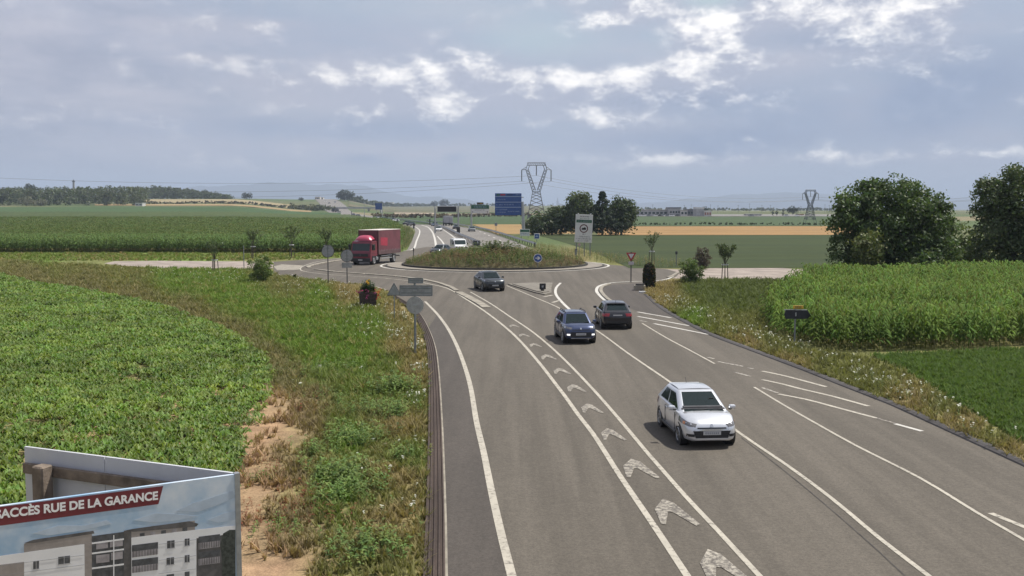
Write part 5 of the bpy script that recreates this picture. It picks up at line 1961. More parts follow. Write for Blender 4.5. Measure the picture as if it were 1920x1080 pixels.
def ex_b(b, zz, s):
    MB().box(0, -.045, zz, 8.2 * s, .02, 8.2 * s).build('blue_face', M['blue'], b)
    MB().prism([(-2.6 * s, -1.4 * s), (2.6 * s, -1.4 * s), (2.2 * s, .4 * s), (1.1 * s, 1.5 * s), (-1.1 * s, 1.5 * s), (-2.2 * s, .4 * s)], (0, -.056, zz), (1, 0, 0), (0, 0, 1), (0, -1, 0), .01).build('car_symbol', M['pale_blue'], b)


small_board('road_sign', 'small square blue sign with pale car symbol beside the meadow', 1006.5, 205, 443, 10.5, 10.5, 'white', ex_b)
small_board('road_sign', 'small far blue board above the distant motorway', 711, 640, 387, 13, 12, 'blue', cat='sign', legs=2)
t = small_board('road_sign', 'tiny pale round edged sign beside the stubble strip', 930, 265, 420.5, 5, 6, 'dull_ink')
small_board('road_sign', 'tiny white plate right of the big blue sign', 982.5, 330, 396, 2.2, 5.5, 'white')
t, s, Y = sign_at('post', 'thin grey signpost at edge of the left gravel track', 457.5, 503, cat='post')
MB().cyl((0, 0, 0), (0, 0, 42 * s), .05, n=8).build('pole', M['pole'], t)
MB().bevbox(0, 0, 38 * s, .10, .08, 8 * s, .02, 1).build('plate', M['pole'], t)
t, s, Y = sign_at('post', 'thin dark marker post at left of the roundabout planting', 775.5, 486, cat='post')
MB().cyl((0, 0, 0), (0, 0, 21 * s), .05, n=8).build('pole', M['pole_dark'], t)
MB().bevbox(0, -.02, 18 * s, .16, .06, 6 * s, .02, 1).build('plate', M['pole_dark'], t)
t, s, Y = sign_at('post', 'grey post with dark top behind the right young trees', 1268, 500, cat='post')
MB().cyl((0, 0, 0), (0, 0, 26 * s), .05, n=8).build('pole', M['pole'], t)
MB().bevbox(0, 0, 26 * s, .26, .1, 6 * s, .03, 1).build('head', M['pole_dark'], t)

# flower planters
g = G(690, 577)
s = g.y / FPX
t = thing('flower_planter', 'dark square planter overflowing with red, pink and yellow flowers', 'planter', (g.x, g.y, 0), R(10))
w0, h0 = 33 * s, 29 * s
mb = MB()
for (z_, w_) in ((0, .86), (h0 * .5, .94), (h0, 1.0)):
    pass
mb.add([(-w0 * .43, -w0 * .43, 0), (w0 * .43, -w0 * .43, 0), (w0 * .43, w0 * .43, 0), (-w0 * .43, w0 * .43, 0), (-w0 * .5, -w0 * .5, h0), (w0 * .5, -w0 * .5, h0), (w0 * .5, w0 * .5, h0), (-w0 * .5, w0 * .5, h0)],
       [(0, 1, 5, 4), (1, 2, 6, 5), (2, 3, 7, 6), (3, 0, 4, 7), (0, 3, 2, 1), (4, 5, 6, 7)])
box = mb.build('tub', mat('planter_brown', (.05, .036, .030), .8, var=.3, scale=6), t)
mb = MB()
for k in range(1, 5):
    z_ = h0 * k / 5
    f = .43 + .07 * k / 5
    mb.box(0, -w0 * f - .004, z_, w0 * 2 * f, .012, .02)
    mb.box(w0 * f + .004, 0, z_, .012, w0 * 2 * f, .02)
build_each(mb, 'board_joint', M['black'], box)
N = 130
ang, rr_ = rng.uniform(0, 6.28, N), w0 * .44 * np.sqrt(rng.random(N))
scatter('greenery', weed_t, np.cos(ang) * rr_, np.sin(ang) * rr_, np.full(N, h0), rng.uniform(.5, .92, N) * (1.15 - rr_ / w0), jit((.035, .068, .022), N, .3), M['veg'], parent=t)
for nm, cen_, rad_, cl in [('yellow_flowers', (0.0, -.2, h0 + .72), .16, (.62, .38, .03)), ('pink_flowers', (-w0 * .52, -.3, h0 + .02), .17, (.42, .05, .18)), ('pink_flowers', (0, -w0 * .52, h0 - .02), .30, (.34, .06, .22)),
                           ('red_flowers', (w0 * .48, -.32, h0 - .08), .26, (.38, .018, .012)), ('red_flowers', (w0 * .5, -.38, h0 - .42), .22, (.33, .015, .012)), ('orange_flowers', (w0 * .62, -.1, h0 + .05), .2, (.55, .16, .04))]:
    c = np.array([cen_]) + rng.normal(0, rad_ * .6, (9, 3))
    V, F, C = leaf_cloud(c, np.full(9, .08), 14, .07, cl, .25)
    raw_mesh(nm, V, F, C, M['veg'], t)

g = G(1217, 543)
s = g.y / FPX
t = thing('flower_tower', 'tall narrow dark flower tower with rounded top beside the right kerb', 'planter', (g.x, g.y, 0))
w0, h0 = 25 * s, 50 * s
mb = MB()
n = 14
prf = [(.36, 0), (.44, .08), (.46, .45), (.42, .75), (.30, .92), (.05, 1.0)]
for k, (r_, z_) in enumerate(prf[:-1]):
    mb.cyl((0, 0, z_ * h0), (0, 0, prf[k + 1][1] * h0), r_ * w0 * .86, prf[k + 1][0] * w0 * .86, n, cap=k in (0, 4))
mb.build('tower_frame', M['black'], t)
N = 900
zz = rng.random(N)
rr_ = np.interp(zz, [p[1] for p in prf], [p[0] for p in prf]) * w0
ang = rng.uniform(0, 6.28, N)
cen = np.stack([np.cos(ang) * rr_, np.sin(ang) * rr_, zz * h0], 1)
V, F, C = leaf_cloud(cen, np.full(N, .05), 5, .12, (.045, .052, .026), .5)
raw_mesh('foliage', V, F, C, M['veg_dull'], t)
sel = rng.choice(N, 70, replace=False)
V, F, C = leaf_cloud(cen[sel] * np.array([1.05, 1.05, 1]), np.full(70, .05), 4, .09, (.22, .10, .05), .5)
raw_mesh('blooms', V, F, C, M['veg_dull'], t)
g = G(1199, 545)
t = thing('planter_box', 'low pale concrete box beside the flower tower', 'planter', (g.x, g.y, 0), R(-12))
MB().bevbox(0, 0, .24, .95, .5, .48, .05, 1).build('box', M['concrete'], t)
MB().bevbox(.05, 0, .53, .75, .42, .12, .05, 1).build('soil', M['gravel_dark'], t)
g = G(1205, 549.5)
t = thing('kerb_block', 'small white block lying before the pale planter box', 'block', (g.x, g.y, 0), R(-5))
MB().bevbox(0, 0, .08, .62, .25, .16, .03, 1).build('block', M['white'], t)

# ------------------------------------------------------------------ V shaped advertising board in the left foreground
ZT = 3.55
pA = G(445, 889, ZT)                                   # shared corner
pL = G(0, 949, ZT)                                      # towards the camera
pB = G(43, 838, ZT)
bb = thing('advertising_board', 'V shaped property board with maroon banner and apartment picture', 'billboard', (pA.x, pA.y, 0))
e1 = (pL - pA)
e1.z = 0
e1.normalize()
e2 = (pB - pA)
L2_ = Vector((e2.x, e2.y, 0)).length
e2.z = 0
e2.normalize()
Zv = Vector((0, 0, 1))
n1 = Vector((-e1.y, e1.x, 0))
if n1.y > 0:
    n1 = -n1
n2 = Vector((-e2.y, e2.x, 0))
if n2.y > 0:
    n2 = -n2
PH = 3.0
front = MB().prism([(0.0, -PH), (4.2, -PH), (4.2, 0), (0.0, 0)], (0, 0, ZT), e1, Zv, -n1, .05).build('front_panel', mat('print_sky', (.25, .40, .56), .5, var=.0, scale=.9, c2=(.66, .70, .74)), bb)
rear = thing_rear = MB().prism([(0.0, -PH), (L2_ * .405, -PH), (L2_ * .405, 0), (0.0, 0)], -n2 * .05, e2, Zv, -n2, .035)
rear = MB().prism([(0.06, -PH), (L2_ * .598, -PH), (L2_ * .598, 0), (0.06, 0)], Vector((0, 0, ZT)) - n2 * .02, e2, Zv, -n2, .04).build('rear_panel', M['board_back'], bb)
MB().prism([(L2_ * .602, -PH), (L2_, -PH), (L2_, 0), (L2_ * .602, 0)], Vector((0, 0, ZT)) - n2 * .022, e2, Zv, -n2, .04).build('rear_panel', M['board_back'], bb)
MB().prism([(-.03, -PH - .02), (.035, -PH - .02), (.035, .012), (-.03, .012)], Vector((0, 0, ZT)) + n1 * .012, e1, Zv, -n1, .09).build('corner_trim', M['steel'], bb)


def on_plane(px, py, nrm):
    d = Vector(ray(px, py))
    o = Vector((0, 0, CAM_H))
    t = (pA - o).dot(nrm) / d.dot(nrm)
    return o + d * t - Vector((pA.x, pA.y, 0))


def fr(px, py):
    q = on_plane(px, py, n1)
    return ((q).dot(e1), q.z - ZT)


def pr(name, pts, m, off, parent):
    return MB().prism([fr(*p) for p in pts], Vector((0, 0, ZT)) + n1 * off, e1, Zv, n1, .0016).build(name, M[m] if isinstance(m, str) else m, parent)


# wooden post and rail behind the rear panel (on our side of it)
q = on_plane(97, 870, n2)
u = q.dot(e2)
zt = q.z + .02
MB().bevbox(e2.x * u + n2.x * .17, e2.y * u + n2.y * .17, zt / 2, .21, .20, zt, .02, 1, math.atan2(e2.y, e2.x)).build('post', M['wood'], bb)
za, zb = on_plane(60, 878, n2), on_plane(260, 903, n2)
zr = (za.z + zb.z) / 2
MB().bevbox(e2.x * L2_ * .5 + n2.x * .045, e2.y * L2_ * .5 + n2.y * .045, zr, L2_ * .97, .06, .15, .01, 1, math.atan2(e2.y, e2.x)).build('rail', M['wood'], bb)
MB().bevbox(e1.x * 2.2 - n1.x * .2, e1.y * 2.2 - n1.y * .2, 1.7, .2, .2, 3.4, .02, 1, math.atan2(e1.y, e1.x)).build('post', M['wood'], bb)
# printed picture: banner and title
ban = pr('banner', [(-120, 966), (306, 911), (297, 945), (-120, 1002)], 'maroon', .002, front)
m_wall = mat('print_wall', (.74, .74, .74), .55, var=.04, scale=3)
m_dark = mat('print_dark', (.10, .095, .095), .55, var=.25, scale=9)
m_taupe = mat('print_taupe', (.29, .26, .24), .55, var=.12, scale=6)
m_win = mat('print_window', (.075, .078, .085), .5, var=.3, scale=14)
m_rail = mat('print_rail', (.30, .28, .29), .5, var=.2, scale=12)
m_tree = mat('print_tree', (.045, .052, .045), .6, var=.5, scale=22)
m_line = mat('print_seam', (.30, .30, .305), .5)
pr('roof_storey', [(45, 1020), (60, 1013), (150, 1003), (172, 998), (180, 1100), (45, 1100)], m_taupe, .002, front)
pr('roof_slab', [(45, 1018), (62, 1012), (175, 995), (177, 1000), (62, 1018)], m_dark, .004, front)
pr('wall_print', [(-120, 1060), (0, 1042), (158, 1020), (160, 1200), (-120, 1200)], m_wall, .006, front)
pr('shade_wall', [(158, 1020), (172, 1014), (172, 1200), (160, 1200)], m_taupe, .006, front)
pr('loggia_glass', [(172, 1005), (232, 997), (232, 1200), (172, 1200)], m_win, .004, front)
pr('shade_wall', [(232, 995), (246, 993), (246, 1200), (232, 1200)], m_dark, .006, front)
pr('roof_storey', [(244, 996), (250, 993), (365, 976), (366, 1015), (244, 1015)], m_taupe, .002, front)
pr('roof_slab', [(236, 994), (252, 991), (355, 977), (372, 982), (368, 987), (250, 997)], m_dark, .004, front)
pr('wall_print', [(246, 1008), (368, 993), (410, 988), (441, 985), (441, 1000), (368, 1009), (368, 1200), (246, 1200)], m_wall, .006, front)
pr('dark_wing', [(368, 1009), (441, 1000), (441, 1200), (368, 1200)], m_dark, .006, front)
pr('tree_print', [(418, 1000), (430, 993), (441, 993), (441, 1200), (418, 1200), (416, 1050), (413, 1020)], m_tree, .008, front)
for (x0, y0, x1, y1, m) in [(62, 1052, 73, 1067, m_win), (109, 1044, 131, 1058, m_win), (-60, 1066, 45, 1100, m_taupe), (247, 1022, 296, 1034, m_win), (247, 1034, 296, 1045, m_rail), (247, 1050, 296, 1062, m_win), (247, 1062, 296, 1074, m_rail),
                            (313, 1014, 327, 1028, m_win), (346, 1010, 355, 1023, m_win), (312, 1046, 326, 1059, m_win), (346, 1041, 355, 1054, m_win), (312, 1077, 326, 1090, m_win), (346, 1072, 355, 1085, m_win),
                            (372, 1006, 412, 1018, m_win), (372, 1018, 412, 1030, m_rail), (372, 1036, 412, 1046, m_win), (372, 1048, 412, 1060, m_rail)]:
    sl_ = -(x1 - x0) * .125
    pr('window_print', [(x0, y0), (x1, y0 + sl_), (x1, y1 + sl_), (x0, y1)], m, .009, front)
for (x0, x1, y) in [(172, 232, 1017), (172, 232, 1036), (172, 232, 1064)]:
    pr('floor_slab', [(x0, y), (x1, y - 8), (x1, y - 5), (x0, y + 3)], m_wall, .009, front)
pr('mullion', [(212, 1003), (214, 1003), (214, 1200), (212, 1200)], m_wall, .011, front)
for (x0, y0, x1, y1) in [(180, 1019, 202, 1030), (206, 1014, 230, 1026), (180, 1041, 205, 1056), (208, 1036, 230, 1050)]:
    pr('pane_print', [(x0, y0), (x1, y0 - 3), (x1, y1 - 3), (x0, y1)], m_rail, .0075, front)
for y in (1060, 1078):
    pr('wall_seam', [(0, y), (158, y - 20), (158, y - 19.4), (0, y + .6)], m_line, .0095, front)
for y in (1020, 1050, 1075):
    pr('wall_seam', [(297, y), (367, y - 9), (367, y - 8.4), (297, y + .6)], m_line, .0095, front)


m_frame = mat('print_frame', (.42, .42, .43), .5)
m_cloud = mat('print_cloud', (.42, .50, .59), .5, var=.10, scale=3)
for (x0, y0, x1, y1) in [(313, 1014, 327, 1028), (346, 1010, 355, 1023), (312, 1046, 326, 1059), (346, 1041, 355, 1054), (62, 1052, 73, 1067), (109, 1044, 131, 1058)]:
    xm, sl_ = (x0 + x1) / 2, -(x1 - x0) * .125
    pr('window_frame', [(xm - .5, y0 + sl_ / 2), (xm + .5, y0 + sl_ / 2), (xm + .5, y1 + sl_ / 2), (xm - .5, y1 + sl_ / 2)], m_frame, .0112, front)
    pr('window_sill', [(x0 - 1, y1), (x1 + 1, y1 + sl_), (x1 + 1, y1 + sl_ + 1.4), (x0 - 1, y1 + 1.4)], m_frame, .0112, front)
for (x0, x1, y, h_) in [(247, 296, 1034, 11), (247, 296, 1062, 12), (372, 412, 1018, 11), (372, 412, 1048, 11)]:
    for k in range(9):
        xx = x0 + (x1 - x0) * (k + .5) / 9
        yy = y - (xx - x0) * .125
        pr('rail_bar', [(xx - .5, yy), (xx + .5, yy), (xx + .5, yy + h_), (xx - .5, yy + h_)], m_dark, .0112, front)
for k in range(5):
    xx = 262 + k * 20
    pr('roof_window', [(xx, 1000 - k * 2.6), (xx + 9, 998.8 - k * 2.6), (xx + 9, 1006 - k * 2.6), (xx, 1007 - k * 2.6)], (m_win, m_rail)[k % 2], .004, front)
for pts in ([(330, 958), (360, 944), (400, 932), (436, 920), (441, 932), (410, 946), (370, 960)], [(250, 975), (290, 962), (330, 964), (372, 968), (330, 976), (290, 980)], [(60, 1000), (110, 985), (160, 985), (200, 975), (210, 982), (150, 995), (90, 1004)],
            [(390, 975), (420, 962), (441, 958), (441, 974), (410, 980)]):
    pr('cloud_print', pts, m_cloud, .0012, front)


def text_mesh(name, body, size, material, parent, base, ax_u, ax_v, ax_n, offset=.02, width=None, ext=.002):
    cu = bpy.data.curves.new(name, 'FONT')
    cu.body = body
    cu.size = size
    cu.offset = offset * size
    cu.extrude = ext / 2
    ob = bpy.data.objects.new(name, cu)
    col.objects.link(ob)
    dg = bpy.context.evaluated_depsgraph_get()
    me = bpy.data.meshes.new_from_object(ob.evaluated_get(dg))
    bpy.data.objects.remove(ob)
    bpy.data.curves.remove(cu)
    co = np.empty(len(me.vertices) * 3, np.float32)
    me.vertices.foreach_get('co', co)
    co = co.reshape(-1, 3)
    if width:
        co[:, 0] *= width / (co[:, 0].max() - co[:, 0].min())
    U, V_, N_ = np.array(ax_u), np.array(ax_v), np.array(ax_n)
    co = np.array(base) + co[:, :1] * U + co[:, 1:2] * V_ + co[:, 2:] * N_
    me.vertices.foreach_set('co', co.astype(np.float32).ravel())
    me.materials.clear()
    me.materials.append(material)
    me.update()
    ob = bpy.data.objects.new(name, me)
    col.objects.link(ob)
    ob.parent = parent
    return ob


ua, va = fr(-9, 972.5)
ub, vb = fr(296, 936)
sx = Vector((ub - ua, vb - va))
dirv = (e1 * sx.x + Zv * sx.y)
wd = dirv.length
dirv.normalize()
upv = n1.cross(dirv)
if upv.z < 0:
    upv = -upv
hcap = abs(fr(160, 962)[1] - fr(160, 935)[1])
text_mesh('title_lettering', 'SACCÈS RUE DE LA GARANCE', .142, mat('print_white', (.78, .78, .78), .5), ban, Vector((0, 0, ZT)) + n1 * .005 + e1 * ua + Zv * va, dirv, upv, n1, .036, wd)

# ------------------------------------------------------------------ vehicles
ZG = Z_RD + .002


def wheel(parent, x, y, r, w, side, rim='rim', spokes=5):
    mb = MB()
    ya, yb = (y - w / 2, y + w / 2)
    n = 20
    prof = [(r * .62, ya), (r * .94, ya), (r, ya + .03), (r, yb - .03), (r * .94, yb), (r * .62, yb)]
    vs, fs = [], []
    for (rr_, yy) in prof:
        vs += [(x + math.cos(k * 6.2832 / n) * rr_, yy, r + math.sin(k * 6.2832 / n) * rr_) for k in range(n)]
    for j in range(len(prof) - 1):
        for k in range(n):
            fs.append((j * n + k, j * n + (k + 1) % n, (j + 1) * n + (k + 1) % n, (j + 1) * n + k))
    fs += [tuple(range(n)), tuple(range((len(prof) - 1) * n, len(prof) * n))]
    mb.add(vs, fs)
    t = mb.build('wheel', M['tyre'], parent, smooth=True)
    mb = MB()
    yo = y + side * (w / 2 + .004)
    mb.cyl((x, yo - side * .02, r), (x, yo, r), r * .16, n=10)
    for k in range(spokes):
        a = k * 6.2832 / spokes
        mb.box(x + math.cos(a) * r * .34, yo - side * .008, r + math.sin(a) * r * .34, r * .56, .016, r * .17, ry=-a)
    for k in range(16):
        a, b = k * 6.2832 / 16, (k + 1) * 6.2832 / 16
        mb.cyl((x + math.cos(a) * r * .62, yo - side * .006, r + math.sin(a) * r * .62), (x + math.cos(b) * r * .62, yo - side * .006, r + math.sin(b) * r * .62), r * .055, n=4)
    mb.build('rim', M[rim], t)
    return t


def loft(st, cap=True):
    """closed body shell from stations (x, half width, z bottom, z top, crown)"""
    mb = MB()
    m = None
    vs, fs = [], []
    for (x, w, zb, zt, cr) in st:
        h = zt - zb
        half = [(0, zb), (w * .80, zb), (w * .93, zb + .05), (w * .985, zb + h * .28), (w, zb + h * .52), (w * .985, zb + h * .78), (w * .945, zt - .035), (w * .86, zt + cr * .35), (w * .45, zt + cr * .85), (0, zt + cr)]
        loop = half + [(-y, z) for y, z in half[-2:0:-1]]
        m = len(loop)
        vs += [(x, y, z) for y, z in loop]
    for i in range(len(st) - 1):
        for k in range(m):
            fs.append((i * m + k, i * m + (k + 1) % m, (i + 1) * m + (k + 1) % m, (i + 1) * m + k))
    fs += [tuple(range(m)), tuple(range((len(st) - 1) * m, len(st) * m))]
    return mb.add(vs, fs)


def lerp3(a, b, t):
    return a + (b - a) * t


def pane_on(c4, u0, u1, v0, v1, off, th=.006, taper=0.0, n=4):
    """glass patch on a bilinear face c4 = [low-left, low-right, top-right, top-left]"""
    a, b, c, d = [Vector(p) for p in c4]
    N = (b - a).cross(d - a).normalized()
    P = lambda u, v: lerp3(lerp3(a, b, u), lerp3(d, c, u), v)
    r = .07
    pts = []
    for (uu, vv, su, sv) in ((u0, v0, 1, 1), (u1 - 0, v0, -1, 1), (u1 - taper, v1, -1, -1), (u0 + taper, v1, 1, -1)):
        pts.append((uu, vv))
    q = [P(*p) + N * off for p in pts]
    mb = MB()
    mb.add(q + [p - N * th for p in q], [(0, 1, 2, 3), (7, 6, 5, 4), (0, 4, 5, 1), (1, 5, 6, 2), (2, 6, 7, 3), (3, 7, 4, 0)])
    return mb


def car(label, loc, head, paint, L=4.05, Wd=1.72, Hh=1.47, belt=.93, hood=.80, wb=2.56, r=.31, nose=.62, cowl=1.00, roof_f=.30, roof_r=-1.30, tail=-1.86, rail=False, group=None, detail='front', rear_low=.90,
        clad=False, led=False, rim='rim', kind='car', name='car', doors=4, roof_m=None, lampm='lamp', drl_z=None, slim=False, bulb='chrome'):
    t = thing(name, label, kind, (loc[0], loc[1], ZG), math.atan2(head[1], head[0]), group)
    hw, f, b = Wd / 2, L / 2, -L / 2
    zb = .20 if not clad else .25
    st = [(b + .00, hw * .80, zb + .14, belt - .22, .0), (b + .06, hw * .90, zb + .06, belt - .06, .01), (b + .30, hw * .97, zb, belt + .01, .02), (b + .85, hw * 1.0, zb, belt + .02, .02), (0, hw, zb, belt, .02),
          (cowl - .12, hw, zb, belt - .02, .03), (cowl + .15, hw * .995, zb, belt - .055, .05), ((cowl + f) / 2 - .16, hw * .985, zb, (belt - .055) * .5 + hood * .5 + .02, .055), (f - .46, hw * .965, zb, hood + .01, .05), (f - .24, hw * .92, zb + .01, hood - .045, .045),
          (f - .10, hw * .85, zb + .02, hood - .115, .03), (f - .025, hw * .75, zb + .04, hood - .20, .02), (f, hw * .66, zb + .07, hood - .27, .01)]
    body = loft(st).build('body', paint, t, smooth=True)
    # greenhouse
    xb1, xb0 = cowl, tail
    wb_, wr = hw * .92, hw * .69
    low = [Vector((xb0, -wb_, belt - .01)), Vector((xb1, -wb_ * .97, belt - .035)), Vector((xb1, wb_ * .97, belt - .035)), Vector((xb0, wb_, belt - .01))]
    top = [Vector((roof_r, -wr, Hh - .05)), Vector((roof_f, -wr, Hh - .03)), Vector((roof_f, wr, Hh - .03)), Vector((roof_r, wr, Hh - .05))]
    bm = bmesh.new()
    V0, V1 = [bm.verts.new(p) for p in low], [bm.verts.new(p) for p in top]
    bm.faces.new(V0[::-1])
    bm.faces.new(V1)
    for k in range(4):
        bm.faces.new((V0[k], V0[(k + 1) % 4], V1[(k + 1) % 4], V1[k]))
    ed = [e for e in bm.edges if e.verts[0] in V1 or e.verts[1] in V1]
    bmesh.ops.bevel(bm, geom=ed, offset=.095, segments=4, affect='EDGES', profile=.5)
    bm.normal_update()
    open_ = [q for q in bm.faces if q.normal.z > -.5 and q.calc_area() > .18 and len(q.verts) == 4 and belt < q.calc_center_median().z < Hh - .12]
    quads = []
    for q in open_:
        vv = sorted((v.co.copy() for v in q.verts), key=lambda p: p.z)
        lo_, hi_ = vv[:2], vv[2:]
        cc_ = sum(vv, Vector()) / 4
        N_ = Vector((cc_.x - (tail + cowl) / 2, cc_.y, 0.0))
        if abs(q.normal.x) > abs(q.normal.y):
            N_ = Vector((1 if cc_.x > (tail + cowl) / 2 else -1, 0, 0))
        else:
            N_ = Vector((0, 1 if cc_.y > 0 else -1, 0))
        side_ = Vector((-N_.y, N_.x, 0))
        lo_.sort(key=lambda p: p.dot(side_))
        hi_.sort(key=lambda p: p.dot(side_))
        quads.append((N_, [lo_[0], lo_[1], hi_[1], hi_[0]]))
    bmesh.ops.delete(bm, geom=open_ + [q for q in bm.faces if q.normal.z < -.9], context='FACES_ONLY')
    bm.verts.index_update()
    g_ = MB().add([v.co.copy() for v in bm.verts], [[v.index for v in q.verts] for q in bm.faces])
    bm.free()
    P4 = lambda c, u, v: lerp3(lerp3(c[0], c[1], u), lerp3(c[3], c[2], u), v)

    def cell(c, u0, u1, v0, v1):
        g_.add([P4(c, u0, v0), P4(c, u1, v0), P4(c, u1, v1), P4(c, u0, v1)], [(0, 1, 2, 3)])
    panes = []
    for N_, c in quads:
        if N_.x > .5:
            us, v0, v1, nm = [(.02, .98)], .05, .97, 'windscreen'
        elif N_.x < -.5:
            us, v0, v1, nm = [(.06, .94)], .22, .95, 'rear_window'
        else:
            us, v0, v1, nm = ([(.10, .47), (.51, .97)] if N_.y < 0 else [(.03, .49), (.53, .90)]), .10, .95, 'side_window'
        cell(c, 0, 1, 0, v0)
        cell(c, 0, 1, v1, 1)
        edge = [0] + [q for p in us for q in p] + [1]
        for a_, b_ in zip(edge[0::2], edge[1::2]):
            cell(c, a_, b_, v0, v1)
        for u0, u1 in us:
            panes.append((nm, c, u0, u1, v0, v1))
    g_.build('cabin', paint, t, smooth=True)
    for nm, c, u0, u1, v0, v1 in panes:
        pane_on(c, u0 + .002, u1 - .002, v0 + .003, v1 - .003, .003, .004).build(nm, M['tint'], t)
    inn = MB()
    inn.bevbox((tail + cowl) / 2, 0, belt + .035, cowl - tail - .30, wb_ * 1.74, .07, .02, 1)
    inn.bevbox(cowl - .36, 0, belt + .085, .34, wb_ * 1.60, .06, .02, 1)
    inn = inn.build('interior', M['cabin'], t)
    for sd_ in (1, -1):
        MB().bevbox(-.22, sd_ * .36, belt + .17, .13, .46, .34, .05, 2, ry=-.22).build('seat', M['trim'], inn)
        MB().bevbox(-.29, sd_ * .36, belt + .40, .09, .26, .16, .04, 2).build('head_rest', M['trim'], inn)
    MB().bevbox(-1.18, 0, belt + .14, .12, 1.16, .26, .05, 2, ry=-.2).build('rear_bench', M['trim'], inn)
    mb = MB()
    for k in range(14):
        a_, b_ = k * 6.2832 / 14, (k + 1) * 6.2832 / 14
        mb.cyl((cowl - .56 - .08 * math.sin(a_), .36 + .18 * math.cos(a_), belt + .12 + .16 * math.sin(a_)), (cowl - .56 - .08 * math.sin(b_), .36 + .18 * math.cos(b_), belt + .12 + .16 * math.sin(b_)), .014, n=5, cap=False)
    mb.build('steering_wheel', M['trim'], inn)
    # domed roof skin
    vs, fs = [], []
    nx_, ny_ = 8, 7
    for i in range(nx_ + 1):
        for j in range(ny_ + 1):
            x, y = roof_r + .05 + (roof_f - roof_r - .10) * i / nx_, wr * .90 * (2 * j / ny_ - 1)
            u, v = 2 * i / nx_ - 1, 2 * j / ny_ - 1
            vs.append((x, y, Hh - .047 + .02 * i / nx_ + .045 * (1 - u * u) * (1 - .6 * v * v) + .012 * (1 - v * v)))
    for i in range(nx_):
        for j in range(ny_):
            k = i * (ny_ + 1) + j
            fs.append((k, k + ny_ + 1, k + ny_ + 2, k + 1))
    MB().add(vs, fs).build('roof', roof_m or paint, t, smooth=True)
    front = [low[1], low[2], top[2], top[1]]
    rear = [low[3], low[0], top[0], top[3]]
    rgt = [low[0], low[1], top[1], top[0]]
    lft = [low[2], low[3], top[3], top[2]]
    # wheel housings, wheels, sills
    for sx_ in (wb / 2, -wb / 2):
        for sd_ in (1, -1):
            mb = MB()
            mb.cyl((sx_, sd_ * hw * .70, r + .01), (sx_, sd_ * (hw * .992), r + .01), r + .05, n=24)
            mb.build('wheel_arch', M['trim'], t)
            wheel(t, sx_, sd_ * (hw - .105), r, .20, sd_, rim)
    mb = MB()
    for sd_ in (1, -1):
        mb.bevbox(0, sd_ * (hw * .975), zb + .06, wb - 2 * r - .16, .06, .15 if clad else .10, .02, 1)
    build_each(mb, 'sill', M['trim'], t)
    # door seams, handles, mirrors
    for sd_ in (1, -1):
        mb = MB()
        for xx in ((.80, -.20, -1.05) if doors == 4 else (.80, -.45)):
            mb.box(xx, sd_ * (hw * .996), (belt + zb) / 2 + .03, .014, .02, belt - zb - .22)
        build_each(mb, 'door_seam', M['trim'], t)
        mb = MB()
        for xx in ((-.02, -.92) if doors == 4 else (-.28,)):
            mb.bevbox(xx, sd_ * (hw + .002), belt - .12, .17, .03, .035, .01, 1)
        build_each(mb, 'door_handle', paint if not clad else M['trim'], t)
        mr = MB().bevbox(cowl - .32, sd_ * (hw + .10), belt + .06, .14, .20, .14, .045, 2).build('mirror', paint, t)
        MB().bevbox(cowl - .25, sd_ * (hw + .02), belt + .02, .06, .10, .05, .015, 1).build('mirror_arm', M['trim'], mr)
    # nose: lamps and grilles follow the curved shell
    bvh = BVHTree.FromPolygons([v.co.copy() for v in body.data.vertices], [tuple(p.vertices) for p in body.data.polygons])
    ca, sa = math.cos(R(42)), math.sin(R(42))
    for sd_ in (1, -1):
        uu = lambda x, y: -sa * sd_ * x + ca * y
        ia, ob_ = uu(f - .10, sd_ * hw * .50), uu(f - .74, sd_ * hw * .97)
        zl, zh = (hood - .215, hood - .06) if not slim else (hood - .17, hood - .085)
        q = [(ia, zl + .015), (ob_, zl + .10), (ob_, zh + .085), (ia, zh - .055)]
        if sd_ == -1:
            q = [q[1], q[0], q[3], q[2]]
        h_ = decal(bvh, (ca, sd_ * sa, 0), q, .008, 'headlight', M[lampm], t, 8, 4)
        cu, cz = ia * .45 + ob_ * .55, (zl + zh) / 2 + .025
        q = [(cu - .06, cz - .035), (cu + .06, cz - .035), (cu + .06, cz + .045), (cu - .06, cz + .045)]
        decal(bvh, (ca, sd_ * sa, 0), q, .014, 'bulb', M['amber'] if bulb == 'amber' else M['chrome'], h_, 2, 2)
        fz = drl_z or zb + .20
        fw = .075 if led else .10
        q = [(sd_ * hw * .74 - fw, fz - .04), (sd_ * hw * .74 + fw, fz - .04), (sd_ * hw * .74 + fw, fz + .04), (sd_ * hw * .74 - fw, fz + .04)]
        decal(bvh, (1, 0, 0), q, .012, 'fog_light', M['led'] if led else M['trim'], t, 3, 2)
        ca2, sa2 = ca, sa
        uu2 = lambda x, y: -(sd_ * sa) * x + (-ca) * y
        ia, ob_ = uu2(b + .03, sd_ * hw * .52), uu2(b + .36, sd_ * hw * .96)
        lo, hi = min(ia, ob_), max(ia, ob_)
        decal(bvh, (-ca, sd_ * sa, 0), [(lo, belt - .24), (hi, belt - .24), (hi, belt - .07), (lo, belt - .07)], .010, 'tail_light', M['tail'], t, 6, 3)
    fq = lambda w, za, zb2, k=1.0: [(-w * k, za), (w * k, za), (w, zb2), (-w, zb2)]
    decal(bvh, (1, 0, 0), fq(Wd * .26, hood - .245, hood - .205), .010, 'upper_grille', M['trim'], t, 8, 2)
    decal(bvh, (1, 0, 0), fq(Wd * .335, zb + .12, zb + .33, .86), .010, 'lower_grille', M['trim'], t, 10, 3)
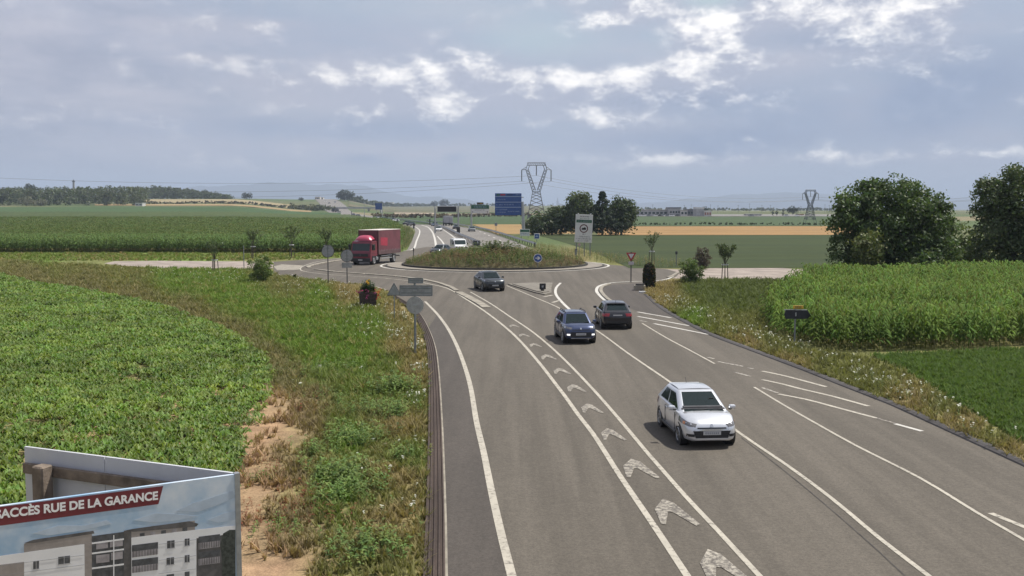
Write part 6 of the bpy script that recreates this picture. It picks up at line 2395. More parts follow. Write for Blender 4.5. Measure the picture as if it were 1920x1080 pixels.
    for k in range(3):
        decal(bvh, (1, 0, 0), fq(Wd * .31, zb + .155 + k * .055, zb + .165 + k * .055), .018, 'grille_bar', M['sign_edge'], t, 8, 1)
    decal(bvh, (1, 0, 0), fq(Wd * .30, zb + .345, zb + .375), .02, 'chrome_strip', M['chrome'] if not clad else M['trim'], t, 8, 1)
    decal(bvh, (1, 0, 0), fq(Wd * .40, zb + .01, zb + .10), .012, 'front_lip', paint if not clad else M['trim'], t, 8, 1)
    pl = decal(bvh, (1, 0, 0), fq(.26, zb + .215, zb + .325), .03, 'number_plate', M['plate'], t, 6, 2)
    for k in range(7):
        decal(bvh, (1, 0, 0), [(-.20 + k * .06, zb + .24), (-.165 + k * .06, zb + .24), (-.165 + k * .06, zb + .30), (-.20 + k * .06, zb + .30)], .036, 'plate_mark', M['dull_ink'], pl, 1, 1)
    decal(bvh, (1, 0, 0), [(-.05, hood - .20), (.05, hood - .20), (.03, hood - .12), (-.03, hood - .12)], .016, 'badge', M['chrome'], t, 2, 2)
    MB().bevbox(cowl + .02, 0, belt - .035, .16, Wd * .80, .03, .01, 1).build('cowl_panel', M['trim'], t)
    mb = MB()
    for yy in (-.32, .16):
        a_, b_ = lerp3(lerp3(front[0], front[1], .5 + yy / 1.4), lerp3(front[3], front[2], .5 + yy / 1.4), .05), lerp3(lerp3(front[0], front[1], .5 + (yy + .42) / 1.4), lerp3(front[3], front[2], .5 + (yy + .42) / 1.4), .12)
        off = Vector((.012, 0, .02))
        mb.cyl(a_ + off, b_ + off, .009, n=5)
    build_each(mb, 'wiper', M['trim'], t)
    # tail
    MB().bevbox(b + .045, 0, zb + .18, .10, Wd * .74, .22, .04, 1).build('rear_bumper', M['trim'], t)
    pl = MB().box(b + .02, 0, belt - .20, .03, .52, .11).build('number_plate', M['plate'], t)
    MB().bevbox(roof_r - .05, 0, Hh - .078, .24, wr * 1.72, .035, .015, 1).build('rear_spoiler', paint, t)
    MB().cyl((roof_r + .15, 0, Hh - .02), (roof_r + .02, 0, Hh + .13), .008, n=5).build('aerial', M['trim'], t)
    if rail:
        for sd_ in (1, -1):
            MB().tube([(roof_r - .02, sd_ * wr * .90, Hh - .05), (roof_r + .12, sd_ * wr * .92, Hh + .03), (roof_f - .15, sd_ * wr * .92, Hh + .03), (roof_f + .03, sd_ * wr * .90, Hh - .04)], .022, 6).build('roof_rail', M['trim'], t)
    if clad:
        mb = MB()
        mb.bevbox(f - .05, 0, zb + .06, .12, Wd * .60, .06, .02, 1)
        mb.build('skid_plate', M['sign_back'] if detail == 'front' else M['trim'], t)
    return t


def hd(deg):
    """direction of travel, degrees clockwise from straight away"""
    return (math.sin(R(deg)), math.cos(R(deg)))


def ground_between(a, b):
    p, q = G(*a), G(*b)
    return (p + q) / 2


P_white = paintwork('paint_silver_white', (.68, .69, .71), .30, .55, .8)
P_blue = paintwork('paint_blue', (.040, .058, .125), .3, .45)
P_dark = paintwork('paint_anthracite', (.022, .022, .026), .3, .4)
P_grey = paintwork('paint_grey_green', (.032, .038, .043), .32, .5)
P_van = paintwork('paint_van_white', (.68, .68, .66), .35, .1)
P_red = mat('lorry_red_shaded', (.16, .016, .032), .35, .1, var=.1, scale=2, coat=.4, space='obj')  # red darkened: the shade on the cab front is put into the colour
P_tarp = mat('tarpaulin_red', (.135, .040, .050), .7, var=.16, scale=1.2, bump=.25, bscale=5, space='obj')
P_tarp2 = mat('tarpaulin_print', (.33, .025, .05), .7, var=.15, scale=3, space='obj')

c = G(1322, 822)
car('white silver hatchback driving towards the camera in the middle lane', (5.62, 31.2), hd(180 - 4.5), P_white, L=3.95, Wd=1.64, Hh=1.44, wb=2.50, doors=2, roof_f=.06, roof_r=-1.22, tail=-1.84, cowl=1.16, hood=.83, belt=.94, r=.30, bulb='amber')
car('blue compact crossover with lit fog lamps behind the white hatchback', (3.30, 53.9), hd(180 - 6), P_blue, L=4.05, Wd=1.70, Hh=1.50, belt=.98, hood=.96, wb=2.55, r=.34, rail=True, clad=True, led=True, drl_z=.50, tail=-1.90, roof_r=-1.42, cowl=.95, roof_f=.25)
car('dark anthracite hatchback seen from behind, right of the blue crossover', (5.95, 60.2), hd(-2.0), P_dark, L=4.10, Wd=1.78, Hh=1.50, belt=1.00, hood=.92, wb=2.58, r=.34, clad=True, detail='rear', tail=-1.90, roof_r=-1.22, rim='pole')
car('dark grey coupe crossover leaving the roundabout towards the camera', (-1.95, 86.6), hd(180 - 15), P_grey, L=4.50, Wd=1.84, Hh=1.58, belt=1.05, hood=1.0, wb=2.72, r=.37, slim=True, clad=True, detail='rear', tail=-2.05, roof_r=-1.0, cowl=1.05, roof_f=.28, rim='pole', roof_m=M['glass'])
car('dark saloon half hidden behind left side of the roundabout planting', (-10.5, 151.5), hd(180 + 22), P_grey, L=4.5, Wd=1.80, Hh=1.46, wb=2.7, roof_m=None)

# white delivery van
def van(label, loc, head):
    t = thing('van', label, 'van', (loc[0], loc[1], ZG), math.atan2(head[1], head[0]))
    hw = .97
    prof = [(-2.6, .32), (2.42, .32), (2.55, .60), (2.50, 1.02), (1.75, 1.22), (1.02, 1.98), (.75, 2.06), (-2.55, 2.08)]
    mb = MB()
    bm = bmesh.new()
    a = [bm.verts.new((x, -hw, z)) for x, z in prof]
    b = [bm.verts.new((x, hw, z)) for x, z in prof]
    n = len(prof)
    bm.faces.new(a)
    bm.faces.new(b[::-1])
    for k in range(n):
        bm.faces.new((a[k], b[k], b[(k + 1) % n], a[(k + 1) % n]))
    bmesh.ops.recalc_face_normals(bm, faces=bm.faces)
    bmesh.ops.bevel(bm, geom=bm.edges, offset=.09, segments=3, affect='EDGES')
    bm.verts.index_update()
    mb.add([v.co.copy() for v in bm.verts], [[v.index for v in f.verts] for f in bm.faces])
    bm.free()
    mb.build('body', P_van, t, smooth=True)
    fr4 = [Vector((1.75, -hw, 1.22)), Vector((1.75, hw, 1.22)), Vector((1.02, hw, 1.98)), Vector((1.02, -hw, 1.98))]
    pane_on(fr4, .07, .93, .04, .92, .012).build('windscreen', M['glass'], t)
    for sd_ in (1, -1):
        MB().bevbox(.95, sd_ * (hw + .004), 1.52, .85, .02, .48, .008, 1).build('side_window', M['glass'], t)
        MB().bevbox(1.55, sd_ * (hw + .15), 1.42, .12, .22, .30, .04, 1).build('mirror', M['trim'], t)
        MB().bevbox(2.47, sd_ * .70, .92, .12, .34, .20, .04, 1).build('headlight', M['lamp'], t)
        for xx in (1.6, -1.55):
            MB().cyl((xx, sd_ * hw * .7, .35), (xx, sd_ * (hw + .004), .35), .42, n=20).build('wheel_arch', M['trim'], t)
            wheel(t, xx, sd_ * (hw - .1), .35, .22, sd_)
    MB().bevbox(2.50, 0, .50, .14, 1.7, .26, .05, 1).build('bumper', M['trim'], t)
    MB().bevbox(2.53, 0, .84, .08, .85, .10, .02, 1).build('grille', M['trim'], t)
    MB().box(2.60, 0, .55, .02, .52, .11).build('number_plate', M['plate'], t)
    return t


van('white delivery van coming round behind the roundabout planting', (-8.2, 158.0), hd(180 - 12))


# red curtain-sided lorry
def lorry(label, loc, head):
    t = thing('lorry', label, 'lorry', (loc[0], loc[1], ZG), math.atan2(head[1], head[0]))
    hw = 1.24
    MB().box(-.8, 0, .80, 8.0, .85, .26).build('chassis', M['trim'], t)
    # cab
    prof = [(4.10, .42), (4.22, .60), (4.22, 1.25), (4.12, 1.60), (3.92, 2.42), (3.78, 2.66), (2.35, 2.72), (2.25, .95), (2.7, .95), (3.7, .95), (3.75, .42)]
    bm = bmesh.new()
    a = [bm.verts.new((x, -hw * .97, z)) for x, z in prof]
    b = [bm.verts.new((x, hw * .97, z)) for x, z in prof]
    n = len(prof)
    bm.faces.new(a)
    bm.faces.new(b[::-1])
    for k in range(n):
        bm.faces.new((a[k], b[k], b[(k + 1) % n], a[(k + 1) % n]))
    bmesh.ops.recalc_face_normals(bm, faces=bm.faces)
    bmesh.ops.bevel(bm, geom=bm.edges, offset=.06, segments=2, affect='EDGES')
    bm.verts.index_update()
    cab = MB().add([v.co.copy() for v in bm.verts], [[v.index for v in f.verts] for f in bm.faces]).build('cab', P_red, t, smooth=True)
    bm.free()
    f4 = [Vector((4.12, -hw * .97, 1.58)), Vector((4.12, hw * .97, 1.58)), Vector((3.92, hw * .97, 2.44)), Vector((3.92, -hw * .97, 2.44))]
    pane_on(f4, .06, .94, .03, .95, .012).build('windscreen', M['glass'], cab)
    for sd_ in (1, -1):
        MB().bevbox(3.28, sd_ * (hw * .97 + .004), 1.98, .85, .02, .66, .008, 1).build('side_window', M['glass'], cab)
        m_ = MB().bevbox(3.98, sd_ * (hw + .20), 2.02, .14, .24, .62, .05, 1).build('mirror', M['black'], cab)
        MB().bevbox(3.9, sd_ * (hw + .05), 2.30, .05, .26, .05, .01, 1).build('mirror_arm', M['black'], m_)
        MB().bevbox(4.17, sd_ * .92, .72, .12, .42, .22, .04, 1).build('headlight', M['lamp'], cab)
        MB().box(3.28, sd_ * (hw * .97 + .006), 1.30, .95, .012, .02).build('door_seam', M['trim'], cab)
    MB().bevbox(4.17, 0, .58, .16, 2.42, .42, .06, 2).build('bumper', M['trim'], cab)
    MB().bevbox(4.22, 0, 1.12, .04, 1.9, .34, .02, 1).build('grille', M['trim'], cab)
    MB().cyl((4.245, 0, 1.12), (4.255, 0, 1.12), .11, n=14).build('badge', M['sign_edge'], cab)
    MB().box(4.26, 0, .58, .02, .52, .11).build('number_plate', M['plate'], cab)
    # roof fairing: a rounded wind deflector
    vs, fs = [], []
    for i in range(7):
        for j in range(13):
            u, v = i / 6, j / 12 * 2 - 1
            vs.append((3.75 - 1.0 * u * u - .25 * v * v, v * 1.02, 2.72 + .62 * math.sin(u * 1.57) * (1 - .75 * v ** 4)))
    for i in range(6):
        for j in range(12):
            fs.append((i * 13 + j, i * 13 + j + 1, (i + 1) * 13 + j + 1, (i + 1) * 13 + j))
    MB().add(vs, fs).build('wind_deflector', mat('deflector_red', (.38, .04, .085), .35, coat=.5), cab, smooth=True)
    # load box with tarpaulin sides
    x0, x1, z0, z1 = -4.3, 2.05, 1.10, 3.86
    box = MB().bevbox((x0 + x1) / 2, 0, (z0 + z1) / 2, x1 - x0, 2.48, z1 - z0, .03, 1).build('load_box', P_tarp, t)
    MB().bevbox((x0 + x1) / 2, 0, z1 + .02, x1 - x0 + .04, 2.52, .06, .02, 1).build('roof_sheet', mat('roof_sheet', (.58, .52, .48), .6, var=.1, scale=1), box)
    for sd_ in (1, -1):
        MB().bevbox((x0 + x1) / 2, sd_ * 1.25, z0 + .22, x1 - x0, .04, .44, .01, 1).build('drop_side', mat('drop_side', (.10, .055, .055), .6, var=.2, scale=2, space='obj') if sd_ == 1 else bpy.data.materials['drop_side'], box)
        MB().prism([(-.55, -.62), (1.35, -.50), (1.30, .42), (-.60, .32)], (.1, sd_ * 1.245, 2.65), (1, 0, 0), (0, 0, 1), (0, sd_, 0), .006).build('side_print', P_tarp2, box)
        mb = MB()
        for k in range(14):
            mb.box(x0 + .25 + k * (x1 - x0 - .5) / 13, sd_ * 1.275, z0 + .47, .035, .012, .22)
        build_each(mb, 'strap', M['sign_back'], box)
        for zz in (.62, .92):
            MB().bevbox(-.35, sd_ * 1.17, zz, 3.0, .04, .11, .015, 1).build('side_guard', M['steel'], t)
        MB().bevbox(2.15, sd_ * 1.0, .70, .55, .30, .40, .06, 1).build('tank', M['steel'], t)
        for xx in (3.15, -2.45):
            MB().cyl((xx, sd_ * .85, .50), (xx, sd_ * 1.16, .50), .56, n=18).build('wheel_arch', M['trim'], t)
            wheel(t, xx, sd_ * 1.06, .48, .28, sd_, 'sign_back', 8)
    mb = MB()
    mb.box(x1 - .03, 1.2, (z0 + z1) / 2, .1, .1, z1 - z0 + .03)
    mb.box(x1 - .03, -1.2, (z0 + z1) / 2, .1, .1, z1 - z0 + .03)
    build_each(mb, 'corner_post', mat('corner_dark', (.055, .018, .02), .6), box)
    MB().bevbox(x0 - .02, 0, .75, .1, 2.3, .16, .03, 1).build('rear_bar', M['steel'], t)
    return t


lorry('red curtain sided lorry turning out of the left side of the roundabout', (-16.9, 127.6), hd(180 + 17)).scale = (1.07, 1.07, 1.07)

# small traffic far along the dual carriageway
def far_car(label, px, py, col_, head, name='car', cat='car', L=4.3, Wd=1.8, Hh=1.5, group='distant cars on the dual carriageway'):
    p = T(px, py)
    z = hz(p.x, p.y)
    t = thing(name, label, cat, (p.x, p.y, z), math.atan2(head[1], head[0]), group)
    loft([(-L / 2, Wd * .42, .3, .72, 0), (-L / 2 + .3, Wd * .5, .22, .92, .02), (.1, Wd * .5, .22, .92, .02), (L / 2 - .5, Wd * .48, .22, .78, .03), (L / 2, Wd * .36, .28, .6, 0)]).build('body', M[col_] if isinstance(col_, str) else col_, t, smooth=True)
    low = [(-1.75, -.8, .9), (.95, -.78, .9), (.95, .78, .9), (-1.75, .8, .9)]
    top = [(-1.2, -.62, Hh - .06), (.2, -.62, Hh - .06), (.2, .62, Hh - .06), (-1.2, .62, Hh - .06)]
    MB().add(low + top, [(0, 1, 5, 4), (1, 2, 6, 5), (2, 3, 7, 6), (3, 0, 4, 7), (4, 5, 6, 7)]).build('window_band', M['glass'], t)
    MB().bevbox(-.5, 0, Hh - .03, 1.42, 1.26, .07, .03, 1).build('roof', M[col_] if isinstance(col_, str) else col_, t)
    mb_ = []
    for xx in (1.3, -1.3):
        for sd_ in (1, -1):
            MB().cyl((xx, sd_ * (Wd / 2 - .2), .32), (xx, sd_ * (Wd / 2 + .005), .32), .32, n=12).build('wheel', M['tyre'], t)
    return t


P_fw = mat('far_white_paint', (.62, .62, .62), .4)
P_fd = mat('far_dark_paint', (.03, .03, .035), .4)
P_fg = mat('far_grey_paint', (.20, .21, .22), .4)
P_fb = mat('far_blue_paint', (.09, .11, .16), .4)
far_car('white car approaching left of the median under the message screen', 822, 433.5, P_fw, hd(183))
far_car('grey car driving away under the green exit board', 884.5, 434, P_fg, hd(-8))
far_car('dark car driving away behind the message screen post', 855, 430, P_fd, hd(-10))
far_car('blue grey car approaching just left of the grey lorry', 815, 424, P_fb, hd(190))
far_car('dark car right beside the motorway bend, nearest of the distant dark ones', 770.5, 423.5, P_fd, hd(205))
far_car('dark car behind the nearest dark one at the bend', 763, 421, P_fd, hd(210))
far_car('white car in the group before the bend', 741, 415.5, P_fw, hd(222))
far_car('dark car just left of the white one before the bend', 737, 414.5, P_fd, hd(222))
far_car('small white car below the far blue board', 708, 411, P_fw, hd(228))
far_car('small dark car right of the far blue board', 719.5, 411.8, P_fd, hd(228))
for k, (px, py, m, l) in enumerate([(671, 406.4, P_fd, 'tiny dark car far off on the bend, right one'), (662, 404.6, P_fd, 'tiny dark car far off on the bend, left one'), (636, 399.5, P_fg, 'tiny grey car where the road starts to climb'), (624, 396.5, P_fd, 'tiny dark car on the climbing road'),
                                    (617, 382.0, P_fd, 'tiny dark car high on the far slope'), (610, 378.6, P_fw, 'tiny white car high on the far slope'), (628, 380.0, P_fb, 'tiny blue grey car near the far crest')]):
    far_car(l, px, py, m, hd(200))


def far_lorry(label, px, py, col_, cabc, head, Hh=3.6, L=8.0):
    p = T(px, py)
    t = thing('lorry', label, 'lorry', (p.x, p.y, hz(p.x, p.y)), math.atan2(head[1], head[0]))
    MB().bevbox(-.8, 0, (Hh + 1.1) / 2, L - 2, 2.5, Hh - 1.1, .04, 1).build('load_box', col_, t)
    MB().bevbox(L / 2 - .9, 0, 1.6, 1.8, 2.4, 2.2, .1, 1).build('cab', cabc, t)
    MB().box(-.5, 0, .8, L - 1, 2.3, .4).build('chassis', M['trim'], t)
    MB().box(-L / 2 + .15, 0, Hh * .52, .03, .06, Hh - 1.3).build('door_gap', M['trim'], t)
    for xx in (L / 2 - 1.2, -L / 2 + 1.8):
        for sd_ in (1, -1):
            MB().cyl((xx, sd_ * .9, .5), (xx, sd_ * 1.25, .5), .5, n=12).build('wheel', M['tyre'], t)
    return t


far_lorry('grey box lorry driving away on the outbound carriageway', 839.5, 423, mat('lorry_grey', (.36, .36, .38), .6, var=.1, scale=.8), P_fd, hd(-14))
far_lorry('dark far lorry where the road starts to climb', 629, 398.2, P_fd, P_fd, hd(20))


# ------------------------------------------------------------------ guard rails
def guard(label, pts, h, sides, post_step=4.0, m='steel', two=False, name='guard_rail'):
    ln = catmull(wpts(pts), 1.0)
    root = thing(name, label, 'guard rail', (ln[0][0], ln[0][1], 0))
    o = ln[0]
    loc_ = ln - o
    z = np.array([hz(*q) for q in ln])
    for sd_ in sides:
        mb = MB()
        prof = [(sd_ * .16, h - .33), (sd_ * .24, h - .25), (sd_ * .16, h - .17), (sd_ * .24, h - .09), (sd_ * .16, h)]
        ribbon(mb, loc_, 0, z, prof)
        mb.build('rail', M[m], root, fix=False)
    nrm = side_of(ln)
    step = max(1, int(post_step))
    first = None
    for i in range(0, len(ln), step):
        p = loc_[i]
        if first is None:
            first = MB().box(0, 0, h / 2, .12, .14, h).build('post', M['gravel_dark'], root)
            q = first
        else:
            q = first.copy()
            col.objects.link(q)
        q.location = (p[0], p[1], z[i] - .05)
    return root


guard('steel guard rail on the right of the outbound carriageway', [(1003, 464.5), (997, 461.5), (970, 453), (935, 441), (905, 432.5), (870, 426), (840, 420.5), (800, 415)], .85, (-1, 1))
guard('double median guard rail between the two carriageways', [(899, 463), (888, 456), (868, 447), (853, 439.5), (832, 429), (812, 422.5), (785, 418), (750, 413.5), (715, 409.7)], .85, (-1, 1), name='median_barrier')
# dark end box where the median opens
p = T(893, 461)
t = thing('crash_cushion', 'dark slatted end box where the median barrier starts', 'barrier', (p.x, p.y, 0.02), R(100))
MB().bevbox(0, 0, .5, 2.4, 1.1, 1.0, .08, 1).build('body', M['pole_dark'], t)
for k in range(5):
    MB().box(-.9 + .45 * k, 0, .5, .05, 1.13, .9).build('slat', M['pole'], t)
# marker posts along the motorway
first = None
for k, (px, py) in enumerate([(776, 428.5), (745, 418.5), (725, 415.5), (806, 421.5), (668, 407.2), (683, 409.2), (659, 401.8)]):
    p = T(px, py)
    t = thing('marker_post', 'slim dark marker post beside the distant carriageway, ' + ('nearest one at the bend', 'below the far blue board', 'between bend and far blue board', 'tall one left of the message screen', 'right of the far dark cars', 'among the far dark cars', 'tall one farthest along the road')[k], 'post', (p.x, p.y, float(terr(p.x, p.y))), 0, 'marker posts along the distant carriageway')
    hh = 2.4 if px in (659, 806) else 1.7
    MB().bevbox(0, 0, hh / 2, .5, .3, hh, .05, 1).build('body', M['pole_dark'], t)
for px, Y, h, lb in [(684, 740, 9, 'pale lamp post on the distant motorway bend'), (717.5, 640, 9.5, 'pale pole beside the far blue board')]:
    q = PF(px, Y)
    t = thing('lamp_post', lb, 'lamp post', q)
    MB().cyl((0, 0, 0), (0, 0, h), .22, .14, 8).build('pole', M['steel'], t)
    MB().bevbox(0, -.5, h, .3, 1.2, .16, .05, 1).build('lamp_head', M['steel'], t)

# ------------------------------------------------------------------ lattice pylons and cables
def pylon(label, px, Y, H, wires_group=None):
    """cat's-head pylon: tapered lattice body, two spread horns, bridge beam, side arms and hanging insulators"""
    q = PF(px, Y)
    t = thing('pylon', label, 'pylon', q, 0, 'lattice power pylons')
    k = H / 23.0
    r = .078 * k if H > 18 else .062

    def seg(mb, a, b, rr=r):
        mb.cyl(Vector(a) * k, Vector(b) * k, rr, n=4, cap=False)
    wid = lambda z: 3.75 - (3.75 - 1.35) * min(1, z / 12.2)     # half width
    lv = [0, 3.2, 6.3, 7.8, 9.2, 10.5, 11.5, 12.4]
    for sx_ in (-1, 1):
        for sy_ in (-1, 1):
            mb = MB()
            for a, b in zip(lv[:-1], lv[1:]):
                seg(mb, (sx_ * wid(a), sy_ * wid(a) * .75, a), (sx_ * wid(b), sy_ * wid(b) * .75, b), r * 1.35)
            mb.build('leg', M['lattice'], t)
    mb = MB()
    for a, b in zip(lv[1:-1], lv[2:]):
        for sy_ in (-1, 1):
            for sx_ in (-1, 1):
                seg(mb, (-sx_ * wid(a), sy_ * wid(a) * .75, a), (sx_ * wid(b), sy_ * wid(b) * .75, b))
        for sx_ in (-1, 1):
            for sy_ in (-1, 1):
                seg(mb, (sx_ * wid(a), -sy_ * wid(a) * .75, a), (sx_ * wid(b), sy_ * wid(b) * .75, b))
    for z in (3.2, 6.3, 12.4):
        for sy_ in (-1, 1):
            seg(mb, (-wid(z), sy_ * wid(z) * .75, z), (wid(z), sy_ * wid(z) * .75, z), r * 1.2)
        for sx_ in (-1, 1):
            seg(mb, (sx_ * wid(z), -wid(z) * .75, z), (sx_ * wid(z), wid(z) * .75, z), r * 1.2)
    for sx_ in (-1, 1):
        for sy_ in (-1, 1):
            seg(mb, (sx_ * wid(3.2), sy_ * wid(3.2) * .75, 3.2), (0, sy_ * wid(6.3) * .75, 6.3))
    mb.build('bracing', M['lattice'], t)
    mb = MB()
    for sx_ in (-1, 1):
        A, B = [(sx_ * 1.35, 0, 12.4), (sx_ * .25, 0, 12.9)], [(sx_ * 3.75, 0, 20.2), (sx_ * 2.9, 0, 20.4)]
        for sy_ in (-.5, .5):
            pa = [lerp3(Vector(A[0]), Vector(B[0]), f) for f in np.linspace(0, 1, 8)]
            pb = [lerp3(Vector(A[1]), Vector(B[1]), f) for f in np.linspace(0, 1, 8)]
            for L_ in (pa, pb):
                for p_ in L_:
                    p_.y = sy_ * 1.3
            for i in range(7):
                seg(mb, pa[i], pa[i + 1], r * 1.25)
                seg(mb, pb[i], pb[i + 1], r * 1.25)
                seg(mb, pa[i], pb[i + 1])
                seg(mb, pb[i], pa[i + 1])
        for sy_ in (-.65, .65):
            seg(mb, (sx_ * 3.75, sy_, 20.2), (sx_ * 3.0, sy_, 22.6), r * 1.2)
            seg(mb, (sx_ * 2.9, sy_, 20.4), (sx_ * 2.4, sy_, 21.6), r * 1.2)
            seg(mb, (sx_ * 3.75, sy_, 20.2), (sx_ * 5.2, 0, 20.1), r * 1.2)
            seg(mb, (sx_ * 3.4, sy_, 21.2), (sx_ * 5.2, 0, 20.1), r)
    mb.build('horn', M['lattice'], t)
    mb = MB()
    xs_ = np.linspace(-3.2, 3.2, 9)
    for sy_ in (-.65, .65):
        for a, b in zip(xs_[:-1], xs_[1:]):
            seg(mb, (a, sy_, 22.6), (b, sy_, 22.6), r * 1.2)
            seg(mb, (a, sy_, 21.7), (b, sy_, 21.7), r)
            seg(mb, (a, sy_, 22.6), (b, sy_, 21.7), r * .8)
    mb.build('bridge_beam', M['lattice'], t)
    for x_, z_, l_ in ((-5.2, 20.1, 4.0), (5.2, 20.1, 4.0), (0, 21.7, 3.6)):
        MB().cyl(Vector((x_, 0, z_)) * k, Vector((x_, 0, z_ - l_)) * k, .17 * k, n=6).build('insulator', M['lattice'], t)
    base = Vector(q)
    return [base + Vector(v) * k for v in ((-5.2, 0, 16.1), (0, 0, 18.1), (5.2, 0, 16.1))], [base + Vector(v) * k for v in ((-3.2, 0, 22.7), (3.2, 0, 22.7))]


c1, e1_ = pylon('large lattice pylon behind the big blue sign', 1005.5, 366, 23.0)
c2, e2_ = pylon('smaller far lattice pylon left of the big round tree', 1517.5, 420, 14.2)


def cable(label, a, b, sag, r=.035):
    n = 28
    pts = []
    for i in range(n + 1):
        f = i / n
        p = a.lerp(b, f)
        p.z -= sag * 4 * f * (1 - f)
        pts.append(p)
    o = pts[0].copy()
    mb = MB()
    for p, q in zip(pts[:-1], pts[1:]):
        mb.cyl(p - o, q - o, r, n=4, cap=False)
    c_ = mb.build('power_cable', M['cable'])
    c_.location = o
    return tag(c_, label, 'cable', 'power cables from the large pylon')


for k, (a, dz) in enumerate(zip(c1, (0, 2.0, 0))):
    far_p = Vector((-262 + k * 4, 372 + k * 6, (19.3, 22.0, 15.8)[k]))
    cable(['lowest left power cable running to the left edge of the photo', 'uppermost left power cable running to the left edge of the photo', 'middle left power cable running to the left edge of the photo'][k], a, far_p, (5.2, 4.4, 5.6)[k])
for k, a in enumerate(c1):
    cable(['lowest power cable from the large pylon to the far pylon', 'top power cable from the large pylon to the far pylon', 'second power cable from the large pylon to the far pylon'][k], a, c2[k], 3.4)
for k, a in enumerate(c2):
    cable(['lowest', 'top', 'second'][k] + ' power cable from the far pylon vanishing behind the big round tree', a, a + Vector((120, 60, 3)), 2.5)

# ------------------------------------------------------------------ far buildings
def building(name, label, px0, px1, Y, pyb, pyt, depth, wall, roof='wall_dark', wins=0, win_h=.35, roof_t=.4, cat='building', over=.2, win_m='glass'):
    x0, x1 = (px0 - 960) / FPX * Y, (px1 - 960) / FPX * Y
    g = float(terr((x0 + x1) / 2, Y))
    top = z_at(pyt, Y) - g
    t = thing(name, label, cat, ((x0 + x1) / 2, Y, g))
    w = x1 - x0
    MB().box(0, depth / 2, top / 2 - .3, w, depth, top + .6).build('wall', M[wall], t)
    MB().box(0, depth / 2, top + roof_t / 2 + .003, w + over * 2, depth + over * 2, roof_t).build('roof', M[roof], t)
    for k in range(wins):
        ww = w / wins
        MB().box(-w / 2 + ww * (k + .5), -.03, top * .52, ww * .66, .1, top * win_h).build('window', M[win_m], t)
    return t


building('shed', 'long low grey shed at left of the white roofed block', 1192, 1258, 800, 404.5, 394, 30, 'wall_grey', 'concrete', 9)
building('office_block', 'grey two storey block with dark flat roof among the sheds', 1254.5, 1275, 790, 404.5, 390.8, 18, 'wall_grey', 'wall_dark', 4, .25, .9)
building('shed', 'pale low annexe right of the grey two storey block', 1275.5, 1288, 786, 404.5, 394.5, 12, 'wall_pale', 'concrete', 2, .4)
building('shed', 'dark low shed left of the white roofed block', 1288.5, 1304, 792, 404.5, 393, 16, 'wall_dark', 'wall_dark', 3, .3)
building('shed', 'grey block with bright white roof and pale side wall', 1305, 1319, 770, 405, 391.5, 14, 'wall_grey', 'white', 0, .3, 1.2)
building('shed', 'small white kiosk right of the white roofed block', 1319.5, 1333, 768, 404.5, 396, 10, 'wall_pale', 'wall_pale', 3, .5, win_m='roof_red')
building('shed', 'long low white shed far right of the sheds', 1400, 1427, 810, 407, 402, 12, 'wall_pale', 'wall_grey', 4, .3)
building('house', 'small pale far house before the second pylon', 1498, 1506, 850, 407, 402.5, 8, 'wall_grey', 'roof_red', 1, .3)
building('shed', 'tiny white shed at foot of the wood on the left', 256, 269, 885, 384.5, 381.2, 8, 'wall_pale', 'white', 2, .3)
building('shed', 'long pale greenhouse roof right of the wood', 420, 440, 1000, 384, 382.4, 10, 'wall_pale', 'concrete', 4, .3)
building('house', 'pale far house with red roof at end of the climbing road', 592, 601, 1720, 374, 369.5, 12, 'wall_pale', 'roof_red', 3, .3)
building('house', 'second pale far house with grey roof at end of the climbing road', 602, 607, 1735, 374, 370.5, 12, 'wall_pale', 'wall_grey', 2, .3)
building('shed', 'pale low far warehouse on the left horizon of the plain', 724, 737, 2700, 383, 379.5, 40, 'wall_pale', 'concrete', 4, .3)
# parked cars on the yard before the sheds
yard = [(1195, 0), (1206, 0), (1217, 1), (1231, 0), (1238, 2), (1244, 0), (1252, 1), (1259, 0), (1270, 2), (1408, 1), (1474, 0), (1494, 0)]
ORD = ['leftmost', 'second from left', 'third from left', 'fourth from left', 'fifth from left', 'sixth from left', 'seventh from left', 'eighth from left', 'ninth from left', 'tenth from left', 'eleventh from left', 'twelfth from left', 'rightmost']
for k, (px, m) in enumerate(yard):
    q = PF(px, 762 + (k * 7) % 12)
    pm = (P_fw, P_fg, P_fd)[m]
    t = thing('car', 'tiny %s parked car in front of the low sheds, %s in the row' % (('white', 'grey', 'dark')[m], ORD[k]), 'car', (q.x, q.y, q.z), (k % 2) * .3, 'cars parked before the low sheds')
    loft([(-2.1, .75, .25, .8, 0), (-1.6, .9, .2, .95, .02), (.3, .9, .2, .95, .02), (2.1, .7, .25, .7, 0)]).build('body', pm, t, smooth=True)
    MB().bevbox(-.4, 0, 1.2, 2.2, 1.5, .55, .15, 1).build('cabin', M['glass'], t)
# thin poles on the far right horizon
for k, (px, top) in enumerate([(1193, 379), (1223, 383), (1282, 384), (1295, 383), (1331, 383), (1345, 385), (1383, 384), (1404, 381), (1427, 384), (1443, 384), (1500, 386), (1545, 383), (1553, 384)]):
    Y = 1150 + (k % 3) * 60
    q = PF(px, Y)
    t = thing('utility_pole', 'thin far pole standing on the right horizon, %s' % ORD[k], 'pole', q, 0, 'thin poles along the right horizon')
    h = z_at(top, Y) - q.z
    MB().cyl((0, 0, 0), (0, 0, h), .17, .12, 6).build('mast', M['lattice'], t)
    MB().box(0, 0, h * .92, 2.2, .16, .16).build('crossarm', M['lattice'], t)
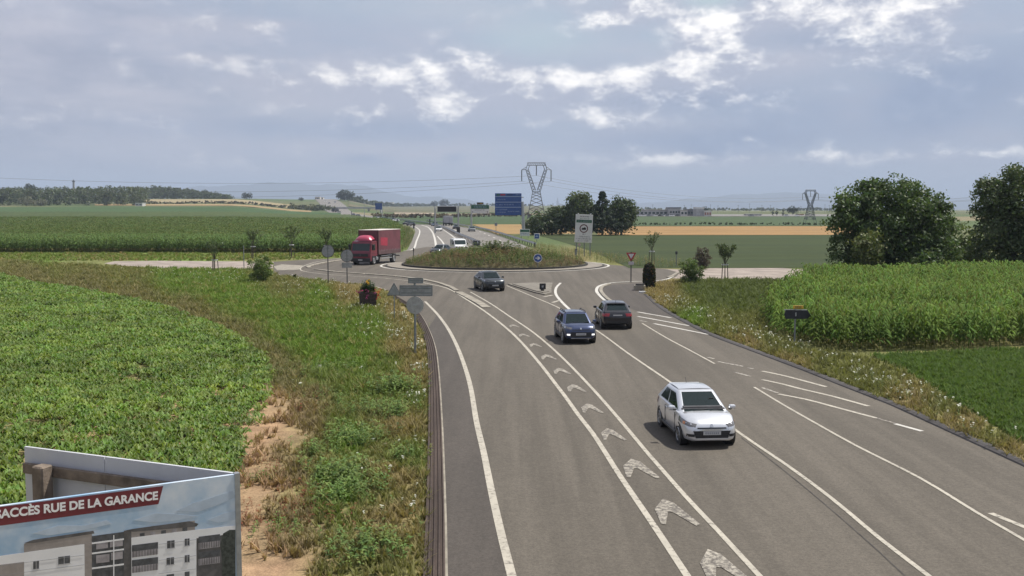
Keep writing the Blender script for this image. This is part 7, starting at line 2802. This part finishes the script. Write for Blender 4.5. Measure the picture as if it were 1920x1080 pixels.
# three dark upright figures of small cypress bushes on the yard
for px, h in ((1448, 4.5), (1455, 4.0), (1467, 5.2)):
    q = PF(px, 800)
    tree('cypress', {1448: 'left small dark cypress before the far right sheds', 1455: 'middle small dark cypress before the far right sheds', 1467: 'right small dark cypress before the far right sheds'}[px], 'tree',
         q, [(0, 0, h * .5, 1.0, 1.0, h * .5)], h * .3, .1, 24, .5, 12, .5, (.03, .042, .022), 'small cypresses on the far right', limbs=2)
# towers above the wood
q = PF(142, 1260)
t = thing('tower', 'slim grey tower rising above the wood on the left', 'tower', q)
h = z_at(336, 1260) - q.z
MB().cyl((0, 0, 0), (0, 0, h * .88), 1.6, 1.3, 8).build('shaft', M['wall_grey'], t)
MB().cyl((0, 0, h * .88), (0, 0, h * .93), 2.0, 2.0, 8).build('platform', M['wall_dark'], t)
MB().cyl((0, 0, h * .93), (0, 0, h), .5, .1, 6).build('mast', M['wall_dark'], t)

# flyover across the far road
Yb = 1075
xa, xb = (600 - 960) / FPX * Yb, (715 - 960) / FPX * Yb
zb_ = z_at(390.5, Yb)
t = thing('flyover', 'low grey flyover crossing the far dual carriageway', 'bridge', ((xa + xb) / 2, Yb, 0))
MB().box(0, 0, zb_, xb - xa, 9, .9).build('deck', M['wall_grey'], t)
for yy in (-4.4, 4.4):
    MB().box(0, yy, zb_ + .9, xb - xa, .15, .8).build('parapet', M['steel'], t)
for f in (-.5, -.08, .3, .5):
    gx = (xb - xa) * f
    g = float(terr((xa + xb) / 2 + gx, Yb))
    MB().box(gx, 0, (g + zb_) / 2 - .6, 1.0, 7, max(.6, zb_ - g + .2)).build('pier', M['wall_grey'], t)

# city with the cathedral far away
Yc = 11200
q = PF(1045, Yc)
s = Yc / FPX
t = thing('cathedral', 'distant blue cathedral with one tall spire on the horizon', 'cathedral', q)
zt = z_at(369, Yc) - q.z
MB().box(0, 0, zt * .33, 4.0 * s, 30, zt * .66).build('tower', M['stone_city'], t)
MB().cyl((0, 0, zt * .66), (0, 0, zt), 1.7 * s, .2 * s, 8).build('spire', M['stone_city'], t)
MB().box(3.6 * s, 40, zt * .22, 5 * s, 40, zt * .44).build('nave', M['stone_city'], t)
for px, w, top, lb in [(1020, 3, 383.5, 'distant pale block left of the cathedral, furthest left'), (1036.5, 3.2, 381.5, 'distant square tower directly left of the cathedral'), (1028, 5, 384, 'distant wide block between two towers left of the cathedral'), (1053, 6, 383, 'distant wide block right of the cathedral'),
                       (985, 7, 384, 'distant wide block left of the pylon'), (940, 8, 384.2, 'distant long block behind the big blue sign'), (862, 7, 383.2, 'distant long block right of the message screen')]:
    q = PF(px, Yc - 300)
    t = thing('city_block', lb, 'building', q)
    h = z_at(top, Yc - 300) - q.z
    MB().box(0, 0, h / 2, w * s, 50, h).build('wall', M['stone_city'], t)
    MB().box(0, 0, h + 1.5, w * s * .7, 40, 3).build('roof', M['stone_city'], t)
